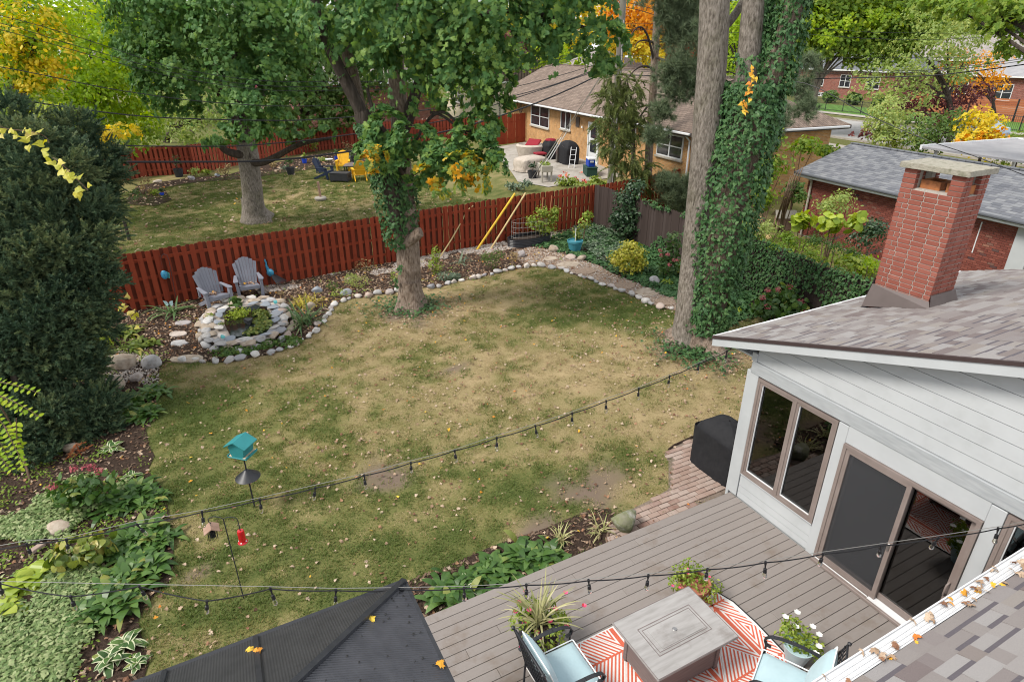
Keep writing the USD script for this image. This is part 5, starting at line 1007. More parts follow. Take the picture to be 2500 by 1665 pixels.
def sprays(mb, rg, c, rad, nclump, per, outline, size, droop=.35, clump=.33, base=None, shell=.55):
    """A crown lobe: flattened overlapping sprays of leaves hung around an ellipsoid, with gaps between them."""
    base = base or [leafmesh(outline, 1.0, rg.uniform(.05, .4), rg.uniform(.1, .5), k) for k in range(4)]; rad = np.asarray(rad, float); R = rad.mean()
    d = rg.normal(size=(nclump, 3)); d /= np.linalg.norm(d, axis=1, keepdims=True); q = np.asarray(c) + d * rad * (1 - (1 - shell) * rg.uniform(0, 1, nclump) ** 1.2)[:, None]
    for k in range(nclump):
        o = d[k] + [0, 0, .55]; o /= np.linalg.norm(o); cr = clump * R * rg.uniform(.6, 1.35); tone = rg.uniform(-.16, .16)
        F = frames(o[None], rg)[0]; xy = rg.normal(0, .5, (per, 2)); p = q[k] + (xy[:, :1] * F[:, 0] + xy[:, 1:] * F[:, 1]) * cr; p[:, 2] -= droop * cr * (xy ** 2).sum(1) * .5; p += rg.normal(0, .06 * cr, (per, 3))
        N = o + rg.normal(0, .38, (per, 3)); Fr = frames(N, rg); s = size * rg.uniform(.65, 1.25, per); rr = np.clip(rg.uniform(0, 1, per) * .72 + .14 + tone, 0, .999)
        for i in range(per):
            v, f = base[i & 3]; mb.add(v * s[i] @ Fr[i].T + p[i], f, np.full(len(v), rr[i]))
    return mb
def lobes(mb, rg, blobs, px2m, outline, size, dens=1.0, per=26, **k):
    for u, v, Y, ru, rv in blobs:
        c = atY(u, v, Y); s = np.linalg.norm(c - [0, 0, CAM_H]) / FPX * px2m; rad = np.array([ru * s, (ru + rv) / 2 * s, rv * s]); n = max(4, int(dens * 7.5 * rad[0] * rad[2] / (size * size * per * .35)))
        sprays(mb, rg, c, rad, n, per, outline, size, **k)
# -- the maple in the yard, ivy on its lower trunk
Yb = 17.75; base = gp(1005, 752)
mt = thing('maple_tree', 'dark green maple in the yard with an ivy clad forked trunk', 'tree', base)
mb = limb(pxl([(1003,752,17.7),(1000,690,17.72),(996,620,17.75),(992,560,17.78),(984,500,17.8)]), [.36, .34, .335, .34, .36], 18, 26, 1, 0, .10); mb.mesh(flare(base, .46, .34, .9, 5, 18, 2).out); tr = obj('trunk', mb, 'bark_brown', mt, 40, off=base)
obj('trunk', limb(pxl([(990,520,17.85),(985,440,17.95),(978,340,18.0),(972,240,18.05),(966,140,18.1),(958,20,18.2),(950,-120,18.2)]), [.30, .25, .25, .235, .21, .17, .1], 16, 36, 3, 0, .10), 'bark_brown', mt, 40, off=base)
obj('limb', limb(pxl([(978,560,17.6),(955,470,17.5),(930,390,17.5),(902,320,17.5),(880,275,17.5)]), [.24, .25, .25, .25, .22], 14, 28, 4, 0, .1), 'bark_dark', mt, 40, off=base)
obj('limb', limb(pxl([(888,290,17.5),(855,220,17.4),(820,150,17.3),(790,80,17.2),(770,10,17.1),(760,-90,17)]), [.17, .165, .15, .13, .11, .08], 12, 30, 5, 0, .08), 'bark_dark', mt, 40, off=base)
obj('limb', limb(pxl([(884,285,17.55),(866,215,17.7),(850,140,17.8),(835,60,17.9),(822,-40,18)]), [.17, .19, .16, .14, .1], 12, 28, 6, 0, .08), 'bark_brown', mt, 40, off=base)
for pts, r in (([(980,300,18),(1005,240,17.9),(1025,180,17.8),(1045,110,17.6),(1060,30,17.4)], (.11, .10, .09, .07, .05)), ([(985,330,17.9),(1015,250,17.7),(1040,165,17.4),(1085,135,17.2),(1150,100,17)], (.09, .09, .075, .055, .03)), ([(975,360,17.7),(920,290,17.4),(895,200,17.3)], (.07, .06, .04)), ([(1040,60,17.6),(1150,40,17.2),(1280,30,17.0),(1400,60,16.8),(1480,70,16.7)], (.08, .075, .06, .045, .02)), ([(1280,30,17),(1330,50,16.8),(1400,35,16.6)], (.04, .035, .02)), ([(985,420,17.7),(1060,280,17.2),(1110,295,16.9),(1150,320,16.7)], (.05, .045, .035, .02)), ([(1050,275,17.2),(1090,290,17.1),(1125,318,16.9),(1158,330,16.8)], (.04, .035, .028, .012)), ([(990,440,17.6),(1080,390,16.9),(1180,370,16.6)], (.05, .04, .02)), ([(985,430,17.5),(950,370,17),(910,350,16.8)], (.05, .04, .02))):
    obj('branch', limb(pxl(pts), r, 8, 24), 'bark_dark', mt, 40, off=base)
obj('cut_stub', limb([atY(985,600,17.6), atY(1015,575,17.45), atY(1028,566,17.4)], [.17, .17, .14], 12, 12), 'bark_brown', mt, 40, off=base)
obj('knot', MB().lathe([(.0, .02), (.07, .03), (.11, .0), (.1, -.04)], 14, atY(998, 518, 17.42), Rx(PI / 2 - .2)), 'bark_brown', mt, 40, off=base)
crown = MB()
lobes(crown, rg, [(850,50,17.2,110,90),(960,40,17.0,120,85),(1070,50,16.8,120,90),(1180,60,16.8,120,95),(1260,95,16.8,80,75),(900,130,16.9,80,45),(1000,150,16.6,105,60),(1110,160,16.6,95,75),(1200,190,16.6,75,75),(1190,265,16.6,55,50),(1060,235,17.4,70,40),(1330,95,16.7,75,45),(1385,60,16.7,85,50),(1470,85,16.6,70,70),(1480,150,16.6,50,30),(1320,30,16.8,80,50),(1420,20,16.6,80,45),(790,20,17.8,70,60),(900,-60,17.3,180,70),(1120,-60,16.9,200,80),(1380,-50,16.6,150,70)], 1.0, MAPLE, .145, .66)
lobes(crown, rg, [(935,310,16.6,55,45),(925,372,16.5,60,45),(1010,340,16.5,75,55),(1080,375,16.4,75,50),(1150,360,16.4,75,50),(1195,390,16.3,50,45),(1170,310,16.6,60,45),(1000,405,16.5,70,40),(1210,250,16.7,40,45)], 1.0, MAPLE, .14, 1.0)
obj('crown', crown, 'maple_leaf', mt, off=base, kind='stuff')
crown = MB(); lobes(crown, rg, [(905,395,15.6,32,26),(912,372,15.6,34,22),(1095,445,15.7,70,35),(1150,435,15.7,55,40),(1180,400,15.7,35,30),(1060,420,15.8,45,28),(1120,400,15.6,70,30)], 1.0, MAPLE, .14, .6); obj('turning_leaves', crown, 'maple_turning', mt, off=base, kind='stuff', label='orange and yellow lower sprays')
# -- ivy climbs trunks and fences
IVY = np.array([(0, 0), (.30, -.10), (.42, .12), (.36, .34), (.16, .62), (0, 1.0), (-.16, .62), (-.36, .34), (-.42, .12), (-.30, -.10)])
def ivy_leaves(mb, rg, p, N, size):
    base = [leafmesh(IVY, 1.0, .3, .25, k) for k in range(3)]; Nn = N + rg.normal(0, .42, N.shape) + [0, 0, .25]; F = frames(Nn, rg); down = -EZ
    for i in range(len(p)):
        z = F[i][:, 2]; y = down - z * (down @ z) + rg.normal(0, .45, 3); y -= z * (y @ z); y /= np.linalg.norm(y); Fi = np.stack([np.cross(y, z), y, z], 1); v, f = base[i % 3]; mb.add(v * size * rg.uniform(.55, 1.3) @ Fi.T + p[i], f, np.full(len(v), rg.uniform()))
def ivy_trunk(axis, rad, n, size, rg, az=None, thick=.12, patch=0, mb=None):
    """Ivy leaves round a trunk whose axis is a list of points; az limits them to a side (direction, half width)."""
    P = np.asarray(axis, float); kk = rg.uniform(0, len(P) - 1.001, n); i = kk.astype(int); t = (kk - i)[:, None]; c = P[i] * (1 - t) + P[i + 1] * t; r = np.interp(kk, np.arange(len(P)), rad); a = rg.uniform(-PI, PI, n)
    if az is not None: a = az[0] + rg.uniform(-1, 1, n) * az[1]
    N = np.column_stack([np.cos(a), np.sin(a), 0 * a]); p = c + N * (r + rg.uniform(.0, thick, n) + thick * (meshkit.noise(np.column_stack([np.cos(a) * 2.5, np.sin(a) * 2.5, c[:, 2] * 1.6]), 4) - .4))[:, None]
    if patch: k = meshkit.fbm(np.column_stack([a * 1.2, c[:, 2] * 1.1, 0 * a]), 2, 9) > patch; p, N = p[k], N[k]
    mb = mb or MB(); ivy_leaves(mb, rg, p, N, size); return mb
iv = thing('ivy_vine', 'dark ivy climbing the forked trunk of the yard maple', 'ivy', base + [-.3, -.3, 0]); io = base + [-.3, -.3, 0]
mb = ivy_trunk(pxl([(975,600,17.72),(965,520,17.65),(945,440,17.55),(930,390,17.5),(908,330,17.5),(893,300,17.5)]), [.30, .37, .36, .30, .26, .2], 2500, .105, rg)
ivy_trunk(pxl([(985,560,17.8),(982,500,17.8),(985,450,17.9)]), [.36, .36, .28], 700, .105, rg, mb=mb)
ivy_trunk(pxl([(985,690,17.7),(985,640,17.7),(984,590,17.7)]), [.34, .34, .34], 420, .09, rg, az=(-2.2, .75), thick=.06, patch=.45, mb=mb)
g = base[:2] + rg.normal(0, .55, (900, 2)) * [1.1, .8]; ivy_leaves(mb, rg, np.column_stack([g, .05 + rg.uniform(0, .12, len(g))]), np.tile([0, 0, 1.0], (len(g), 1)), .085)
ivy_trunk(pxl([(1003,752,17.7),(1001,720,17.72)]), [.44, .38], 260, .085, rg, mb=mb)
obj('foliage', mb, 'ivy_leaf', iv, off=io, kind='stuff')
# -- the twin-trunked tree by the house
Yc = 15.06; base = gp(1690, 838)
tt = thing('twin_trunk_tree', 'huge twin trunked tree by the house corner, bare furrowed left trunk', 'tree', base)
mb = limb(pxl([(1675,845,15.1),(1683,760,15.2),(1694,650,15.3),(1705,540,15.4),(1716,430,15.45),(1726,300,15.5),(1737,160,15.6),(1744,20,15.65),(1750,-120,15.7)]), [.46, .37, .345, .325, .32, .33, .33, .33, .30], 22, 70, 2, 0, .10); obj('trunk', mb, 'bark_grey', tt, 40, off=base)
mb = limb(pxl([(1725,840,15.05),(1735,740,15.1),(1752,640,15.15),(1775,520,15.2),(1805,400,15.3),(1828,280,15.4),(1840,200,15.4)]), [.50, .42, .40, .40, .42, .46, .48], 20, 60, 4, 0, .08); mb.mesh(flare(base + [.15, .05, 0], .66, .5, .9, 6, 24, 5, .6).out); obj('trunk', mb, 'bark_brown', tt, 40, off=base)
obj('limb', limb(pxl([(1825,260,15.4),(1826,180,15.4),(1832,90,15.45),(1840,0,15.5),(1846,-110,15.5)]), [.36, .27, .25, .24, .22], 16, 36, 6, 0, .1), 'bark_grey', tt, 40, off=base)
obj('limb', limb(pxl([(1845,230,15.5),(1862,140,15.6),(1872,60,15.7),(1880,-60,15.8)]), [.30, .19, .17, .15], 14, 30, 7, 0, .1), 'bark_grey', tt, 40, off=base)
obj('limb', limb(pxl([(1850,260,15.3),(1885,180,15.2),(1915,100,15.1),(1940,10,15.0),(1960,-90,15)]), [.32, .25, .23, .21, .18], 14, 30, 8, 0, .1), 'bark_brown', tt, 40, off=base)
obj('branch', limb(pxl([(1745,90,15.6),(1775,60,15.9),(1805,20,16.2),(1830,-40,16.6)]), [.10, .10, .09, .08], 10, 20, 9), 'bark_grey', tt, 40, off=base)
for u, v in ((1640, 835), (1770, 870), (1800, 885)): obj('root', limb([base + (gp(u, v) - base) * .25 + [0, 0, .22], base + (gp(u, v) - base) * .6 + [0, 0, .07], gp(u, v) + [0, 0, -.04]], [.16, .10, .04], 9, 12), 'bark_brown', tt, 40, off=base)
iv = thing('ivy_vine', 'thick ivy sheathing the right trunk of the twin trunked tree', 'ivy', base + [.3, -.4, 0]); io = base + [.3, -.4, 0]
mb = ivy_trunk(pxl([(1722,800,15.05),(1735,740,15.1),(1750,660,15.15),(1768,560,15.2),(1792,450,15.25),(1815,350,15.3),(1832,270,15.35),(1842,200,15.4)]), [.46, .47, .52, .60, .63, .63, .60, .50], 9000, .105, rg, thick=.17)
ivy_trunk(pxl([(1885,230,15.2),(1905,140,15.15),(1930,60,15.1),(1948,-40,15)]), [.34, .31, .28, .25], 1500, .10, rg, thick=.12, mb=mb)
ivy_trunk(pxl([(1852,240,15.4),(1858,150,15.5),(1862,70,15.6),(1866,-20,15.6)]), [.24, .2, .17, .15], 1500, .10, rg, az=(-1.7, 1.5), thick=.10, patch=.36, mb=mb); ivy_trunk(pxl([(1835,260,15.3),(1832,200,15.3),(1836,130,15.4)]), [.56,.40,.27], 700, .10, rg, thick=.1, patch=.44, mb=mb)
ivy_trunk(pxl([(1692,790,15.15),(1700,700,15.2),(1712,600,15.25)]), [.40, .37, .34], 500, .085, rg, az=(-.5, .7), thick=.05, patch=.46, mb=mb)
g = base[:2] + [-.15, -.75] + rg.normal(0, .42, (750, 2)); g = np.vstack([g, base[:2] + rg.normal(0, .6, (300, 2))]); ivy_leaves(mb, rg, np.column_stack([g, .05 + rg.uniform(0, .18, len(g))]), np.tile([0, 0, 1.0], (len(g), 1)), .085)
obj('foliage', mb, 'ivy_leaf', iv, off=io, kind='stuff')
mb = MB()
for u, v in ((1836,175),(1838,190),(1834,205),(1840,182),(1833,215),(1830,225),(1828,240),(1816,250),(1820,258),(1818,266),(1822,252)):
    for k in range(3): p = atY(u + rg.normal(0, 3), v + rg.normal(0, 4), 14.62); ivy_leaves(mb, rg, p[None], np.array([[0, -1.0, .2]]), .10)
obj('dead_leaves', mb, 'litter_bright', iv, off=io, label='tuft of dead orange leaves in the ivy')
# -- maple of the neighbouring yard
base = gp(625, 540); base[2] = float(gh(*base[:2]))
mt2 = thing('maple_tree', 'broad green maple on the lawn behind the red fence', 'tree', base)
mb = limb(pxl([(622,545,28),(618,490,28),(612,430,28.05),(606,385,28.1),(600,345,28.1)]), [.50, .45, .43, .46, .40], 18, 30, 11, 0, .08); mb.mesh(flare(base, .70, .47, 1.1, 6, 22, 12, .35).out); obj('trunk', mb, 'bark_grey', mt2, 40, off=base)
for pts, r in (([(606,385,28),(598,300,28.2),(592,200,28.4),(585,100,28.5),(580,0,28.6)], (.36, .28, .24, .2, .15)), ([(600,380,27.9),(570,375,27.6),(548,366,27.4),(530,345,27.2)], (.20, .17, .14, .08)), ([(612,395,27.9),(650,394,27.6),(690,374,27.2),(730,354,26.8),(768,345,26.6),(815,338,26.4)], (.18, .15, .12, .10, .07, .03)), ([(602,345,28),(560,270,27.6),(520,190,27.4),(495,110,27.2),(480,30,27.2)], (.2, .17, .14, .11, .08)), ([(598,330,28.2),(630,250,28.5),(660,160,28.6),(690,60,28.6)], (.2, .17, .14, .1)), ([(592,200,28.4),(560,100,28.2),(545,0,28)], (.12, .1, .07)), ([(660,160,28.6),(720,130,28),(760,110,27.6)], (.10, .08, .04))):
    obj('limb', limb(pxl(pts), r, 10, 28, 13, 0, .06), 'bark_dark', mt2, 40, off=base)
crown = MB()
lobes(crown, rg, [(350,60,27,75,70),(440,40,26.5,90,70),(540,50,26,90,70),(640,40,26,90,70),(720,60,26.5,70,80),(370,140,26.6,65,55),(450,150,26,75,60),(385,205,26.3,50,45),(430,240,26.2,60,40),(560,140,25.6,70,55),(640,150,25.6,75,65),(690,180,26,55,60),(560,220,25.4,55,45),(620,240,25.2,70,50),(660,290,25.2,55,40),(600,305,25.1,60,40),(545,330,25.2,40,25),(480,200,26,45,35),(400,-30,26.5,140,60),(620,-30,26,160,60),(310,90,27.5,40,40),(755,150,27.4,40,60),(735,315,26.2,38,16),(790,322,26,40,18),(520,345,26.8,30,14)], 1.0, MAPLE, .17, .66, per=22)
obj('crown', crown, 'maple_leaf', mt2, off=base, kind='stuff')
# -- drooping conifers round the utility pole, and the pine behind the twin tree
def needle_fan(rg, L, n, w, spread=.5, droop=.3):
    """A feathery spray: short flat needles or twigs along a drooping axis."""
    mb = MB(); 
    for k in range(n):
        f = (k + .5) / n; c = np.array([f * L, 0, -droop * L * f * f]); s = 1 if k % 2 else -1; l = L * .42 * (1 - .7 * f) * rg.uniform(.7, 1.2); a = s * rg.uniform(.5, 1.05); d = np.array([math.cos(a), math.sin(a) , rg.normal(0, spread * .5)]); d /= np.linalg.norm(d); sd = np.cross(d, [0, 0, 1.0]) * w; mb.add([c - sd, c + sd, c + d * l], [[0, 1, 2]]); 
        u = np.cross(d, sd); u = u / (np.linalg.norm(u) + 1e-9) * w; mb.add([c - u, c + u, c + d * l * .9 + [0, 0, -.02]], [[0, 1, 2]])
    return mb
def conifer_scatter(parent, blobs, n, size, protos, rg, seed, up=.3, shell=.5, off=None, tuft=0):
    P, D = [], []
    tot = sum(b[3] * b[4] for b in blobs)
    for u, v, Y, ru, rv in blobs:
        c = atY(u, v, Y); s = np.linalg.norm(c - [0, 0, CAM_H]) / FPX; k = max(6, int(n * ru * rv / tot)); d = rg.normal(size=(k, 3)); d /= np.linalg.norm(d, axis=1, keepdims=True)
        nz = meshkit.fbm(np.column_stack([d * 2.3 + u * .01]), 2, 3)[:, None]; P.append(c + d * np.array([ru, (ru + rv) / 2, rv]) * s * (1 - (1 - shell) * rg.uniform(0, 1, (k, 1)) ** .9) * (.72 + .55 * nz)); D.append(d + [0, 0, up] + rg.normal(0, .45, (k, 3)))
    P, D = np.vstack(P), np.vstack(D); X = D / np.linalg.norm(D, axis=1, keepdims=True); Y = np.cross(np.tile([0, 0, 1.0], (len(X), 1)) + rg.normal(0, .35, X.shape), X); Y /= np.linalg.norm(Y, axis=1, keepdims=True); F = np.stack([X, Y, np.cross(X, Y)], 2)
    if tuft:
        n_ = len(P) // tuft; P, D, ID = [], [], []; Rr = np.array([b[3] * b[4] for b in blobs], float); pick = rg.choice(len(blobs), n_, p=Rr / Rr.sum())
        for k in pick:
            u, v, Y, ru, rv = blobs[k]; c = atY(u, v, Y); s = np.linalg.norm(c - [0, 0, CAM_H]) / FPX; R3 = np.array([ru, (ru + rv) / 2, rv]) * s; d = rg.normal(size=3) + [0, -.15, .3]; d /= np.linalg.norm(d); q = c + d * R3 * rg.uniform(.62, 1.12); rt = rg.uniform(.2, .42) * size / .31; e = rg.normal(size=(tuft, 3)) + d * .5 + [0, 0, .3]; e /= np.linalg.norm(e, axis=1, keepdims=True)
            P.append(q + e * (rt * rg.uniform(.15, 1, tuft) ** .6)[:, None] * [1.15, 1.15, .75]); D.append(e * .8 + d * .5 + [0, 0, up * .6] + rg.normal(0, .25, (tuft, 3))); ID.append(np.where(rg.uniform(0, 1, tuft) < .72, rg.choice(4, p=(.3, .25, .25, .2)), rg.integers(0, 4, tuft)))
        P, D = np.vstack(P), np.vstack(D); X = D / np.linalg.norm(D, axis=1, keepdims=True); Y = np.cross(np.tile([0, 0, 1.0], (len(X), 1)) + rg.normal(0, .35, X.shape), X); Y /= np.linalg.norm(Y, axis=1, keepdims=True); F = np.stack([X, Y, np.cross(X, Y)], 2)
    P = P - (0 if off is None else np.asarray(off)); scatter('crown', protos, P, rots=quats(F), scales=size * rg.uniform(.6, 1.35, len(P)), idx=np.concatenate(ID) if tuft else None, parent=parent, seed=seed, kind='stuff')
base = gp(1545, 492); hl = thing('hemlock_tree', 'yellow green drooping conifer beside the utility pole', 'tree', base)
obj('trunk', limb([base, atY(1545, 330, base[1]), atY(1530, 190, base[1])], [.14, .10, .03], 9, 12), 'bark_dark', hl, 40, off=base)
fan = [(needle_fan(rg, 1.0, 22, .035, .5, .45), 'hemlock_leaf') for _ in range(3)]
conifer_scatter(hl, [(1500,200,29.5,22,28),(1490,245,29.5,30,22),(1525,262,29.2,30,28),(1545,215,29.5,22,28),(1512,318,29,36,26),(1550,300,29.3,24,34),(1495,352,28.8,34,20),(1535,385,28.8,32,22),(1508,405,28.6,20,14),(1570,410,29,20,26),(1560,455,29.4,28,22),(1475,300,29,20,18)], 900, .5, fan, rg, 41, up=-.55, off=base)
base = gp(1580, 505); base[1] += 0; pt = thing('pine_tree', 'tall bare stemmed pine behind the dark corner fence', 'tree', base)
Yp = float(base[1]); obj('trunk', limb(pxl([(1576,510,Yp),(1582,420,Yp),(1587,330,Yp),(1594,230,Yp),(1599,130,Yp),(1606,20,Yp),(1612,-90,Yp)]), [.22, .19, .19, .18, .165, .15, .12], 12, 40, 15, 0, .06), 'bark_brown', pt, 40, off=base)
for pts in ([(1600,30,Yp),(1625,20,Yp-.6),(1650,12,Yp-1)], [(1597,160,Yp),(1570,70,Yp-.7),(1545,80,Yp-1.2),(1535,92,Yp-1.5)], [(1596,105,Yp),(1565,100,Yp-.7),(1550,118,Yp-1)], [(1594,170,Yp),(1560,165,Yp-.7),(1525,205,Yp-1.2)], [(1592,230,Yp),(1640,240,Yp-.8),(1660,255,Yp-1.2)], [(1590,250,Yp),(1560,290,Yp-.9),(1540,330,Yp-1.4)], [(1588,300,Yp),(1545,310,Yp-1),(1500,330,Yp-1.6)], [(1598,140,Yp),(1650,150,Yp-.9),(1690,140,Yp-1.2)], [(1590,320,Yp),(1540,350,Yp-1),(1500,400,Yp-1.5)], [(1597,180,Yp),(1640,200,Yp-.6)]):
    obj('branch', limb(pxl(pts), np.linspace(.055, .015, len(pts)), 7, 14), 'bark_dark', pt, 40, off=base)
def needle_tuft(rg, n, L, w):
    mb = MB()
    for _ in range(n):
        d = rg.normal(size=3) + [1.1, 0, .3]; d /= np.linalg.norm(d); s = np.cross(d, rg.normal(size=3)); s = s / np.linalg.norm(s) * w; mb.add([-s, s, d * L * rg.uniform(.7, 1.1)], [[0, 1, 2]])
    return mb
nt = [(needle_tuft(rg, 46, .24, .006), 'pine_needle') for _ in range(3)]
conifer_scatter(pt, [(1660,60,27.5,45,35),(1690,90,27,40,35),(1640,100,27.5,35,25),(1660,150,27,50,30),(1640,190,27.2,45,35),(1690,200,27,35,40),(1650,230,27,40,20),(1620,270,27,35,25),(1600,330,27,35,25),(1630,40,27.5,30,40),(1680,20,27.5,50,30),(1650,-20,27.5,90,40),(1960,210,27,30,30),(1970,260,26.5,25,30),(1980,150,27,25,20),(1880,300,27,60,50)], 2600, 1.15, nt, rg, 43, up=.25, shell=.2, off=base)
base = gp(1668, 530); yp = thing('young_pine', 'low bushy pine poking up behind the dark brown fence', 'tree', base)
obj('trunk', limb([base, base + [0, 0, 2.0]], [.05, .02], 7, 6), 'bark_dark', yp, off=base)
conifer_scatter(yp, [(1650,470,base[1],50,38),(1630,440,base[1],35,25),(1670,500,base[1],40,25),(1690,450,base[1],30,40)], 650, 1.2, nt, rg, 44, up=.3, shell=.2, off=base)
# -- junipers along the left edge
sp = [(needle_fan(rg, 1.0, 30, .042, .9, .05), k) for k in ('juniper_leaf', 'juniper_leaf', 'juniper_light', 'juniper_dark')]
for nm, lb, b, h, r, blobs, n, sz in (
    ('juniper_tree', 'tall dark blue green juniper filling the left edge', (-12.6, 13.6), 6.6, .16, [(25,300,14.5,45,35),(60,360,14.2,60,40),(140,300,14.8,18,50),(150,370,14.6,60,26),(240,375,15,60,22),(215,330,15,14,28),(280,385,15.2,35,25),(90,420,13.6,100,60),(200,440,14.3,75,45),(260,480,14.6,40,45),(60,520,13,90,70),(160,560,13,100,70),(240,590,13.4,60,60),(40,640,12.4,80,80),(150,680,12.4,100,80),(240,690,12.9,60,60),(90,800,11.8,110,80),(200,790,12.3,70,60),(30,900,11.2,70,80)], 17000, .27),
    ('juniper_tree', 'spreading lower juniper with a rust brown patch at the lawn edge', (-9.9, 10.6), 2.6, .10, [(110,930,11.2,70,50),(190,900,11.6,50,50),(70,1030,10.6,80,60),(170,1030,10.8,70,60),(250,1050,11,55,60),(275,1000,11.2,35,35),(100,1130,10.2,80,60),(200,1130,10.5,65,45),(60,1200,9.8,70,40),(130,1220,9.8,50,30),(290,1060,11,30,50)], 9500, .22)):
    bb = np.array([*b, 0.0]); t = thing(nm, lb, 'tree', bb); obj('trunk', limb([bb, bb + [.1, .1, h * .5], bb + [0, 0, h]], [r, r * .7, .02], 9, 14), 'bark_dark', t, off=bb); conifer_scatter(t, [(u * .88 - 4, v, Y, ru * .92, rv) for u, v, Y, ru, rv in blobs], n, sz, sp, rg, 45, up=.45, shell=.45, off=bb, tuft=46)
mb = MB(); pr = sp[0][0].out
for u, v in ((178,1090),(182,1098),(190,1108),(186,1085),(198,1112),(95,915),(92,918),(170,1128),(195,1102)):
    F = frames(rg.normal(size=(1, 3)), rg)[0]; mb.mesh(trimesh.Trimesh(pr.vertices * .24, pr.faces, process=False), F, atY(u, v, 9.95 if v > 1000 else 11))
mat('needle_dead', [(0, (.26, .085, .035)), (1, (.42, .16, .06))], fac='rand', rough=.8); obj('dead_sprays', mb, 'needle_dead', '/World/juniper_tree_001', off=(-9.9, 10.6, 0), label='rust brown dead sprays')
# ---------------------------------------------------------------- neighbouring buildings and yards
rg = np.random.default_rng(50)
brickmat('brick_tan', PHI, (.50, .27, .10), (.40, .20, .07), (.42, .33, .22), .20, .068, .007, bias=.1)
brickmat('brick_house', PHI, (.24, .065, .045), (.17, .045, .035), (.34, .26, .22), .21, .07, .008)
brickmat('roof_brown', PHI + PI / 2, (.225, .17, .135), (.16, .118, .095), (.085, .065, .055), .30, .15, .012, plane='roof', bump=.5, rough=.95)
brickmat('roof_slate', PHI + PI / 2, (.165, .172, .19), (.115, .12, .135), (.05, .052, .06), .30, .15, .012, plane='roof', bump=.6, rough=.9)
brickmat('roof_far', PHI + PI / 2, (.33, .30, .28), (.25, .225, .21), (.14, .125, .12), .3, .15, .012, plane='roof', bump=.3, rough=.9)
mat('wood_white', (.62, .63, .63), rough=.5); mat('fascia_brown', (.07, .055, .048), rough=.6); mat('cream_siding', [(.3, (.55, .50, .36)), (.7, (.62, .57, .43))], scale=2, rough=.6)
mat('stone_sill', (.36, .33, .28), rough=.85); mat('pane_dark', [(.3, (.012, .014, .016)), (.7, (.04, .045, .05))], scale=1.2, rough=.05, spec=.8)
mat('concrete', [(.3, (.27, .245, .215)), (.7, (.36, .33, .29))], scale=3, rough=.9, bump=(30, .3, .01), dirt=(1.2, (.75, .72, .68), .5, .7))
mat('asphalt', [(.3, (.27, .262, .25)), (.7, (.34, .33, .315))], scale=1.2, rough=.9, bump=(60, .3, .01), dirt=(.5, (.8, .8, .8), .5, .7))
mat('gutter_grey', (.075, .08, .09), rough=.5)
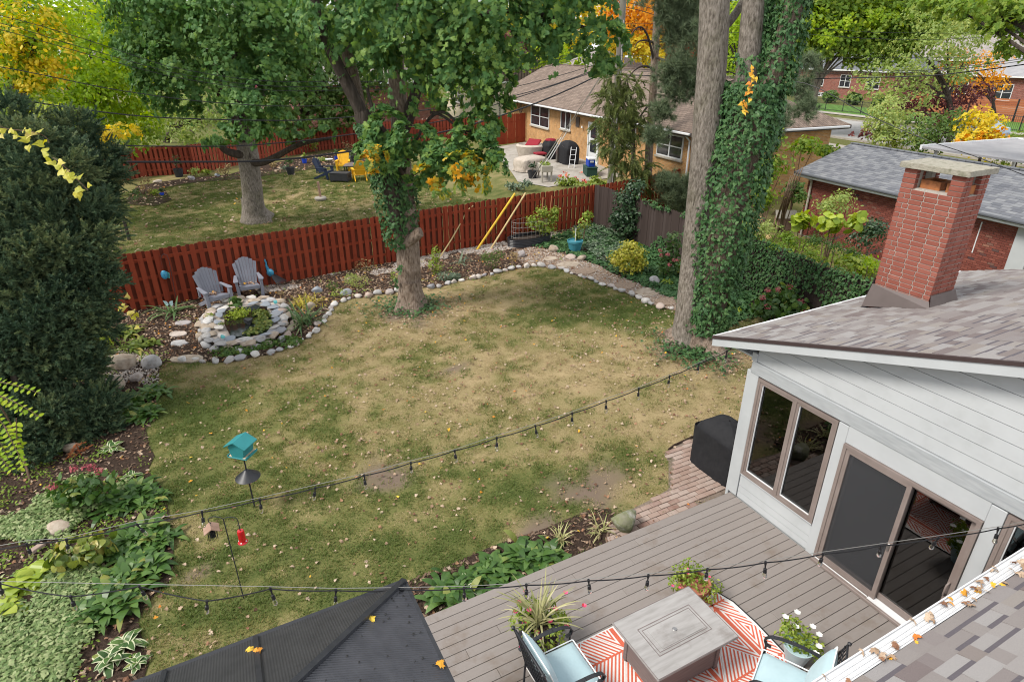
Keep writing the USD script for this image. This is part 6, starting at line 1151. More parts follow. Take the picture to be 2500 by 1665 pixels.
class HouseF:
    def __init__(self, name, label, s0, t0, z, cat='house'): self.o = fw(s0, t0, 0); self.off = (s0, t0, 0); self.t = thing(name, label, cat, self.o, PHI)
    def add(self, n, mb, m, parent=None, **k): return obj(n, mb, m, parent or self.t, off=self.off, **k)
    def walls(self, s0, s1, t0, t1, z0, z1, m, th=.2):
        mb = MB().box((s0 + th / 2, (t0 + t1) / 2, (z0 + z1) / 2), (th, t1 - t0, z1 - z0)).box((s1 - th / 2, (t0 + t1) / 2, (z0 + z1) / 2), (th, t1 - t0, z1 - z0)).box(((s0 + s1) / 2, t0 + th / 2, (z0 + z1) / 2), (s1 - s0 - 2 * th, th, z1 - z0)).box(((s0 + s1) / 2, t1 - th / 2, (z0 + z1) / 2), (s1 - s0 - 2 * th, th, z1 - z0)); return self.add('wall', mb, m)
    def window(self, s, t0, t1, z0, z1, mull=1, rail=True, fm='wood_white', sill=True, face=-1):
        w = .06; d = .05 * face; mb = MB(); ts = [t0 + (t1 - t0) * k / (mull + 1) for k in range(mull + 2)]
        for k, t in enumerate(ts): mb.box((s + d / 2, t, (z0 + z1) / 2), (abs(d), w if k in (0, mull + 1) else w * 1.4, z1 - z0))
        for z in ([z0, z1] + ([(z0 + z1) / 2] if rail else [])): mb.box((s + d / 2 + .002 * face, (t0 + t1) / 2, z), (abs(d) + .002, t1 - t0 + w, w * (.7 if z not in (z0, z1) else 1)))
        wn = self.add('window', mb, fm)
        for a, b in zip(ts[:-1], ts[1:]): self.add('pane', MB().box((s + face * .012, (a + b) / 2, (z0 + z1) / 2), (.012, b - a - .02, z1 - z0 - .02)), 'pane_dark', wn)
        if sill: self.add('sill', MB().cbox((s + face * .05, (t0 + t1) / 2, z0 - .08), (.14, t1 - t0 + .2, .08), .01), 'stone_sill', wn)
    def roof(self, s0, s1, t0, t1, ze, zr, m, hip=(True, True), fm='fascia_brown', th=.16):
        c = (s0 + s1) / 2; h = (s1 - s0) / 2; a, b = t0 + (h if hip[0] else 0), t1 - (h if hip[1] else 0)
        P = dict(A=(s0, t0, ze), B=(s1, t0, ze), C=(s1, t1, ze), D=(s0, t1, ze), R0=(c, a, zr), R1=(c, b, zr)); mb = MB()
        mb.quadpoly([P['A'], P['R0'], P['R1'], P['D']]); mb.quadpoly([P['B'], P['C'], P['R1'], P['R0']])
        for k, (x, y, r) in enumerate((('A', 'B', 'R0'), ('D', 'C', 'R1'))): mb.quadpoly([P[x], P[y], P[r]])
        r = self.add('roof', mb, m); f = MB()
        f.box((s0 + .02, (t0 + t1) / 2, ze - th / 2 - .012), (.04, t1 - t0, th)).box((s1 - .02, (t0 + t1) / 2, ze - th / 2 - .012), (.04, t1 - t0, th)).box((c, t0 + .02, ze - th / 2 - .012), (s1 - s0 - .08, .04, th)).box((c, t1 - .02, ze - th / 2 - .012), (s1 - s0 - .08, .04, th)).box((c, (t0 + t1) / 2, ze - th - .03), (s1 - s0 - .1, t1 - t0 - .1, .02))
        self.add('fascia', f, fm, r); self.add('ridge_cap', MB().seg((c, a, zr + .005), (c, b, zr + .005), .22, .03), m, r); return r
# -- tan brick ranch behind the corner
H1 = HouseF('brick_house', 'tan brick ranch house with brown shingle roof behind the fences', 18.97, 24.3, .88)
H1.walls(18.97, 27.2, 24.3, 44.0, .3, 3.62, 'brick_tan'); H1.add('wall', MB().box((22.6, 46.6, 2.0), (6.8, 5.0, 3.3)), 'brick_tan')
H1.roof(18.37, 27.85, 23.74, 49.4, 3.75, 6.02, 'roof_brown', (True, False))
H1.add('gutter', MB().cbox((18.31, 35.0, 3.68), (.11, 22.0, .10), .02), 'alum_white'); H1.add('gutter', MB().cbox((23, 23.68, 3.68), (9.3, .11, .10), .02), 'alum_white')
H1.window(18.97, 40.2, 43.2, 2.22, 3.5); H1.window(18.97, 37.0, 38.35, 2.45, 3.5, 1, False); H1.window(18.97, 25.25, 27.3, 2.36, 3.4)
H1.window(18.97, 29.4, 30.6, 2.4, 3.4, 1)
mb = MB()
for (t, z, w, h) in ((26.3 + 6.93, 2.05, .09, 2.3), (34.5, 2.05, .09, 2.3), (33.87, 3.16, 1.2, .09), (33.87, 2.05, .001, .001)): mb.box((18.93, t, z), (.10, w, h))
dr = H1.add('door', mb, 'wood_white'); H1.add('leaf', MB().box((18.955, 33.87, 2.02), (.04, 1.16, 2.2)), 'wood_white', dr)
for z, h in ((2.66, .66), (1.86, .68)): H1.add('pane', MB().box((18.925, 33.87, z), (.02, .72, h)), 'pane_dark', dr)
H1.add('handle', MB().box((18.91, 34.36, 1.95), (.03, .03, .16)), 'steel', dr); H1.add('step', MB().box((18.7, 33.87, .80), (.6, 1.5, .2)), 'concrete', dr)
H1.add('vent', MB().box((18.94, 36.0, 3.05), (.05, .45, .6)), 'fascia_brown'); H1.add('downspout', MB().tube([(18.4, 24.5, 3.65), (18.82, 24.6, 3.3), (18.85, 24.6, 1.15), (18.5, 24.4, 1.0)], .045, 7), 'alum_white')
H1.add('lamp', MB().lathe([(0, 0), (.07, .02), (.05, .12), (0, .14)], 10, (18.86, 35.25, 2.75)), 'petal_white'); H1.add('vent_pipe', MB().tube([(20.4, 35.5, 4.55), (20.4, 35.5, 5.0)], .06, 8), 'fascia_brown')
for t in (44.6, 46.4, 48.9):
    p = H1.add('porch_column', MB().box((18.7, t - .12, 2.1), (.03, .03, 3.2)).box((18.7, t + .12, 2.1), (.03, .03, 3.2)), 'metal_black')
    sc = MB()
    for k in range(9): a = np.linspace(0, 2 * PI, 9); sc.tube([(18.7, t + .08 * math.cos(x) * (1 if k % 2 else -1), .75 + k * .33 + .12 * math.sin(x)) for x in a], .012, 4)
    H1.add('scrollwork', sc, 'metal_black', p)
    for sg in (-1, 1): H1.add('bracket', MB().tube([(18.7, t + sg * .13, 2.9), (18.7, t + sg * .35, 3.05), (18.7, t + sg * .55, 3.35), (18.7, t + sg * .75, 3.45)], .018, 5), 'metal_black', p)
obj('concrete_patio', sheet(Polygon([fw(s, t, 0)[:2] for s, t in ((19.0, 30.2), (19.0, 44), (15.6, 43.0), (13.1, 31.6), (14.2, 30.0))]), .03, .5), 'concrete', kind='structure', label='pale concrete patio behind the tan brick house')
# red gate by the house
fence('red board gate and fence panel at the far end of the tan brick wall', [tuple(fw(15.6, 44.3, 0)[:2]), tuple(fw(18.9, 44.3, 0)[:2])], 2.05, 'fence_red', 'close', category='gate', pitch=.16, bw=.155, name='wooden_gate', postevery=1.6)
# -- red brick garage with grey roof
G = HouseF('brick_garage', 'red brick garage with grey shingle roof behind the chimney', 21.0, 19.4, 0, 'garage')
G.add('wall', MB().box((21.12, 15.2, 1.27), (.16, 8.36, 2.5)).box((23.5, 19.28, 1.27), (4.4, .2, 2.5)).box((25.9, 15, 1.27), (.2, 8.4, 2.5)), 'mortar')
BRK = []; hgt, ln, jj = .062, .198, .011
for r in range(33):
    z = .08 + r * (hgt + jj); t = 11.25 - (r % 2) * .105
    while t < 19.36: a_, b_ = max(t, 11.25), min(t + ln, 19.4); BRK.append(((a_ + b_) / 2, z + hgt / 2, b_ - a_)); t += ln + jj
G_wall = '/World/brick_garage/wall'; mat('brick_garage_red', [(0, (.14, .042, .032)), (.5, (.175, .055, .041)), (.86, (.21, .07, .052)), (.93, (.055, .04, .042)), (1, (.28, .13, .09))], fac='rand', rough=.88, spec=.15, bump=(90, .4, .004))
order = sorted(BRK, key=lambda b: (b[0] - 11) + max(0, 1.0 - b[1]) * 1.5); rest = MB()
for k, (t, z, ln) in enumerate(order):
    b = MB().box((21.04, t, z), (.05, ln, hgt))
    if k < 300: obj('brick', b, 'brick_garage_red', G_wall, off=G.off)
    else: rest.box((21.04, t, z), (.05, ln, hgt))
obj('brickwork', rest, 'brick_garage_red', G_wall, off=G.off, kind='stuff')
G.roof(20.55, 26.3, 8.0, 19.75, 2.62, 3.60, 'roof_slate', (False, False), 'alum_white', .14)
G.add('gutter', MB().cbox((20.50, 13.9, 2.60), (.12, 11.6, .10), .03), 'gutter_grey'); G.add('downspout', MB().tube([(20.6, 19.15, 2.5), (20.93, 19.15, 2.3), (20.93, 19.15, .1)], .045, 7), 'stone_sill')
G.add('gable_wall', MB().add([(21.0, 19.39, 2.5), (25.9, 19.39, 2.5), (23.43, 19.39, 3.46), (21.0, 19.2, 2.5), (25.9, 19.2, 2.5), (23.43, 19.2, 3.46)], [[0, 1, 2], [3, 5, 4]]), 'brick_house')
mb = MB().cbox((21.0, 10.95, 1.27), (.18, .5, 2.5), .01); G.add('door_post', mb, 'white_trim'); G.add('garage_door', MB().box((21.1, 9.2, 1.15), (.08, 3.0, 2.3)), 'fascia_brown')
G.add('thermometer', MB().box((21.0, 12.3, 1.75), (.02, .03, 1.0)), 'alum_white')
rest = MB(); n = 0
for r in range(20):
    s = 20.55 + r * .1365; z0 = 2.62 + (s - 20.55) * .98 / 2.875; z1 = z0 + .1365 * .98 / 2.875; t = 8.0 + rg.uniform(-.3, 0)
    if s > 23.3: break
    while t < 19.75:
        a, b = max(t, 8.0), min(t + .30, 19.75); up = .012 + rg.uniform(0, .004)
        if b - a > .04:
            v = [(s, a, z0 + .002), (s + .15, a, z1 + .002), (s + .15, b - .008, z1 + .002), (s, b - .008, z0 + .002), (s, a, z0 + up), (s + .15, a, z1 + .006), (s + .15, b - .008, z1 + .006), (s, b - .008, z0 + up)]
            if n < 300 and a < 15.5 and s < 22.6: obj('shingle', MB().add(v, BOXF), 'shingle_slate' if 'shingle_slate' in M else mat('shingle_slate', [(0, (.10, .105, .12)), (.5, (.145, .15, .165)), (1, (.185, .19, .20))], fac='rand', rough=.9, bump=(200, .5, .003)) and 'shingle_slate', '/World/brick_garage/roof', off=G.off); n += 1
            else: rest.add(v, BOXF)
        t += .30
obj('shingle_field', rest, 'shingle_slate', '/World/brick_garage/roof', off=G.off, kind='stuff')
C = HouseF('carport', 'flat grey roofed carport with white edges beyond the garage', 27.0, 19, 0, 'carport')
mat('flat_roof', [(.3, (.22, .215, .225)), (.7, (.30, .295, .30))], scale=1, rough=.8)
C.add('roof', MB().box((30.2, 12.5, 3.30), (6.4, 13.4, .08)), 'flat_roof'); C.add('fascia', MB().box((33.45, 12.5, 3.30), (.1, 13.6, .2)).box((30.2, 19.25, 3.30), (6.4, .1, .2)), 'alum_white')
for s in (27.4, 33):
    for t in (6.5, 12.5, 18.8): C.add('post', MB().box((s, t, 1.63), (.1, .1, 3.26)), 'alum_white')
# -- street, walk, verge
def strip(name, s0, s1, t0, t1, dz, m, label, step=4): return obj(name, sheet(Polygon([fw(s, t, 0)[:2] for s, t in ((s0, t0), (s1, t0), (s1, t1), (s0, t1))]), dz, step), m, kind='structure', label=label)
strip('street', 42.0, 53.2, -20, 160, .03, 'asphalt', 'pale worn street beyond the houses'); strip('sidewalk', 56.6, 58.2, -20, 160, .06, 'concrete', 'concrete sidewalk across the street'); strip('sidewalk', 37.6, 39.0, -20, 160, .05, 'concrete', 'sidewalk on the near side of the street')
strip('driveway', 34, 42, 8, 14, .035, 'concrete', 'concrete driveway leading to the carport')
for s, lb in ((53.3, 'kerb on the far side of the street'), (41.9, 'kerb on the near side of the street')): obj('kerb', MB().seg(fw(s, -20, .88 + .06), fw(s, 160, .88 + .06), .16, .14), 'concrete', kind='structure', label=lb)
# -- houses across
def bungalow(name, label, s0, s1, t0, t1, z, ze, zr, wm, rm, wins, hip=(True, True), fm='wood_white'):
    h = HouseF(name, label, s0, t0, z); h.walls(s0, s1, t0, t1, z - .3, ze - .1, wm); h.roof(s0 - .6, s1 + .6, t0 - .6, t1 + .6, ze, zr, rm, hip, fm)
    for w in wins: h.window(s0, *w)
    return h
bungalow('brick_house', 'red brick house with blue grey roof across the street at left', 76, 86, 60, 76, .88, 4.5, 7.4, 'brick_house', 'roof_slate', [(66.5, 68.2, 2.3, 3.8), (71, 73, 2.3, 3.8), (62, 64, 2.3, 3.8), (70.5, 71.5, .95, 1.4)])
h2 = bungalow('brick_house', 'red brick house with pale metal roof and red umbrella across the street', 78, 90, 30, 56, .88, 4.4, 6.6, 'brick_house', 'flat_roof', [(39.5, 42.5, 2.2, 3.9), (47, 49, 1.9, 3.5), (52, 54, 2.0, 3.6)])
bungalow('brick_house', 'far house with long pale grey roof behind the street trees', 96, 108, 44, 78, 1.2, 5.6, 8.9, 'brick_house', 'roof_far', [(50, 53, 2.5, 4.5), (60, 63, 2.5, 4.5)])
bungalow('brick_house', 'farthest hip roofed house at the top right', 128, 142, 62, 80, 2.5, 7.0, 12.2, 'brick_house', 'roof_far', [(66, 69, 4, 6)])
bungalow('cream_house', 'cream sided gabled house behind the tan brick roof', 20, 30, 60, 68, .88, 4.3, 7.2, 'cream_siding', 'roof_brown', [(63, 65, 2.2, 3.7)], (False, False))
bungalow('brick_house', 'small red brick house beneath the orange tree in the distance', 46, 56, 84, 96, .88, 4.3, 6.9, 'brick_house', 'roof_far', [(88, 90, 2, 3.6)])
h5 = bungalow('brick_house', 'brick house with a raised white railed deck behind the maples', 4, 16, 57, 70, .7, 4.6, 7.6, 'brick_house', 'roof_far', [(60, 62.5, 2.6, 4.1), (66, 68, 2.6, 4.1)])
mb = MB().box((2.2, 62, 2.1), (3.2, 9, .15)); h5.add('balcony', mb, 'cedar'); mb = MB().box((.65, 62, 3.05), (.08, 9, .07)).box((.65, 62, 2.3), (.06, 9, .06)); h5.add('railing', mb, 'wood_white')
for k in range(45): h5.add('baluster', MB().box((.65, 57.7 + k * .195, 2.66), (.035, .05, .72)), 'wood_white')
mat('umbrella_pink', (.75, .05, .25), rough=.7, trans=.3); mat('umbrella_red', (.45, .015, .02), rough=.7)
u = thing('patio_umbrella', 'bright pink open umbrella on the far deck behind the maples', 'umbrella', fw(2.2, 60.8, 2.2)); obj('pole', MB().tube([(0, 0, 0), (0, 0, 2.5)], .025, 6), 'wood_white', u); obj('canopy', MB().lathe([(0, 2.6), (.7, 2.42), (1.35, 2.1), (1.35, 1.95), (1.3, 2.08), (0, 2.55)], 8), 'umbrella_pink', u)
p = fw(72.5, 39.4, .88); u = thing('patio_umbrella', 'closed red umbrella before the brick house across the street', 'umbrella', p); obj('pole', MB().tube([(0, 0, 0), (.3, 0, 3.0)], .03, 6), 'fascia_brown', u); obj('canopy', MB().lathe([(.06, 1.0), (.30, 1.1), (.24, 1.9), (.1, 2.9), (0, 3.1)], 10, (.12, 0, 0)), 'umbrella_red', u)
for k, (s, t, lb) in enumerate(((71.0, 38.2, 'black metal chair nearest the closed red umbrella'), (71.5, 36.6, 'black metal chair on the far right terrace'))):
    c = thing('metal_chair', lb, 'chair', fw(s, t, .88 + .9), PHI); obj('seat', MB().box((0, 0, .45), (.5, .5, .03)), 'metal_black', c); obj('backrest', MB().box((.24, 0, .75), (.03, .5, .5)), 'metal_black', c)
    for x in (-.22, .22):
        for y in (-.22, .22): obj('leg', MB().box((x, y, .22), (.03, .03, .44)), 'metal_black', c)
obj('terrace', MB().box(fw(72.5, 38, 1.3), (8, 9, .95), Rz(PHI)), 'concrete', kind='structure', label='raised terrace before the house across the street')
# black metal fences and horizontal slat fence across the street
def rail_fence(label, s, t0, t1, h=1.25):
    t = thing('metal_fence', label, 'fence', fw(s, t0, .88), PHI + PI / 2); L = t1 - t0; n = int(L / 2.2)
    for k in range(n + 1): obj('post', MB().box((L * k / n, 0, h / 2 + .03), (.06, .06, h + .06)), 'metal_black', t)
    for z in (.15, h - .05): obj('rail', MB().box((L / 2, 0, z), (L, .035, .035)), 'metal_black', t)
    mb = MB(); [mb.box((x, 0, h / 2), (.018, .018, h)) for x in np.arange(.15, L, .15)]; obj('picket_field', mb, 'metal_black', t, kind='stuff')
rail_fence('black metal picket fence along the lawn across the street at left', 59.3, 43, 75); rail_fence('black metal picket fence before the slatted fence at far right', 58.9, 24, 39)
mat('slat_wood', [(0, (.28, .085, .035)), (1, (.38, .14, .065))], fac='rand', rough=.7)
t = thing('slat_fence', 'reddish horizontal slat privacy fence across the street', 'fence', fw(66.2, 28, .88), PHI + PI / 2)
for k in range(11):
    obj('post', MB().box((k * 2.2, .06, 1.0), (.1, .1, 2.05)), 'metal_black', t)
    if k < 10:
        for j in range(12): obj('slat', MB().box((k * 2.2 + 1.1, 0, .12 + j * .162), (2.08, .03, .145 if j not in (8, 10) else .115)), 'slat_wood', t)
strip('far_lawn', 58.3, 66.1, 24, 75, .05, 'grass_lush' if 'grass_lush' in M else (mat('grass_lush', [(.3, (.06, .14, .018)), (.7, (.10, .20, .03))], scale=3, rough=.9, bump=(30, .6, .03)) and 'grass_lush'), 'bright green lawn across the street')
# round clipped bushes
for k, (u, v) in enumerate(((2094, 241), (2110, 243), (2128, 245), (2150, 243))):
    p = onz(u, v, .88); p = p * 1.0; t = thing('clipped_bush', ['round clipped bush, first of four by the brick house across the street', 'round clipped bush, second of four across the street', 'round clipped bush, third of four across the street', 'round clipped bush, last of four across the street'][k], 'bush', fw(68 + k * .3, 62 - 3.3 * k, .88), 0)
    mb = leafball(MB(), rg, (0, 0, .75), (.95, .95, .8), 260, ROUND, .32); obj('foliage', mb, 'tree_mid', t, kind='stuff')
# parked car and the white one
mat('car_silver', (.30, .38, .46), rough=.25, metal=.5, coat=.6); mat('car_white', (.75, .76, .78), rough=.25, coat=.5); mat('car_glass', (.02, .025, .03), rough=.05, spec=.8); mat('tyre', (.02, .02, .02), rough=.8)
def car(label, loc, rot, m):
    c = thing('parked_car', label, 'car', loc, rot); prof = [(-2.2, .35), (2.2, .35), (2.25, .65), (2.05, .85), (1.2, .95), (.55, 1.38), (-1.0, 1.42), (-1.75, 1.0), (-2.2, .92), (-2.28, .6)]
    body = MB().prism(prof, -.88, .88, Rx(PI / 2)); obj('body', body, m, c); obj('windscreen', MB().add([(1.17, -.72, .97), (1.17, .72, .97), (.60, .62, 1.36), (.60, -.62, 1.36)], [[0, 1, 2], [0, 2, 3]]).mesh(([(1.19, -.72, .975), (1.19, .72, .975), (.62, .62, 1.37), (.62, -.62, 1.37)], [[0, 1, 2], [0, 2, 3]])), 'car_glass', c)
    for y in (-1, 1): obj('side_window', MB().add([(1.0, y * .887, .98), (-1.55, y * .887, 1.02), (-.95, y * .887, 1.35), (.5, y * .887, 1.32)], [[0, 1, 2], [0, 2, 3]]), 'car_glass', c)
    for x in (-1.35, 1.35):
        for y in (-.82, .82): w = obj('wheel', MB().lathe([(0, -.1), (.32, -.1), (.34, -.06), (.34, .06), (.32, .1), (0, .1)], 16, (x, y, .34), Rx(PI / 2)), 'tyre', c)
    for y in (-.6, .6): obj('headlight', MB().box((2.2, y, .72), (.08, .3, .12)), 'petal_white', c)
car('pale blue grey car parked in the street behind the shrubs', fw(51.4, 33.0, .91), PHI + PI / 2, 'car_silver')
# -- things in the neighbour's yard
def adirondack(label, loc, rot, m, group=None, wood=False):
    """Sitter faces -y."""
    c = thing('adirondack_chair', label, 'chair', loc, rot, group); th = .022; UsdGeom.Xformable(c).AddScaleOp().Set(Gf.Vec3f(1.13, 1.08, 1.14))
    for k in range(7):
        a = (k - 3) / 3; top = 1.0 - .11 * a * a; w0, w1 = .062, .088; x0, x1 = a * .20, a * .275
        y0, y1, z0 = .18, .50, .30; yt = y0 + (y1 - y0) * (top - z0) / .7; n = np.array([0, -.70, .32]); n = n / np.linalg.norm(n) * th / 2; cur = np.array([0, -.035 * a * a, 0])
        q = [np.array(p) + cur for p in ((x0 - w0 / 2, y0, z0), (x0 + w0 / 2, y0, z0), (x1 + w1 / 2, yt, top - (.02 if a > 0 else -.0) * abs(a) * 2), (x1 - w1 / 2, yt, top - (.02 if a < 0 else 0) * abs(a) * 2))]
        obj('back_slat', MB().add(np.vstack([[p + n for p in q], [p - n for p in q]]), BOXF), m, c)
    for z in (.52,): obj('back_rail', MB().cbox((0, .295, z), (.58, .03, .07), .008, Rx(-.42)), m, c)
    for k in range(6): y = -.30 + k * .095; obj('seat_slat', MB().cbox((0, y, .385 - k * .022), (.50, .082, .022), .005, Rx(-.22)), m, c)
    obj('front_apron', MB().cbox((0, -.345, .34), (.54, .03, .11), .012), m, c)
    for s in (-1, 1):
        obj('arm', MB().prism([(s * .27, .28), (s * .33, .28), (s * .40, -.30), (s * .36, -.40), (s * .27, -.36)][::s], .535, .562), m, c)
        v = [(s * .25, -.40, 0), (s * .34, -.40, 0), (s * .34, -.32, 0), (s * .25, -.32, 0), (s * .29, -.36, .535), (s * .36, -.36, .535), (s * .36, -.20, .535), (s * .29, -.20, .535)]; obj('front_leg', MB().add(v, BOXF if s > 0 else BOXF), m, c)
        obj('back_leg', MB().seg((s * .28, -.30, .33), (s * .28, .46, .0), .045, .10), m, c); obj('arm_support', MB().seg((s * .30, .22, .30), (s * .30, .22, .54), .05, .05), m, c)
    return c
mat('plastic_grey', [(.3, (.17, .175, .21)), (.7, (.205, .21, .245))], scale=3, rough=.55, dirt=(6, (.8, .8, .8), .5, .75)); mat('plastic_yellow', [(.3, (.62, .33, .012)), (.7, (.70, .40, .02))], rough=.5); mat('plastic_navy', (.012, .022, .05), rough=.5)
c1 = gp(514, 738); adirondack('grey plastic chair at left of the pair against the red fence', (*gp(530, 750)[:2], .02), math.atan2(fdir[1], fdir[0]) + .22, 'plastic_grey')
adirondack('grey plastic chair at right of the pair against the red fence', (*gp(613, 723)[:2], .02), math.atan2(fdir[1], fdir[0]) - .12, 'plastic_grey')
for (u, v), lift in (((530, 750), .45), ((613, 723), .45)):
    p = gp(u, v); q = p[:2] + rg.normal(0, .11, (22, 2)); litter('chair_leaves', q, 'dry leaves lying on the seats of the grey chairs' if u == 530 else 'leaf pile on the right grey chair seat', 60 + u, .07, (.5, .4, .1), lift)
Z = lambda u, v: gp(u, v)
adirondack('bright yellow chair facing the fire bowl on the neighbouring lawn', Z(840, 418), .15, 'plastic_yellow'); adirondack('second yellow chair half hidden by the yard maple', Z(880, 440), PI / 2 + 1.9, 'plastic_yellow'); adirondack('dark navy chair with white cushion beside the black box', Z(793, 436), PI / 2 - .25 + PI * 0, 'plastic_navy')
b = Z(833, 443); t = thing('storage_box', 'low black wicker box table on the neighbouring lawn', 'box', b, -.15); obj('body', MB().cbox((0, 0, .26), (1.05, .62, .40), .02), 'pot_black', t); obj('lid', MB().cbox((0, 0, .48), (1.08, .65, .04), .012), 'pot_black', t); obj('opening', MB().box((.522, 0, .3), (.012, .36, .16)), 'deck_gap', t)
for x in (-.46, .46):
    for y in (-.25, .25): obj('foot', MB().box((x, y, .03), (.07, .07, .06)), 'pot_black', t)
b = Z(862, 424); t = thing('fire_bowl', 'square mesh covered fire pit between the yellow chairs', 'fire pit', b, .1); obj('top', MB().add([(-.45, -.45, .5), (.45, -.45, .5), (.45, .45, .5), (-.45, .45, .5), (0, 0, .66)], [[0, 1, 4], [1, 2, 4], [2, 3, 4], [3, 0, 4]]), 'flashing', t); obj('rim', MB().cbox((0, 0, .48), (.96, .96, .04), .01), 'metal_black', t)
for x in (-.4, .4):
    for y in (-.4, .4): obj('leg', MB().box((x, y, .23), (.045, .045, .46)), 'metal_black', t)
b = Z(806, 410); t = thing('side_table', 'small round white table by the navy chair', 'table', b); obj('top', MB().lathe([(0, .5), (.24, .5), (.24, .53), (0, .53)], 20), 'wood_white', t)
for a in (0, 2.1, 4.2): obj('leg', MB().tube([(.05 * math.cos(a), .05 * math.sin(a), .5), (.12 * math.cos(a), .12 * math.sin(a), .25), (.2 * math.cos(a), .2 * math.sin(a), 0)], .012, 5), 'metal_black', t)
b = Z(783, 489); t = thing('wooden_post', 'short wooden post set in a pale concrete foot on the lawn', 'post', b); obj('post', MB().cbox((0, 0, .50), (.095, .095, .86), .006, Ry(-.04)), 'cedar', t); obj('foot', MB().lathe([(0, 0), (.26, 0), (.30, .10), (.27, .15), (0, .17)], 18), 'concrete', t, smooth=40)
mat('pot_cobalt', (.02, .06, .42), rough=.3)
def potplant(u, v, r, h, m, label, n=90, ph=.7, lm='leaf_green', sz=.11, spread=1.5):
    b = Z(u, v); t = thing('potted_plant', label, 'potted plant', b); obj('pot', MB().lathe([(0, 0), (r * .72, 0), (r, h), (r * .9, h), (r * .85, h * .85), (0, h * .85)], 16), m, t, smooth=40); mb = MB()
    for k in range(6): a = k * 1.05; obj('stem', MB().tube([(0, 0, h * .85), (r * .3 * math.cos(a), r * .3 * math.sin(a), h + ph * .5), (r * spread * .5 * math.cos(a), r * spread * .5 * math.sin(a), h + ph * rg.uniform(.7, 1.0))], .008, 4), 'stem_brown', t) if k < 4 else 0
    leafball(mb, rg, (0, 0, h + ph * .55), (r * spread, r * spread, ph * .55), n, OVAL, sz, shell=.3); obj('foliage', mb, lm, t); return t
potplant(711, 427, .26, .42, 'pot_black', 'black pot with a green plant standing on the neighbouring lawn'); potplant(744, 400, .17, .30, 'pot_cobalt', 'cobalt blue pot with yellow flowers before the far fence', lm='leaf_lime', ph=.3); potplant(823, 394, .16, .30, 'pot_cobalt', 'second cobalt blue pot behind the yellow chair', ph=.5); potplant(866, 398, .24, .40, 'pot_black', 'black pot to the right of the yellow chair', ph=.5); potplant(438, 432, .27, .45, 'pot_black', 'black pot with a leafy plant at the far fence left of the maple', ph=.8); potplant(396, 478, .12, .14, 'pot_cobalt', 'little blue pot among low plants at the bed corner', ph=.3, sz=.08); potplant(1300, 436, .28, .42, 'pot_black', 'large dark pot at the edge of the concrete patio', ph=.5, lm='leaf_deep')
for u, v, m, lb, sz in ((468, 440, 'rock', 'grey stone at the foot of the far fence', (.5, .35, .3)), (530, 432, 'slate', 'small bluish stone at the far bed edge', (.35, .3, .25)), (385, 445, 'rock', 'pale flat stone in the far bed', (.6, .4, .16))): boulder(u, v, sz, lb, m, 0, int(u), 'garden_stone', 'stone')
# patio furniture of the tan house
mat('cover_beige', [(.3, (.36, .31, .26)), (.7, (.45, .39, .33))], scale=5, rough=.9, bump=(5, .6, .04)); mat('cushion_red', (.22, .015, .025), rough=.9); mat('plastic_blue', (.012, .05, .36), rough=.4); mat('plastic_green', (.02, .055, .04), rough=.6)
cover('table_cover', 'beige cloth cover draped over a patio table', 'covered table', Z(1295, 415), PHI + .3, 1.9, 1.2, .68, 'cover_beige', 5, .93, flare=.22); cover('grill_cover', 'black covered barbecue with a badge nearest the white door', 'grill', Z(1387, 400), PHI, .95, 1.3, 1.35, 'cloth_black', 6); cover('grill_cover', 'black covered barbecue with a rust coloured lid cloth', 'grill', Z(1343, 388), PHI, .8, 1.1, 1.2, 'cloth_black', 7)
obj('badge', MB().box((-.42, -.1, 1.02), (.03, .22, .07)), 'steel', '/World/grill_cover_001'); obj('lid_cloth', MB().lathe([(.36, 1.12), (.3, 1.2), (0, 1.24)], 12), 'cushion_red', '/World/grill_cover_002')
t = thing('covered_chair', 'beige covered lounge chair with a dark red cushion by the brick wall', 'chair', Z(1295, 385), PHI + .5); obj('skirt', MB().lathe([(0, 0), (.75, 0), (.85, .35), (.95, .75), (.80, .85), (.6, .55), (0, .5)], 16), 'cover_beige', t, smooth=50); obj('cushion', MB().cbox((.25, .0, .85), (.7, 1.0, .14), .05, Ry(-.7)), 'cushion_red', t)
t = thing('footstool', 'low stool with a rust red cushion on the patio', 'stool', Z(1318, 392), PHI); obj('cushion', MB().cbox((0, 0, .42), (.7, .6, .12), .04), 'cushion_red', t)
for x in (-.28, .28):
    for y in (-.24, .24): obj('leg', MB().box((x, y, .18), (.05, .05, .36)), 'cedar', t)
t = thing('cooler', 'bright blue picnic cooler with a white lid on a dark green box', 'cooler', Z(1440, 428) + [0, 0, .5], PHI + 1.3); obj('body', MB().cbox((0, 0, .19), (.66, .38, .38), .02), 'plastic_blue', t); obj('lid', MB().cbox((0, 0, .42), (.70, .42, .09), .025), 'alum_white', t); obj('handle', MB().box((-.35, 0, .28), (.03, .2, .08)), 'alum_white', t)
t = thing('deck_box', 'dark green storage box beneath the blue cooler', 'box', Z(1440, 428), PHI + 1.3); obj('body', MB().cbox((0, 0, .22), (1.0, .6, .44), .02), 'plastic_green', t); obj('lid', MB().cbox((0, 0, .47), (1.05, .65, .05), .015), 'plastic_green', t)
t = thing('planter_table', 'weathered raised wooden planter table behind the red fence', 'planter', Z(1330, 440), PHI + 1.35); obj('box', MB().cbox((0, 0, .68), (1.2, .6, .32), .01), 'stone_sill', t)
for x in (-.5, .5):
    for y in (-.25, .25): obj('leg', MB().box((x, y, .26), (.08, .08, .52)), 'stone_sill', t)
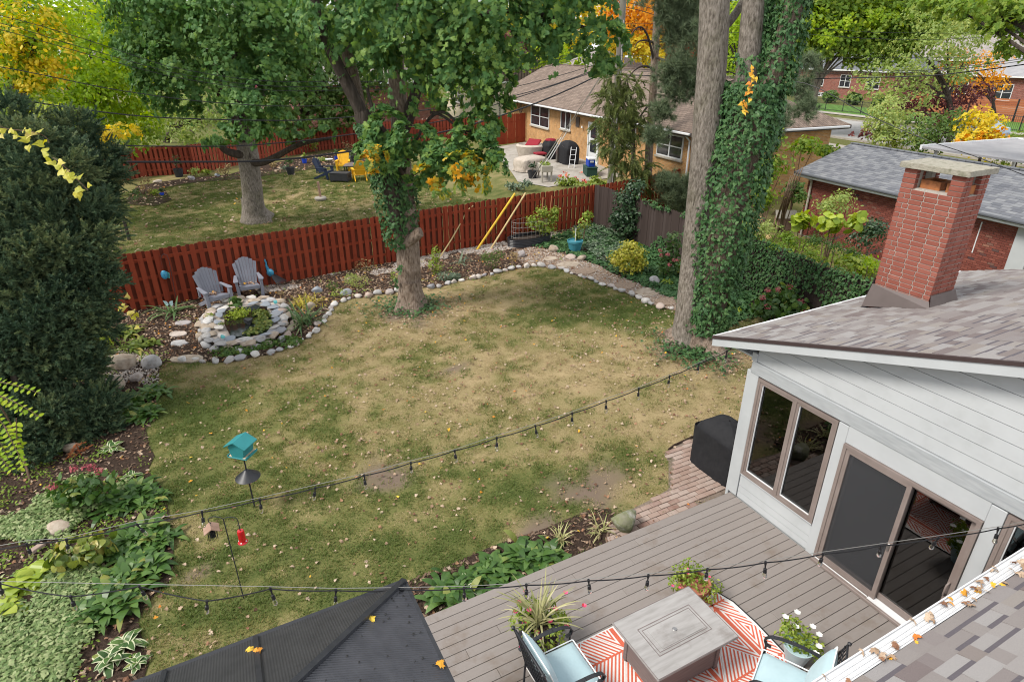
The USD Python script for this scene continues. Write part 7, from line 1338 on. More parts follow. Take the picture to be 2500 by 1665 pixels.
obj('foliage', leafball(MB(), rg, (0, 0, .88), (.6, .3, .12), 160, OVAL, .1), 'leaf_lime', t)
t = thing('step_ladder', 'small aluminium ladder leaning by the black barbecue', 'ladder', Z(1395, 412), PHI + .8)
for y in (-.16, .16): obj('rail', MB().seg((0, y, 0), (.35, y, 1.15), .03, .05), 'alum_white', t)
for k in range(4): obj('rung', MB().box((.06 + .085 * k, 0, .22 + .26 * k), (.06, .30, .02)), 'alum_white', t)
b = Z(1362, 398); t = thing('patio_heater', 'slim grey metal box standing between the two barbecues', 'heater', b, PHI); obj('body', MB().cbox((0, 0, .5), (.2, .24, .95), .01), 'fascia_brown', t); obj('door', MB().box((-.105, 0, .5), (.012, .19, .85)), 'steel', t)
for k, (u, v, lb) in enumerate(((1025, 340, 'pale plank leaning on the far red fence, left one'), (1036, 338, 'pale plank leaning on the far red fence, middle one'), (1046, 336, 'pale plank leaning on the far red fence, right one'))):
    b = Z(u, v); t = obj('leaning_plank', MB().seg(b, b + [.25, .5, 1.5], .12, .03), 'cedar', label=lb, category='plank')
# ---------------------------------------------------------------- beds and borders, plant by plant
rg = np.random.default_rng(60)
mat('hosta_green', [(0, (.035, .085, .018)), (.5, (.060, .125, .026)), (.9, (.10, .18, .04)), (1, (.24, .25, .06))], fac='rand', rough=.4, spec=.4, trans=.25)
mat('hosta_olive', [(0, (.075, .12, .02)), (.5, (.13, .18, .03)), (.85, (.22, .25, .05)), (1, (.38, .33, .09))], fac='rand', rough=.4, spec=.4, trans=.3)
mat('hosta_lime', [(0, (.17, .25, .02)), (.6, (.28, .36, .035)), (1, (.38, .44, .07))], fac='rand', rough=.4, spec=.4, trans=.35)
mat('hosta_edge', (.50, .52, .34), rough=.5, trans=.2); mat('hosta_blue', [(0, (.035, .09, .05)), (1, (.06, .13, .07))], fac='rand', rough=.5, trans=.15)
mat('euonymus', [(0, (.12, .17, .02)), (.35, (.38, .38, .04)), (.8, (.55, .50, .08)), (1, (.62, .56, .16))], fac='rand', rough=.4, trans=.25)
mat('goutweed', [(0, (.09, .15, .045)), (.5, (.18, .25, .09)), (1, (.34, .38, .19))], fac='rand', rough=.6, trans=.25)
mat('sedge', [(0, (.28, .26, .03)), (.6, (.45, .38, .05)), (1, (.55, .46, .09))], fac='rand', rough=.6, trans=.2)
mat('iris_leaf', [(0, (.06, .12, .045)), (.6, (.10, .175, .06)), (1, (.22, .25, .12))], fac='rand', rough=.5, trans=.2)
mat('stripe_leaf', [(0, (.22, .25, .08)), (.6, (.40, .38, .18)), (1, (.52, .45, .26))], fac='rand', rough=.5, trans=.2)
mat('grey_leaf', [(0, (.07, .11, .07)), (.6, (.12, .165, .105)), (1, (.20, .24, .16))], fac='rand', rough=.6, trans=.15)
mat('dry_leaf', [(0, (.15, .10, .05)), (.6, (.26, .19, .09)), (1, (.34, .25, .10))], fac='rand', rough=.8, trans=.1)
mat('head_pink', [(0, (.26, .04, .06)), (.6, (.40, .09, .11)), (1, (.45, .17, .15))], fac='rand', rough=.8); mat('head_tan', [(0, (.36, .24, .10)), (.6, (.48, .38, .17)), (1, (.50, .27, .12))], fac='rand', rough=.8); mat('flower_mix', [(0, (.6, .05, .12)), (.5, (.75, .2, .05)), (1, (.6, .03, .05))], fac='rand', rough=.6)
def hosta_proto(name, label, loc, n, L, W, m, up=(.35, 1.25), droop=(.9, 1.6), edge=None, seed=0, group=None, category='hosta', rot=0, r0=.03):
    g = np.random.default_rng(seed); t = thing(name, label, category, loc, rot, group)
    for k in range(n):
        f = (k + .5) / n; a = k * 2.39996 + g.normal(0, .2); el = up[1] - (up[1] - up[0]) * f + g.normal(0, .1); l = L * (.6 + .45 * f) * g.uniform(.85, 1.15); w = W * g.uniform(.8, 1.15); dr = g.uniform(*droop); o = (g.normal(0, r0), g.normal(0, r0), .02)
        v, fc = leafstrip(g, l, w, a, el, dr, 7, o, .22); v2 = v.copy()
        lf = obj('leaf', MB().add(v, fc, np.full(len(v), g.uniform())), edge or m, t)
        if edge:
            c = (v[::2] + v[1::2]) / 2; h = v.copy(); h[::2] = c + (v[::2] - c) * .66; h[1::2] = c + (v[1::2] - c) * .66; obj('center', MB().add(h[4:] + [0, 0, .004], fc[:len(fc) - 4]), m, lf)
    return t
def at(u, v, dz=.01): p = gp(u, v).copy(); p[2] += dz; return p
GH = 'green hostas'
hA = hosta_proto('hosta', 'glossy green hosta at the lawn edge beside the bright broad leaved hosta', at(375, 965), 84, .38, .098, 'hosta_green', (.25, 1.3), (.8, 2.0), seed=1, r0=.12)
for u, v, lb, sc, rt in ((320, 985, 'green hosta behind the one at the lawn edge, nearest the juniper', .9, 1), (352, 1018, 'green hosta at the lawn edge below the pair by the juniper', .85, 2), (300, 1012, 'green hosta tucked under the juniper tip above the variegated one', .8, 2.6), (330, 1215, 'green hosta along the lawn right of the pink hydrangea', .95, 3), (372, 1225, 'smaller green hosta at the grass edge right of the pink hydrangea', .7, 3.6), (285, 1240, 'green hosta next to the pink hydrangea blooms', .8, 4), (345, 1315, 'green hosta beneath the upper string of lights', 1.0, 5), (300, 1350, 'green hosta left of the one below the upper lights', .85, 5.4), (390, 1325, 'low green hosta at the lawn edge beneath the upper lights', .7, .4), (350, 1400, 'green hosta above the lower string of lights', .95, 1.7), (300, 1425, 'green hosta crossed by the lower string of lights', .85, 2.2), (290, 1480, 'lowest large green hosta of the left bed', .95, .9), (235, 1505, 'green hosta beside the lowest large one, farther from the lawn', .8, 1.1)):
    dup(hA, lb, at(u, v), rt, sc * 1.22)
hD = hosta_proto('hosta', 'green hosta leaning over the deck edge nearest the gazebo corner', at(1040, 1470), 66, .30, .088, 'hosta_green', (.25, 1.3), (.8, 2.0), seed=5, r0=.10)
for u, v, lb, sc, rt in ((1095, 1447, 'green hosta at the deck edge, second from the gazebo corner', 1.0, 1), (1210, 1400, 'green hosta at the deck edge left of the large one', .95, 2), (1170, 1418, 'small hosta with pale flowers at the deck edge', .8, 4), (1285, 1372, 'largest green hosta at the deck edge beside the striped grass', 1.15, 3), (1330, 1362, 'green hosta at the deck edge right of the largest', .85, .5)): dup(hD, lb, at(u, v), rt, sc * 1.25)
hB = hosta_proto('hosta', 'broad lime green hosta beside the pale boulder', at(245, 930), 36, .33, .17, 'hosta_lime', (.25, 1.2), (1.0, 1.7), seed=2)
dup(hB, 'huge lime leaved hosta at the lower left corner', at(85, 1420), 2, 1.25); dup(hB, 'lime leaved hosta cut by the left picture edge below the huge one', at(5, 1500), 4, 1.1)
hC = hosta_proto('hosta', 'arching olive green hosta mass above the pair of boulders', at(335, 800), 70, .50, .085, 'hosta_olive', (.3, 1.2), (1.0, 1.7), seed=3, r0=.18)
dup(hC, 'arching olive hosta right of the mass above the boulders', at(350, 850), 2.2, .95); dup(hC, 'arching olive hosta at the back of the mass by the fence', at(300, 820), 1.1, .95)
hV = hosta_proto('hosta', 'white edged hosta beside the juniper at the lawn', at(320, 1125), 16, .34, .13, 'hosta_green', (.3, 1.1), (.9, 1.5), 'hosta_edge', seed=4)
dup(hV, 'small white edged hosta below the larger one at the juniper', at(318, 1170), 2, .75); dup(hV, 'white edged hosta near the bottom of the left bed', at(305, 1580), 1.4, .95); dup(hV, 'second white edged hosta at the bottom of the left bed', at(268, 1618), 3, .9); dup(hV, 'white edged hosta leaf tuft nearest the gazebo', at(338, 1622), 5, .6); dup(hV, 'white edged hosta beneath the juniper at the path', at(275, 1100), 4, .9); dup(hV, 'white edged hosta at the foot of the dark laurel', at(1360, 590), 2, 1.1); dup(hV, 'variegated hosta between the green ones at the deck edge', at(1135, 1432), 2, .85)
hosta_proto('hosta', 'blue green hosta in the gravel behind the tan boulder', at(240, 850), 26, .4, .15, 'hosta_blue', seed=6)
def strap(name, label, u, v, n, L, w, m, up=(.5, 1.45), droop=(.6, 1.8), cat='plant', r0=.08, seed=0):
    g = np.random.default_rng(seed + 100); t = thing(name, label, cat, at(u, v))
    for k in range(n): vv, f = leafstrip(g, L * g.uniform(.6, 1.1), w * g.uniform(.8, 1.2), g.uniform(0, 2 * PI), g.uniform(*up), g.uniform(*droop), 6, (g.normal(0, r0), g.normal(0, r0), 0), .1); obj('leaf', MB().add(vv, f, np.full(len(vv), g.uniform())), m, t)
    return t
strap('iris_clump', 'large clump of arching green iris leaves right of the pond', 745, 795, 56, .85, .045, 'iris_leaf', r0=.14, seed=1)
strap('iris_clump', 'sprawling pale iris leaves below the butterfly stake', 420, 765, 26, .9, .05, 'iris_leaf', (.2, 1.1), seed=2)
strap('yucca_plant', 'low splayed iris leaves under the thin yellow stick', 1127, 645, 18, .65, .045, 'grey_leaf', (.1, 1.0), (.2, .9), seed=3)
strap('striped_grass', 'cream striped grass clump at the deck edge by the largest hosta', 1365, 1325, 34, .38, .016, 'stripe_leaf', r0=.04, seed=4)
strap('striped_grass', 'cream striped grass clump beside the mossy boulder', 1462, 1302, 34, .36, .016, 'stripe_leaf', r0=.04, seed=5)
strap('sedge_clump', 'yellow gold sedge mound behind the iris', 752, 742, 150, .42, .02, 'sedge', (.2, 1.3), (.6, 1.6), r0=.26, seed=6)
strap('dry_grass', 'thin dry grassy stems along the back fence by the maple', 865, 655, 60, .5, .012, 'dry_leaf', (.6, 1.4), (.2, .9), r0=.25, seed=7)
strap('lily_plant', 'yellowing lily stalks under the juniper', 165, 1040, 14, .4, .03, 'sedge', seed=8)
def bush(name, label, u, v, blobs, m, outline=OVAL, sz=.08, n=160, cat='bush', stems=4, heads=None, Y=None, **k):
    """blobs: (dx, dy, z, rx, rz) in metres about the foot."""
    b = at(u, v, 0); t = thing(name, label, cat, b); mb = MB()
    for dx, dy, z, rx, rz_ in blobs: leafball(mb, rg, (dx, dy, z), (rx, rx, rz_), n, outline, sz, **k)
    st = MB()
    for i in range(stems):
        q = blobs[i % len(blobs)]; obj('stem', MB().tube([(rg.normal(0, .04), rg.normal(0, .04), 0), (q[0] * .5, q[1] * .5, q[2] * .6), (q[0], q[1], q[2])], [.014, .01, .005], 5), 'stem_brown', t)
    obj('foliage', mb, m, t, kind='stuff')
    for hm, pts, r in heads or ():
        for p in pts:
            hb = MB(); d = rg.normal(size=(46, 3)); d /= np.linalg.norm(d, axis=1, keepdims=True); F = frames(d + [0, 0, .3], rg); bs = leafmesh(SMALL, 1.0, .2, .2, 1)
            for i in range(46): vv, f = bs; hb.add(vv * r * .5 @ F[i].T + np.array(p) + d[i] * np.array([r, r, r * .75]) * .8, f)
            obj('flower_head', hb, hm, t)
    return t
bush('laurel_bush', 'tall dark glossy shrub growing against the dark fence', 1527, 592, [(0, .1, .6, .75, .6), (.1, .1, 1.2, .7, .6), (-.05, .15, 1.75, .62, .5), (.25, .2, 2.2, .5, .4), (-.4, 0, 1.0, .4, .5), (.45, .1, .9, .45, .5)], 'leaf_deep', OVAL, .13, 420, shell=.6)
bush('euonymus_bush', 'bright yellow variegated euonymus shrub', 1530, 672, [(0, 0, .45, .62, .42), (.3, .1, .75, .45, .35), (-.35, 0, .6, .42, .38), (.05, .1, 1.0, .4, .28), (-.1, -.1, .8, .5, .35), (.4, 0, .4, .4, .3)], 'euonymus', OVAL, .09, 330, shell=.6)
bush('hydrangea_bush', 'hydrangea with brownish pink heads between euonymus and tree', 1625, 680, [(0, 0, .45, .4, .35), (.1, .1, .85, .35, .3), (.15, .15, 1.3, .32, .4)], 'leaf_green', OVAL, .14, 110, heads=[('head_pink', [(-.28, -.2, .9), (-.1, -.28, .95), (.15, -.25, .75), (.3, -.1, .7), (0, -.3, .6), (-.3, 0, 1.0)], .09)])
bush('hydrangea_bush', 'hydrangea with round cream tan heads right of the ivy tree', 1838, 700, [(0, 0, .5, .5, .4), (.2, .2, 1.0, .45, .35), (-.1, .3, 1.5, .4, .35), (.4, 0, .8, .35, .3)], 'hosta_olive', OVAL, .16, 70, heads=[('head_tan', [(.25, -.1, 1.35), (.5, .1, 1.3), (-.15, -.3, 1.1), (.1, -.3, 1.05), (.35, -.25, 1.1), (-.3, 0, .7), (0, -.3, .6), (-.1, .3, 1.9), (0, .4, 2.2), (.3, .2, 1.65)], .115)])
bush('hydrangea_bush', 'hydrangea with red pink heads beside the sunroom roof edge', 1888, 790, [(0, 0, .5, .55, .4), (.5, 0, .5, .5, .4), (.25, .2, .8, .5, .3), (-.3, .1, .5, .4, .35)], 'hosta_green', ROUND, .15, 120, heads=[('head_pink', [(-.5, -.1, .85), (-.3, .1, 1.0), (-.05, 0, 1.05), (.3, .1, 1.1), (.6, -.1, .75), (.75, 0, .7), (.65, -.3, .5), (-.4, -.3, .65), (.9, .2, .8)], .11)])
bush('hydrangea_bush', 'hydrangea with dark pink heads under the juniper at left', 215, 1245, [(0, 0, .35, .4, .28), (.25, .1, .45, .35, .25), (-.25, .05, .4, .3, .25)], 'hosta_green', OVAL, .14, 90, heads=[('head_pink', [(-.2, .25, .7), (.02, .25, .72), (.14, .22, .75), (.3, .15, .72), (-.4, -.05, .55)], .085)])
bush('hydrangea_bush', 'yellowing low hydrangea between the broad hosta and the lawn', 185, 1385, [(0, 0, .3, .4, .25), (.3, .1, .3, .3, .22)], 'hosta_olive', ROUND, .13, 75)
bush('low_shrub', 'small bright lime plant at the foot of the ivy tree', 1780, 762, [(0, 0, .18, .3, .16)], 'hosta_lime', OVAL, .12, 70); bush('low_shrub', 'small green hosta like plant in the ivy beside the round stone', 1628, 700, [(0, 0, .12, .26, .12)], 'leaf_lime', OVAL, .1, 70); bush('low_shrub', 'yellow leaved stalks at the left edge of the ivy tree', 1660, 672, [(0, 0, .3, .22, .3)], 'hosta_olive', OVAL, .11, 60)
bush('rose_bush', 'green rose bush right of the leaning yellow sticks', 1202, 660, [(0, 0, .35, .42, .3), (.2, .1, .55, .3, .2), (-.2, 0, .5, .25, .2)], 'tree_mid', SMALL, .05, 260, heads=[('head_pink', [(.3, -.2, .5), (.0, .1, .75)], .04)])
bush('sedum_plant', 'grey green sedum by the thin yellow stick', 1090, 684, [(0, 0, .16, .35, .16), (.3, 0, .14, .25, .12)], 'grey_leaf', OVAL, .07, 200); bush('low_shrub', 'yellow green shrub at the foot of the thin yellow stick', 1062, 668, [(0, 0, .3, .28, .3), (.05, .1, .7, .2, .35)], 'leaf_lime', OVAL, .07, 160); bush('low_shrub', 'small yellowish sprig at the right end of the back bed', 1255, 640, [(0, 0, .22, .25, .22)], 'dry_leaf', SMALL, .06, 130)
bush('low_shrub', 'fine green shrub between sedge and maple', 880, 705, [(0, 0, .25, .4, .24), (-.3, .1, .3, .3, .24)], 'tree_haze', SMALL, .05, 260); bush('low_shrub', 'reddish twiggy shrub against the fence left of the maple', 895, 672, [(0, 0, .35, .4, .3)], 'dry_leaf', SMALL, .05, 180); bush('low_shrub', 'small dark plant by the grey rock behind the pond', 812, 708, [(0, 0, .15, .25, .14)], 'tree_mid', SMALL, .05, 130); bush('low_shrub', 'light green low plant in front of the small slate rock', 828, 722, [(0, 0, .12, .35, .1)], 'leaf_lime', SMALL, .05, 180); bush('low_shrub', 'yellow green small bush behind the maple trunk', 972, 690, [(0, 0, .25, .3, .25)], 'leaf_lime', SMALL, .06, 150)
for u, v, s, lb in ((775, 716, (.34, .26, .26), 'dark grey rock in the bed behind the sedge'), (845, 720, (.40, .28, .26), 'blue grey rock beside the light green low plant'), (760, 753, (.34, .28, .24), 'tan rock in front of the yellow sedge')): boulder(u, v, s, lb, 'slate' if u != 760 else 'rock_tan', .3, u, 'garden_stone', 'stone')
for u, v, lb in ((545, 868, 'low green geranium left of three below the pond'), (592, 862, 'low green geranium middle of three below the pond'), (638, 848, 'low green geranium right of three below the pond'), (700, 842, 'small green geranium beneath the iris')): bush('geranium_plant', lb, u, v, [(0, 0, .1, .34, .1), (.2, .05, .1, .25, .09)], 'tree_mid', ROUND, .06, 150, cat='plant', stems=2)
bush('low_shrub', 'pale lime bush behind the arching hosta', 255, 850, [(0, 0, .3, .35, .3)], 'hosta_lime', OVAL, .08, 160); bush('tomato_plant', 'tall tangled tomato plants in the black raised bed', 1318, 592, [(0, 0, .75, .55, .45), (.45, .25, .9, .4, .45), (-.35, -.2, .9, .4, .4), (.1, .1, 1.25, .45, .3), (.6, .3, 1.2, .3, .25), (.3, .1, .5, .5, .3)], 'leaf_lime', SMALL, .10, 260, stems=6, shell=.4)
bush('pepper_plant', 'half withered plant standing in the teal pot', 1403, 612, [(.05, 0, .75, .28, .28), (.3, .1, .95, .22, .25), (.1, 0, .55, .25, .15)], 'hosta_olive', OVAL, .10, 60, stems=5, shell=.3)
bush('pepper_plant', 'green shrubby plant behind the teal pot', 1425, 590, [(0, 0, .8, .3, .3), (.1, 0, 1.1, .25, .2)], 'leaf_lime', OVAL, .1, 110)
p = at(1403, 616); t = thing('flower_pot', 'large teal plastic pot at the start of the gravel path', 'flower pot', p); obj('pot', MB().lathe([(0, 0), (.20, 0), (.29, .40), (.31, .40), (.31, .47), (.285, .47), (.27, .42), (0, .42)], 24), 'pot_teal', t, 40); obj('stake', MB().tube([(0, 0, .4), (.01, 0, .95)], .012, 5), 'petal_white', t)
# raised bed
p = (at(1240, 597) + at(1348, 592)) / 2; p = at(1292, 597); rb = thing('raised_bed', 'oval black corrugated raised bed before the red fence', 'raised bed', p, math.atan2(fdir[1], fdir[0]) - .12)
prof = [(1.0, .0)]; n = 48; a = np.arange(n) * 2 * PI / n; ox = np.where(np.abs(np.cos(a)) > 0, 1, 1); V = []
rows = [(0, 1.0)] + [(.04 + .30 * k / 10, 1.0 + .012 * (-1) ** k) for k in range(11)] + [(.36, 1.02), (.36, .975), (.05, .975)]
for z, s in rows: V.append(np.column_stack([np.sign(np.cos(a)) * np.abs(np.cos(a)) ** .7 * .95 * s, np.sin(a) * .42 * s, np.full(n, z)]))
R = len(rows); i, j = np.meshgrid(np.arange(R - 1), np.arange(n), indexing='ij'); q = np.stack([i * n + j, i * n + (j + 1) % n, (i + 1) * n + (j + 1) % n, (i + 1) * n + j], -1).reshape(-1, 4)
obj('wall', MB().add(np.vstack(V), np.vstack([q[:, [0, 1, 2]], q[:, [0, 2, 3]]])), 'metal_black', rb); obj('soil', MB().prism(Polygon(V[0][:, :2] * .97), .2, .24), 'soil', rb)
mb = MB()
for k in range(26): x = 2 * PI * k / 26; mb.tube([(.80 * math.cos(x), .36 * math.sin(x), .2), (.80 * math.cos(x), .36 * math.sin(x), 1.0)], .004, 4)
for z in (.4, .6, .8, 1.0): mb.tube([(.80 * math.cos(x), .36 * math.sin(x), z) for x in np.linspace(0, 2 * PI, 25)], .004, 4)
obj('wire_cage', mb, 'wire_steel', rb)
mat('cane_copper', [(.3, (.40, .17, .08)), (.7, (.50, .26, .13))], rough=.6); mat('cane_yellow', [(.3, (.55, .33, .015)), (.7, (.66, .43, .03))], scale=5, rough=.5); mat('cane_tan', [(.3, (.42, .30, .13)), (.7, (.55, .42, .22))], scale=7, rough=.7)
for u, v, u2, v2, lb in ((1316, 590, 1326, 482, 'thin copper coloured stake left of two in the raised bed'), (1336, 588, 1347, 478, 'thin copper coloured stake right of two in the raised bed')):
    b = at(u, v); tp_ = atY(u2, v2, b[1]); obj('garden_stake', MB().tube([b, tp_], .014, 6), 'cane_copper', label=lb, category='stake')
for pts, r, m, lb in (([(1073, 630, 0), (1102, 585, .55), (1122, 550, .8), (1140, 515, 1.0), (1155, 502, 1.05)], .026, 'cane_tan', 'thin crooked yellowish stick leaning on the red fence'), ([(1163, 612, 0), (1257, 473, 1)], .042, 'cane_yellow', 'thick bright yellow pole leaning on the red fence'), ([(1197, 610, 0), (1283, 472, 1)], .035, 'cane_tan', 'tan bamboo pole leaning on the red fence')):
    b = at(*pts[0][:2]); d = ray(*pts[-1][:2]); tt_ = ((F0 - fn_ * .10) @ fn_) / (d[:2] @ fn_); top = d * tt_ + [0, 0, CAM_H]; P = []
    for u, v, f in pts: Y = b[1] + (top[1] - b[1]) * f; P.append(atY(u, v, Y))
    obj('leaning_pole', MB().tube(P, r, 8), m, label=lb, category='pole')
# pond planting
w0 = lambda u, v: onz(u, v, .24)
def pondplant(name, label, pts, m, n, outline, sz, up, spread, h): 
    t = thing(name, label, 'water plant', w0(*pts[0]) - [0, 0, .02]); mb = MB()
    for u, v in pts: leafball(mb, rg, w0(u, v) - (w0(*pts[0]) - [0, 0, .02]) + [0, 0, h * .6], (spread, spread, h), n, outline, sz, up=up)
    obj('foliage', mb, m, t, kind='stuff')
pondplant('water_lettuce', 'light green floating leaves filling the right side of the pond', [(635, 785), (645, 775), (640, 800), (625, 808), (648, 790), (632, 764), (640, 768), (615, 812)], 'hosta_olive', 90, ROUND, .075, 1.6, .22, .06); pondplant('creeping_jenny', 'yellow green trailing plant at the back of the pond', [(583, 775), (575, 765), (595, 770), (565, 778), (600, 765)], 'hosta_lime', 90, SMALL, .06, .8, .2, .12); pondplant('arum_plant', 'dark leafed plant rising at the back edge of the pond', [(582, 752), (575, 745)], 'hosta_green', 18, IVY, .16, .8, .16, .22)
strap('pond_grass', 'fine dark grass at the front left of the pond', 575, 812, 70, .3, .012, 'leaf_green', (.4, 1.4), (.3, 1.2), r0=.14, seed=12)
for u, v, m, lb in ((543, 812, 'hosta_olive', 'small succulent tuft between the left pond stones'), (517, 790, 'leaf_lime', 'small tuft of sedum on the left pond stones'), (690, 735, 'dry_leaf', 'reddish dry tuft on the back right pond stones')): bush('rock_plant', lb, u, v, [(0, 0, .27, .14, .06)], m, SMALL, .05, 60, cat='plant', stems=1)
mat('glass_teal', (.10, .42, .42), rough=.15, spec=.6)
for u, v, lb in ((543, 822, 'teal glass ornament on the front left pond stones'), (672, 738, 'teal glass ornament on the back right pond stones')): p = onz(u, v, .34); t = thing('glass_ornament', lb, 'ornament', p); obj('glass', rock((.16, .1, .12), u, 1, .5), 'glass_teal', t)
# ornaments
mat('metal_blue', [(.3, (.02, .12, .28)), (.6, (.04, .28, .42)), (.8, (.35, .34, .05))], scale=22, rough=.35, spec=.5)
b = at(666, 700); t = thing('peacock_ornament', 'blue metal peacock standing behind the pond', 'ornament', b, -.5)
body = trimesh.creation.icosphere(2, 1.0); body.vertices = body.vertices * [.15, .09, .13] @ Ry(-.6).T + [0, 0, .48]; obj('body', body, 'metal_blue', t, True); obj('neck', MB().tube([(-.08, 0, .55), (-.14, 0, .70), (-.13, 0, .82), (-.17, 0, .88)], [.055, .035, .026, .03], 10), 'metal_blue', t, True); obj('head', MB().lathe([(0, -.04), (.035, -.02), (.04, .01), (0, .05)], 10, (-.165, 0, .88)), 'metal_blue', t, True); obj('beak', MB().tube([(-.19, 0, .885), (-.26, 0, .87)], [.014, .002], 6), 'metal_black', t)
for k in range(3): obj('crest', MB().tube([(-.15, 0, .92), (-.13 + .03 * k, 0, 1.0)], .005, 4), 'metal_black', t)
for k in range(7): a = (k - 3) * .12; obj('tail_feather', MB().add(*leafstrip(rg, .55, .06, a, -.55, -.25, 4, (.1, a * .15, .44))), 'metal_black', t)
for y in (-.04, .04): obj('leg', MB().tube([(0, y, .38), (.01, y, .18), (-.01, y, 0)], .009, 5), 'metal_black', t)
b = at(433, 745); t = thing('hanger_hook', 'thin dark crook leaning against the red fence with a hanging ornament', 'garden hook', b); top = atY(411, 628, b[1]) - b; obj('crook', MB().tube([(0, 0, -.05), top * .95, top + [-.03, 0, .06], top + [-.12, 0, .10], top + [-.20, 0, .04], top + [-.21, 0, -.03]], .008, 6), 'metal_black', t)
p = atY(401, 671, b[1] - .05); t = thing('bird_ornament', 'blue and yellow ornament hanging before the red fence', 'ornament', p); body = trimesh.creation.icosphere(2, 1.0); body.vertices = body.vertices * [.10, .07, .14]; obj('body', body, 'metal_blue', t, True); obj('wing', MB().prism([(-.02, -.1), (.1, -.14), (.12, .02), (.03, .08)], -.085, -.07, Rx(PI / 2)), 'glass_teal', t); obj('wing', MB().prism([(.02, -.1), (-.1, -.14), (-.12, .02), (-.03, .08)], -.085, -.07, Rx(PI / 2)), 'sedge', t); obj('hanger', MB().tube([(0, 0, .13), (.01, 0, .62)], .003, 4), 'metal_black', t)
b = at(413, 765); t = thing('butterfly_stake', 'pale blue metal butterfly on a thin stake by the fence', 'ornament', b); top = atY(413, 743, b[1]) - b; obj('stake', MB().tube([(0, 0, 0), top], .005, 5), 'metal_black', t)
for s in (-1, 1): obj('wing', MB().quadpoly([top, top + [s * .04, -.02, .10], top + [s * .15, -.03, .13], top + [s * .12, 0, .0], top + [s * .07, .0, -.06]]), 'pot_blue', t)
obj('body', MB().tube([top - [0, .01, .07], top + [0, -.01, .07]], .012, 6), 'metal_black', t)
# loose things in the left bed
t = thing('loose_brick', 'single reddish brick lying in the ground cover at left', 'brick', at(95, 1345, .04), 1.2); obj('brick', MB().cbox((0, 0, .03), (.20, .095, .06), .006), 'paver', t)
# ground covers
def covers(name, poly, n, label, m, outline, sz, seed, h=.08, per=7, spread=.16, clumpy=.45, scale=1.2):
    g = np.random.default_rng(seed); p = inpoly(poly, n, g); k = meshkit.fbm(np.column_stack([p * scale, 0 * p[:, 0]]), 3, seed); p = p[k > clumpy]; pr = []
    for j in range(4):
        mb = MB()
        for i in range(per): a = g.uniform(0, 2 * PI); r = g.uniform(0, 1) ** .5 * spread; F = frames(np.array([[math.cos(a) * .4, math.sin(a) * .4, 1.0]]) + g.normal(0, .25, (1, 3)), g)[0]; vv, f = leafmesh(outline, sz * g.uniform(.7, 1.25), .3, .3, i); mb.add(vv @ F.T + [r * math.cos(a), r * math.sin(a), h * g.uniform(.4, 1.2)], f, np.full(len(vv), g.uniform()))
        pr.append((mb, m))
    scatter(name, pr, np.column_stack([p, gh(p[:, 0], p[:, 1]) + .01]), scales=g.uniform(.7, 1.25, len(p)), seed=seed, kind='stuff', label=label)
lowleft = pxpoly([(-60,1290),(60,1270),(150,1180),(240,1165),(330,1180),(300,1215),(200,1300),(240,1400),(200,1500),(250,1560),(230,1665),(240,1760),(-80,1760)])
covers('ground_cover', lowleft, 7000, 'pale variegated ground cover filling the lower left bed', 'goutweed', IVY, .05, 71, .10, 11, .16, .53, 2.0)
covers('bed_sprouts', left_bed, 2600, 'mixed low green sprouts between the hostas of the left bed', 'tree_fresh', SMALL, .055, 78, .07, 9, .15, .48)
covers('ivy_ground_cover', right_bed.difference(path_poly.buffer(.1)), 2600, 'dark ivy ground cover between the gravel path and the dark fence', 'ivy_leaf', IVY, .10, 72, .10, 9, .2, .36)
covers('grey_ground_cover', pxpoly([(1400,560),(1480,540),(1540,600),(1500,650),(1460,640),(1420,610)]), 420, 'grey green low cover before the dark laurel', 'grey_leaf', SMALL, .08, 73, .14, 9, .2, .2)
covers('weed_patches', back_bed, 420, 'small green weeds in the mulch along the red fence', 'tree_haze', SMALL, .06, 74, .06, 7, .12, .6)
# ivy on the dark fence
iv = thing('ivy_vine', 'ivy trailing over the dark brown fence at right', 'ivy', (8.4, 16.6, 0)); mb = MB(); L = LineString([(3.66, 27.3), (4.05, 26.75), (5.2, 24.2), (6.35, 21.9), (7.75, 18.6), (8.55, 16.3), (9.25, 14.9), (10.5, 12.3)]); g = np.random.default_rng(9); P, Nn = [], []
for _ in range(11000):
    d = g.uniform(2.0, L.length); z = g.uniform(0, 1.95); k = meshkit.fbm(np.array([[d * .9, z * .35, 0]]), 3, 12)[0] + .30 * (d / L.length) ** 2 - (.08 if z < 1.0 else .05) + (.2 if z > 1.72 else 0)
    if k > .60 - .12 * (d > 9): q = L.interpolate(d); q2 = L.interpolate(min(d + .1, L.length)); a = np.array([q2.x - q.x, q2.y - q.y]); a /= np.linalg.norm(a) + 1e-9; nn = np.array([a[1], -a[0], 0]); P.append(np.array([q.x, q.y, z]) + nn * (.05 + g.uniform(0, .10))); Nn.append(nn)
ivy_leaves(mb, g, np.array(P), np.array(Nn), .085); obj('foliage', mb, 'ivy_leaf', iv, off=(8.4, 16.6, 0), kind='stuff')
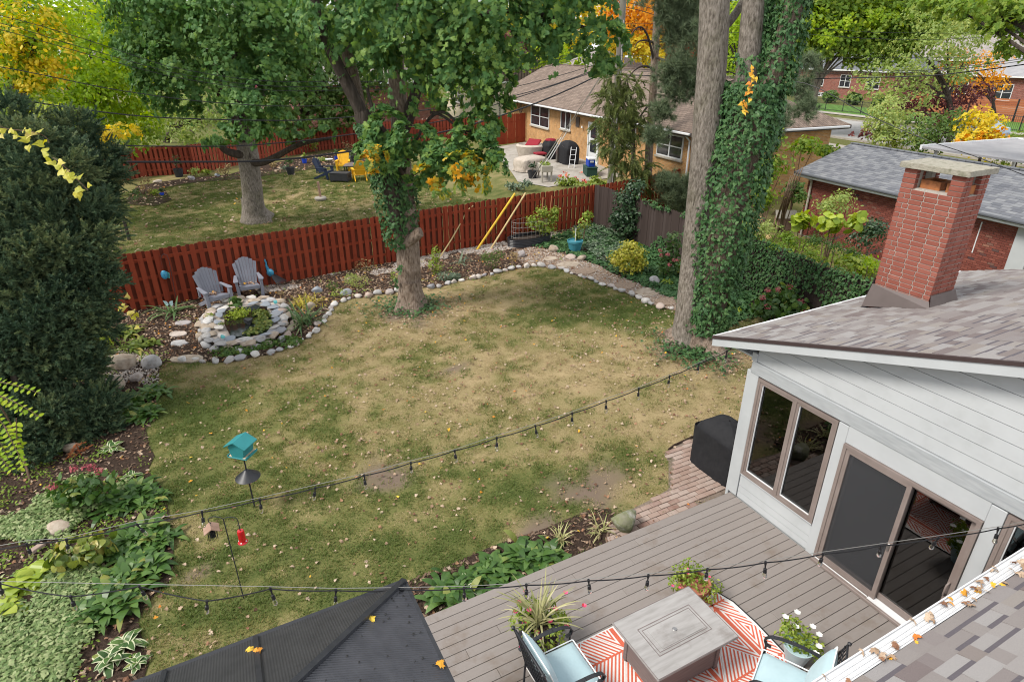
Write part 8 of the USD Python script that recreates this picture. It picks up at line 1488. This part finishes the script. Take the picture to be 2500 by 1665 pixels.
# the garden beyond the dark fence
def shrub(label, u, v, Y, ru, rv, m, outline=OVAL, sz=.14, n=350, name='garden_shrub', k=3, z0=True):
    c = atY(u, v, Y); s = np.linalg.norm(c - [0, 0, CAM_H]) / FPX; b = np.array([c[0], c[1], float(gh(c[0], c[1]))]); t = thing(name, label, 'shrub', b); mb = MB(); h = c[2] - b[2]
    for i in range(k): o = rg.normal(0, .42, 3) * np.array([ru, ru, rv]) * s if i else np.zeros(3); leafball(mb, rg, np.array([0, 0, h]) + o, np.array([ru, ru, rv]) * s * (.9 if i == 0 else .62), int(n / k), outline, sz, shell=.5)
    for i in range(3): a = i * 2.1; obj('stem', MB().tube([(0, 0, 0), (.15 * math.cos(a), .15 * math.sin(a), h * .6), (ru * s * .4 * math.cos(a), ru * s * .4 * math.sin(a), h)], [.03, .02, .008], 5), 'stem_brown', t)
    obj('foliage', mb, m, t, kind='stuff'); return t
for u, v, Y, ru, rv, m, o, sz, n, lb in ((1965,540,20.5,30,28,'hosta_lime',ROUND,.26,80,'yellow green broad leaved shrub left part beyond the dark fence'), (2030,545,20,40,40,'hosta_lime',ROUND,.26,110,'yellow green broad leaved shrub right part beyond the dark fence'), (2045,505,21.3,55,38,'tree_haze',SMALL,.10,800,'pale flowering shrub against the garage wall'), (2110,580,19.5,60,45,'leaf_deep',SMALL,.10,1000,'dark evergreen shrub against the garage near the chimney'), (2040,600,17.8,45,28,'tree_mid',SMALL,.08,600,'feathery green shrub behind the ivy fence'), (1930,590,18.3,40,20,'tree_fresh',SMALL,.09,500,'lime green low shrub just behind the dark fence'), (2120,645,16.8,45,25,'tree_lime',SMALL,.08,600,'yellow green feathery plant by the chimney foot'), (1880,555,20.5,45,25,'tree_haze',SMALL,.09,600,'grey green grasses behind the dark fence left'), (1870,480,24,45,35,'tree_fresh',OVAL,.14,500,'bright green shrub beside the ivy tree beyond the fence'), (1890,400,26,60,45,'tree_fresh',OVAL,.17,650,'loose green shrub tree left of the garage'), (1960,360,29,60,25,'tree_fresh',OVAL,.18,500,'spreading leafy branches before the garage eave'), (1850,440,27,35,40,'leaf_green',OVAL,.15,350,'dark shrub behind the ivy tree'), (1930,460,24.5,35,30,'tree_mid',OVAL,.13,350,'green shrub under the twiggy stems by the garage'), (2060,640,17,50,16,'leaf_lime',OVAL,.12,260,'lime hosta row beyond the dark fence near the chimney'), (2220,560,19.3,20,16,'grey_leaf',OVAL,.14,130,'blue green plant against the garage right of the chimney'), (2215,630,18.4,16,24,'leaf_deep',OVAL,.13,130,'dark plant at the garage foot right of the chimney'), (1800,560,22.5,40,30,'tree_mid',OVAL,.12,350,'green shrub behind the dark fence at the ivy tree'), (1975,620,17.4,30,14,'tree_fresh',SMALL,.07,300,'low green feathery clump hugging the ivy fence')): shrub(lb, u, v, Y, ru, rv, m, o, sz, n)
b = at(1895, 585); t = thing('twig_tree', 'bare twiggy stems standing left of the garage', 'tree', gp(1900, 565))
for k in range(5): obj('stem', limb([gp(1900, 565) + [rg.normal(0, .1), 0, 0], atY(1912 + k * 4, 490, 24.0 + k * .1), atY(1930 + k * 8, 430 - k * 6, 24.3)], [.05, .035, .012], 6, 10), 'stem_brown', t, off=gp(1900, 565))
t = thing('birdhouse', 'weathered grey wooden birdhouse roof beyond the dark fence', 'birdhouse', gp(1910, 560)); obj('roof', MB().add([(-.5, -.3, .55), (.5, -.3, .55), (.45, 0, .85), (-.45, 0, .85), (-.5, .3, .55), (.5, .3, .55)], [[0, 1, 2], [0, 2, 3], [3, 2, 5], [3, 5, 4]]), 'stone_sill', t); obj('body', MB().cbox((0, 0, .28), (.7, .4, .54), .01), 'cedar', t)
covers('garden_cover', Polygon([(7.9, 18.9), (9.4, 15.2), (14.5, 17.2), (12.6, 23.6), (9.6, 27), (6.6, 23.5)]), 1500, 'mixed low greenery of the garden beyond the dark fence', 'tree_fresh', SMALL, .10, 75, .2, 10, .28, .3)
covers('garden_cover', Polygon([(9.2, 15.1), (10.7, 12.4), (16, 13), (15, 17.4)]), 500, 'low greenery between the chimney and the garage', 'tree_mid', SMALL, .10, 76, .2, 10, .28, .3)
# zinnias and vegetables behind the red fence
for u, v, ru, rv, m, lb, hd in ((1385, 440, 32, 16, 'leaf_lime', 'flowering zinnias behind the red fence', 10), (1425, 452, 35, 14, 'tree_haze', 'pale green flowering plants right of the zinnias behind the fence', 5), (1265, 455, 35, 14, 'grey_leaf', 'straggly grey green plants behind the fence near the poles', 0), (1455, 440, 22, 18, 'leaf_lime', 'leggy yellow green plants below the cooler', 0)):
    t = shrub(lb, u, v, float(gp(u, v + 12)[1]), ru, rv, m, OVAL, .13, 300, 'flower_plant'); p0 = np.array([*t.GetAttribute('xformOp:translate').Get()])
    for k in range(hd): q = atY(u + rg.normal(0, 16), v - rv * rg.uniform(.4, 1.3), p0[1] - rg.uniform(0, .4)) - p0; hb = leafball(MB(), rg, q, (.07, .07, .05), 14, SMALL, .07); obj('flower_head', hb, 'flower_mix', t)
# low plants along the far fence
for k, (u, v, ru, rv, m) in enumerate(((470, 422, 18, 10, 'tree_haze'), (505, 420, 15, 9, 'leaf_lime'), (550, 415, 18, 14, 'dry_leaf'), (345, 455, 22, 22, 'dry_leaf'), (330, 480, 25, 14, 'leaf_green'), (375, 470, 14, 9, 'leaf_lime'), (665, 398, 20, 10, 'dry_leaf'), (770, 352, 14, 22, 'leaf_lime'), (780, 388, 25, 8, 'tree_haze'), (850, 355, 25, 18, 'dry_leaf'), (700, 408, 16, 7, 'grey_leaf'), (860, 385, 12, 10, 'grey_leaf'))):
    shrub(['grey green low plant at the far fence', 'lime low plant at the far fence left of the maple', 'dry brown plant at the far fence behind the maple trunk', 'brown twiggy bush at the left end of the far fence', 'leafy low plant in the far left bed', 'small lime clump by the blue pot', 'dry low plant right of the big maple trunk', 'tall lime green stalk plant against the far fence', 'low pale plants behind the navy chair', 'brown dry shrub behind the yellow chair', 'grey sprawl behind the black pot', 'grey tuft beside the right black pot'][k], u, v, float(gp(u, v + rv)[1]), ru, rv, m, SMALL, .12, 140)
far_bed = pxpoly([(300,500),(335,455),(460,436),(560,428),(610,412),(760,380),(880,365),(985,350),(990,372),(880,398),(760,415),(620,435),(470,448),(400,462),(420,490),(380,505)])
obj('flower_bed', sheet(far_bed.buffer(0), .03, .5), 'mulch', kind='structure', label='mulched bed along the far red fence')
B6 = inpoly(far_bed, 700, rg); litter('far_bed_leaves', B6, 'leaf litter in the far bed', 77, .14, (.7, .28, .02), .05)
# climbing vine leaves with yellow turning tint
def vine(label, pts, Y, m, sz, n, name='grape_vine'):
    P = [atY(u, v, Y + dy) for u, v, dy in pts]; t = thing(name, label, 'vine', P[0]); obj('stem', limb(P, np.full(len(P), .008), 5, 20), 'stem_brown', t, off=P[0])
    for k in range(n): f = (k + .5) / n * (len(P) - 1); i = min(int(f), len(P) - 2); q = P[i] + (P[i + 1] - P[i]) * (f - i) + rg.normal(0, sz * .5, 3) - [0, .1, 0]; F = frames(np.array([[0, -.7, .8]]) + rg.normal(0, .35, (1, 3)), rg)[0]; vv, fc = leafmesh(IVY, sz * rg.uniform(.8, 1.3), .2, .2, k); obj('leaf', MB().add(vv @ F.T + q, fc, np.full(len(vv), rg.uniform())), m, t, off=P[0])
mat('vine_yellow', [(0, (.35, .36, .04)), (.6, (.52, .48, .08)), (1, (.60, .50, .16))], fac='rand', rough=.5, trans=.35)
vine('yellow grape leaves hanging at the juniper edge before the fence', [(300, 720, 0), (310, 745, 0), (328, 760, 0), (335, 790, 0)], 14.6, 'vine_yellow', .16, 12); vine('pale yellow vine leaves across the dark juniper', [(130, 385, 0), (160, 410, -.3), (190, 440, -.5), (215, 465, -.6)], 11.6, 'vine_yellow', .14, 22); vine('pale yellow vine leaves over the top of the juniper', [(0, 308, 0), (40, 318, 0), (90, 325, 0), (120, 350, 0)], 11.8, 'vine_yellow', .14, 18)
def pinnate(label, stems, m, L=.11):
    b = np.array([-8.9, 9.2, 0]); t = thing('sapling', label, 'sapling', b)
    for u0, v0, u1, v1, Y in stems:
        A, B = atY(u0, v0, Y), atY(u1, v1, Y - .25); mid = (A + B) / 2 + [0, 0, .06]; fr_ = obj('frond', limb([A, mid, B], [.008, .006, .003], 5, 8), 'stem_brown', t, off=b)
        for k in range(9):
            f = (k + 1) / 9.5; c = A * (1 - f) ** 2 + 2 * mid * f * (1 - f) + B * f * f; ax = (B - A) / np.linalg.norm(B - A)
            for s in (-1, 1):
                y = np.cross([0, -.4, 1.0], ax) * s + ax * .35; y /= np.linalg.norm(y); z = np.array([0, -.5, .85]) + rg.normal(0, .2, 3); z -= y * (z @ y); z /= np.linalg.norm(z); F = np.stack([np.cross(y, z), y, z], 1); vv, fc = leafmesh(OVAL, L * rg.uniform(.85, 1.15) * (1 - .3 * f), .2, .2, k); obj('leaflet', MB().add(vv @ F.T + c, fc, np.full(len(vv), rg.uniform())), m, fr_, off=b)
    obj('stem', limb([b, b + [-.2, .3, 1.0], atY(-30, 960, 8.8)], [.02, .015, .01], 6, 10), 'stem_brown', t, off=b)
pinnate('bright green compound leaved sapling at the left picture edge', [(-40, 930, 95, 960, 8.6), (-40, 950, 60, 1010, 8.6), (-30, 1000, 55, 1090, 8.4), (-30, 1020, 20, 1120, 8.3), (10, 1040, 60, 1140, 8.2), (-20, 960, 100, 1020, 8.5), (40, 1020, 50, 1150, 8.3), (-30, 1090, 30, 1150, 8.2)], 'tree_lime')
# leaves caught in the gutter guard and on the roofs
g = np.random.default_rng(3)
for k in range(44):
    s = g.uniform(3.5, 6.9) if k < 30 else g.choice([4.2, 4.9, 5.5, 6.2]) + g.normal(0, .12); p = hw(s, MT + g.uniform(-.03, .12), MZ + .025 + g.uniform(0, .03)); F = frames(np.array([[0, 0, 1.0]]) + g.normal(0, .5, (1, 3)), g)[0]; v, f = leafmesh(MAPLE, .066 * g.uniform(.6, 1.2), g.uniform(.5, 1.6), g.uniform(.2, .9), k); obj('fallen_leaf', MB().add(v @ F.T + p, f, np.full(len(v), g.uniform())), ('litter_brown', 'litter_bright', 'litter_tan', 'litter_brown', 'litter_tan')[int(g.integers(0, 5))], label='dry curled leaf caught in the gutter of the near roof', category='leaf', group='leaves in the gutter')
# ---------------------------------------------------------------- trees of the neighbourhood
rg = np.random.default_rng(70)
def btree(label, trunk, blobs, m, leaf, outline=OVAL, dens=1.0, per=16, bark='bark_dark', r=.22, name='background_tree', category='tree', limbs=True, extra=None):
    """A tree whose trunk foot is a plan point; lobes as (pixel u, v, distance, width, height in pixels)."""
    b = np.array([trunk[0], trunk[1], float(gh(*trunk))]); t = thing(name, label, category, b); top = np.mean([atY(u, v, Y) for u, v, Y, _, _ in blobs], 0)
    obj('trunk', limb([b - [0, 0, .1], b + (top - b) * [.1, .1, .35], b + (top - b) * [.5, .5, .75], top], [r * 1.15, r, r * .75, r * .3], 10, 18, 21, 0, .08), bark, t, 40, off=b)
    for k, (u, v, Y, ru, rv) in enumerate(blobs[:6] if limbs else ()): e = atY(u, v, Y); s = b + (top - b) * [.3, .3, .55]; obj('limb', limb([s, (s + e) / 2 + [0, 0, .3], e], [r * .5, r * .32, r * .08], 7, 10), bark, t, off=b)
    cm = MB(); lobes(cm, rg, blobs, 1.0, outline, leaf, dens, per); obj('crown', cm, m, t, off=b, kind='stuff')
    if extra: cm = MB(); lobes(cm, rg, extra[0], 1.0, outline, leaf, dens, per); obj('turning_leaves', cm, extra[1], t, off=b, kind='stuff')
    return t
XY = lambda u, Y: atY(u, 400, Y)[:2]
btree('bright yellow leaved tree at the top left corner', XY(20, 23), [(30,40,23,75,60),(95,70,23,70,60),(50,130,23,65,50),(120,20,24,60,50),(90,170,23,50,40),(20,190,22.5,50,40)], 'tree_lime', .15, OVAL, .5, extra=([(60,60,22.6,70,60),(110,110,22.6,60,60),(30,150,22.4,50,50),(90,180,22.4,50,40)], 'tree_yellow'))
btree('lime green tree glowing behind the power lines at left', XY(230, 32), [(220,60,32,90,60),(190,130,31,95,60),(270,150,33,80,60),(150,200,30,85,55),(240,220,31,90,55),(320,110,34,55,60),(310,215,33,55,50),(180,280,30,80,45),(270,290,32,70,40),(340,280,34,45,40)], 'tree_lime', .19, OVAL, .8)
btree('fresh green understory tree below the lime one', XY(120, 27), [(60,250,26,70,50),(110,300,26,70,45),(20,290,25,50,50),(180,330,27,70,35),(250,340,29,60,30),(320,330,34,60,25),(360,310,36,40,30)], 'tree_fresh', .18, OVAL, .8)
btree('low yellow sumac spray over the far fence end', XY(265, 25), [(235,335,24.5,55,14),(290,318,25,50,14),(200,350,24,40,12)], 'tree_yellow', .15, OVAL, .8, r=.06)
btree('yellow green sapling behind the juniper top', XY(140, 19), [(100,270,19,60,26),(60,290,19,50,24),(140,300,19,40,22)], 'hosta_lime', .16, OVAL, .6, r=.05)
btree('dark brown green tree far behind the power lines', XY(300, 60), [(280,20,60,60,45),(260,70,60,45,40),(340,40,62,50,50),(380,90,60,50,60),(300,-30,60,120,50)], 'tree_mid', .3, OVAL, .6, extra=([(290,50,58,30,35)], 'tree_red'))
btree('mid green oak between the two maples', XY(740, 47), [(700,180,46,60,50),(760,140,46,60,45),(690,250,45,55,40),(760,240,46,50,40),(820,200,47,45,45),(870,240,47,45,45),(720,310,44,45,25),(780,90,48,70,45),(850,130,48,60,50),(700,100,48,60,50),(820,280,46,45,30),(770,300,45,45,18),(700,340,44,30,12),(880,290,46,40,20),(900,180,49,45,45)], 'tree_mid', .24, MAPLE, .75, per=12, extra=([(690,130,44,35,30),(750,60,46,40,30)], 'tree_haze'))
btree('grey green broad tree behind the far fence at left', XY(420, 50), [(400,250,48,60,45),(450,300,47,60,35),(380,320,46,40,25),(500,270,49,60,40),(560,300,49,50,35),(480,330,46,50,20),(640,280,50,60,40)], 'tree_haze', .22, OVAL, .5)
btree('fresh green tree seen behind the yard maple', XY(1040, 60), [(1000,120,60,90,60),(1090,80,60,90,70),(1060,200,58,70,50),(1150,200,58,50,40),(1180,120,60,70,60),(950,230,58,50,40),(920,60,62,80,60),(1030,20,62,140,50),(1240,140,60,40,40)], 'tree_fresh', .26, OVAL, .5)
btree('dense dark tree filling the top behind the maples', XY(700, 75), [(440,40,75,90,70),(560,60,75,100,80),(680,40,75,100,70),(620,150,75,90,60),(820,30,76,100,60),(500,160,74,90,60),(400,150,74,60,60),(950,10,78,120,50),(740,130,76,60,60)], 'tree_mid', .42, OVAL, .6)
btree('lime bush behind the tan house roof', XY(1340, 62), [(1300,150,60,40,20),(1350,130,60,45,28),(1400,150,62,40,22),(1330,95,62,40,25)], 'tree_lime', .26, OVAL, .8, r=.12); btree('burgundy tree behind the cream house', XY(1285, 72), [(1290,120,72,40,30),(1270,90,72,45,35),(1300,150,71,30,18)], 'tree_plum', .3, OVAL, .8)
btree('golden green tree above the tan roof', XY(1350, 88), [(1340,30,88,60,45),(1400,60,88,55,45),(1290,40,88,55,45),(1380,10,90,70,40),(1440,30,90,50,50)], 'tree_yellow', .40, OVAL, .7, extra=([(1310,90,86,40,30),(1370,90,86,35,25)], 'tree_lime'))
btree('glowing orange maple in the distance', XY(1560, 96), [(1510,30,96,60,45),(1560,20,96,70,50),(1600,60,96,50,55),(1530,75,95,50,40),(1470,10,98,60,40)], 'tree_orange', .42, OVAL, .8, extra=([(1560,110,94,55,30),(1590,130,94,40,25),(1520,115,94,40,25)], 'tree_yellow')); btree('red autumn tree behind the pine', XY(1640, 98), [(1630,110,98,40,40),(1660,80,98,40,45),(1690,130,98,30,30)], 'tree_red', .42, OVAL, .8)
btree('tall dark conifer above the orange maple', XY(1600, 120), [(1590,0,120,50,70),(1660,20,120,60,70),(1720,60,118,70,70),(1780,40,116,60,80)], 'tree_dark', .5, OVAL, .8); btree('fresh green tree seen between the twin trunks', XY(1790, 70), [(1780,60,70,50,60),(1790,140,70,40,50),(1700,180,68,60,40),(1830,40,70,60,60)], 'tree_lime', .3, OVAL, .6)
b_ = gp(1965, 333); st_ = btree('street maple with yellow green crown beside the near kerb', b_[:2], [(2000,45,51,60,45),(2070,30,51,70,50),(2050,95,50,60,35),(2130,70,50,70,50),(1975,90,50.5,40,40),(2110,125,50,55,30),(2180,40,51,60,50),(2190,110,50,50,40),(2000,125,50,30,22),(2250,60,50,50,45),(1940,20,52,60,50),(2060,-20,52,160,50),(1910,120,52,40,40)], 'tree_fresh', .23, MAPLE, .9, per=14, bark='bark_grey', r=.16, extra=([(2020,80,49.5,50,30),(2090,50,49.5,50,30),(2150,40,49.5,40,30),(1970,50,50,40,30)], 'tree_lime'))
for pts, r in (([(1967,330,51.5),(1975,285,51.5),(1988,225,51.4),(1996,165,51.3),(2002,120,51.2)], (.46,.36,.30,.26,.2)), ([(1972,290,51.5),(1952,245,51.4),(1945,200,51.3),(1960,150,51.2)], (.25,.24,.2,.14)), ([(1990,215,51.4),(2015,170,51.2),(2050,130,51),(2090,100,50.8)], (.18,.15,.12,.08))): obj('limb', limb(pxl(pts), r, 10, 20, 22, 0, .08), 'bark_grey', st_, 40, off=np.array([b_[0], b_[1], float(gh(*b_[:2]))]))
btree('airy pale green locust across the upper right', XY(2300, 46), [(2240,130,45,65,40),(2310,90,45,60,40),(2200,190,44,60,35),(2290,180,45,70,35),(2140,215,44,50,25),(2360,140,46,50,40),(2230,235,44,60,22),(2380,70,46,50,40),(2320,30,46,80,40),(2120,165,45,40,25)], 'tree_haze', .20, OVAL, .36, per=14, r=.2)
btree('overhanging green maple boughs at the top right corner', (18.5, 15.5), [(2420,20,24,70,30),(2490,60,23,50,40),(2350,10,25,60,25),(2500,10,23,60,40),(2480,110,23,35,22),(2290,0,26,60,20)], 'tree_fresh', .16, MAPLE, .7, r=.2); btree('thin rusty orange tree before the house across the street', XY(2400, 50), [(2380,180,50,50,30),(2420,150,50,40,25),(2350,210,50,40,20),(2440,200,50,30,20),(2330,150,50,30,25)], 'tree_orange', .17, OVAL, .3, per=12, r=.12)
btree('dark red plum tree along the street', XY(2300, 47), [(2240,245,47,60,22),(2310,235,47,60,24),(2370,225,47,45,20),(2200,265,46,40,16),(2290,270,46,60,18),(2130,320,45,30,12),(2100,325,45,25,8)], 'tree_plum', .20, OVAL, .55, per=14, r=.12)
btree('green and pink leaved shrub tree behind the garage roof', XY(2180, 38), [(2170,270,38,50,40),(2200,310,37.5,60,35),(2150,310,38,35,30),(2190,345,37,55,22)], 'tree_haze', .17, OVAL, .6, r=.08); btree('green shrub tree hiding the parked car', XY(2280, 37), [(2270,310,37,50,30),(2310,330,37,50,28),(2250,340,36.5,40,22),(2330,290,37.5,30,25)], 'tree_mid', .17, OVAL, .6, r=.08)
btree('golden yellow small tree behind the chimney', XY(2390, 36), [(2390,285,36,35,22),(2420,310,36,35,28),(2385,340,35.5,45,26),(2430,355,35.5,40,22),(2370,310,36,30,25)], 'tree_yellow', .17, OVAL, .7, r=.08, extra=([(2430,335,35,30,18),(2360,345,35,30,14)], 'tree_orange')); btree('feathery green shrub at the right edge behind the carport', XY(2480, 36), [(2480,375,36,40,22),(2500,350,36,30,25)], 'tree_fresh', .16, SMALL, .9, r=.07)
btree('rounded green tree behind the far roofs at upper right', XY(2430, 125), [(2430,10,125,80,40),(2500,40,125,60,60),(2340,20,125,80,50),(2480,90,122,50,30)], 'tree_mid', .5, OVAL, .7); btree('dark pine at the far upper right', XY(2450, 115), [(2440,40,115,30,40),(2455,10,115,40,40)], 'tree_dark', .45, OVAL, .9); btree('tree mass behind the street houses', XY(2100, 120), [(2050,90,120,80,60),(2150,60,120,90,60),(2240,40,120,90,60),(1960,60,120,90,70),(2000,140,118,50,25)], 'tree_fresh', .5, OVAL, .7)
# the far wood that closes the view
W = MB(); g = np.random.default_rng(8)
for k in range(46):
    ang = math.radians(-58 + 116 * k / 45 + g.normal(0, 1)); R = g.uniform(135, 175); c = np.array([R * math.sin(ang), R * math.cos(ang), 0]); h = g.uniform(12, 19)
    for j in range(4): sprays(W, g, c + [g.normal(0, 3), g.normal(0, 3), h * g.uniform(.35, .85)], (g.uniform(4, 6.5), g.uniform(4, 6), h * .28), 26, 9, OVAL, 1.3)
obj('far_wood', W, 'tree_mid', kind='stuff', label='far wooded skyline behind the houses')
# ---------------------------------------------------------------- utility pole, wires, lattice tower
mat('pole_wood', [(.3, (.13, .115, .10)), (.7, (.22, .20, .175))], scale=6, rough=.9, stretch=(1.0, 1.0, .1), bump=(20, .5, .01), dirt=(.6, (.75, .85, .68), .48, .62))
pb = gp(1489, 480); PY = float(pb[1]); up = thing('utility_pole', 'weathered wooden utility pole behind the fence corner', 'utility pole', pb); obj('pole', MB().tube([(0, 0, -.2), (0, 0, 10.6)], [.19, .14], 14), 'pole_wood', up, 40)
obj('crossarm', MB().box((0, .16, 9.9), (2.4, .1, .13)), 'pole_wood', up)
for x in (-1.05, -.5, .5, 1.05): obj('insulator', MB().lathe([(0, 0), (.05, .02), (.06, .08), (.03, .16), (0, .17)], 10, (x, .16, 9.97)), 'petal_white', up)
obj('ground_wire', MB().tube([(.06, -.19, .5), (.05, -.18, 3), (.09, -.2, 5), (.04, -.17, 8)], .01, 4), 'alum_white', up)
hub = atY(1471, 178, PY)
def wire(label, pts, r, Y0, Y1, m='wire_black', n=30, sag=0.0, name='overhead_wire'):
    """A span through pixels of the photograph, its distance running from Y0 to Y1."""
    from scipy.interpolate import PchipInterpolator
    u = np.array([p[0] for p in pts], float); v = np.array([p[1] for p in pts], float); o = np.argsort(u); f = PchipInterpolator(u[o], v[o]) if len(u) > 2 else (lambda x: np.interp(x, u[o], v[o])); uu = np.linspace(u[o][0], u[o][-1], n); ds = np.array([Y0, Y1]) if u[0] < u[-1] else np.array([Y1, Y0])
    inv = np.interp(uu, [uu[0], uu[-1]], 1 / ds); P = np.array([atY(a, float(f(a)), 1 / w) for a, w in zip(uu, inv)]); obj(name, MB().tube(P, r, 6), m, label=label, category='wire'); return P
W_ = [('thick black cable sagging low across the maples', [(-60,392),(307,396),(600,395),(700,389),(880,366),(1010,338),(1110,316),(1300,256),(1464,183)], .030, 15, PY), ('second black cable above the thick one', [(-60,335),(170,349),(339,357),(536,358),(700,348),(870,327),(1060,300),(1240,246),(1461,172)], .018, 15, PY), ('third cable crossing the juniper top', [(-60,236),(57,247),(200,268),(400,288),(700,295),(871,285),(1100,262),(1240,238),(1455,170)], .018, 16, PY), ('fourth cable through the lime tree', [(-60,155),(0,164),(321,226),(536,252),(700,260),(871,258),(1060,248),(1200,225),(1450,160)], .014, 17, PY), ('upper left thin wire, highest of three', [(-60,28),(0,39),(160,82),(321,134),(420,165),(700,200),(900,200),(1450,120)], .011, 20, PY), ('upper left thin wire, middle of three', [(-60,45),(0,57),(160,105),(321,151),(420,178),(700,212),(900,212),(1450,125)], .011, 20, PY), ('upper left thin wire, lowest of three', [(-60,60),(0,73),(160,118),(336,167),(430,190),(700,222),(900,220),(1450,135)], .011, 20, PY)]
for lb, pts, r, a, b in W_: wire(lb, pts, r, a, b)
for lb, pts, r, a, b in (('heavy cable crossing the street trees at right', [(1480,180),(1700,190),(1957,193),(2120,190),(2257,186),(2380,174),(2540,152)], .022, PY, 24), ('thin cable above the heavy one at right', [(1480,170),(1700,174),(1962,175),(2221,174),(2380,160),(2540,137)], .012, PY, 24), ('paired thin cable at right', [(1480,172),(1700,178),(1962,180),(2221,178),(2380,165),(2540,142)], .012, PY, 24), ('straight thin wire before the far roofs', [(1480,135),(1975,143),(2354,141),(2540,133)], .008, PY, 26), ('upper thin wire across the street maple', [(1480,70),(1700,78),(1954,84),(2139,96),(2260,98),(2400,92),(2540,86)], .009, PY, 26), ('second upper thin wire across the street maple', [(1480,58),(2011,71),(2130,80),(2300,82),(2540,75)], .008, PY, 26), ('drooping black service line to the carport', [(1480,185),(1800,188),(1950,201),(2121,282),(2264,343),(2371,379),(2500,428),(2560,452)], .014, PY, 19)): wire(lb, pts, r, a, b)
for lb, pts, r, b in (('short black wire at the orange maple, upper', [(1500,0),(1545,10),(1610,28)], .014, PY+1), ('short black wire at the orange maple, lower', [(1500,14),(1560,26),(1610,42)], .014, PY+1)): wire(lb, pts, r, PY, b)
for k, (u, v, y) in enumerate(((1310, 432, -.6), (1330, 412, 1.2), (1296, 440, -1.0))):
    g_ = gp(u, v); obj('guy_wire', MB().tube([hub + [0, 0, -.05 * k], g_], .012, 5), 'wire_steel', label=['guy wire from the pole, middle one, down behind the red fence', 'guy wire from the pole, right one, to the patio edge', 'guy wire from the pole, left one, to the fence'][k], category='wire'); 
    a = g_ + (hub - g_) * .10; b = g_ + (hub - g_) * .42; obj('guy_guard', MB().tube([a, b], .028, 6), 'alum_white' if k < 2 else 'wire_steel', label=['pale plastic guard on the middle guy wire', 'pale plastic guard on the right guy wire', 'guard on the left guy wire'][k], category='guard')
tw = thing('power_tower', 'distant steel lattice pylon frame behind the lime tree', 'pylon', (*atY(225, 60, 85)[:2], .5))
b = np.array([*atY(225, 60, 85)[:2], .5])
for k, (u0, v0, u1, v1) in enumerate(((202, -40, 212, 60), (216, -40, 232, 60), (228, -40, 240, 60))): obj('leg', MB().tube([atY(u0, v0, 85), atY(u1, v1, 85), np.array([*atY(u1, v1, 85)[:2], .5])], .14, 6), 'stone_sill', tw, off=b)
for v in (0, 8, 30, -20): obj('crossbar', MB().tube([atY(196, v, 85), atY(240, v, 85)], .09, 5), 'alum_white', tw, off=b)
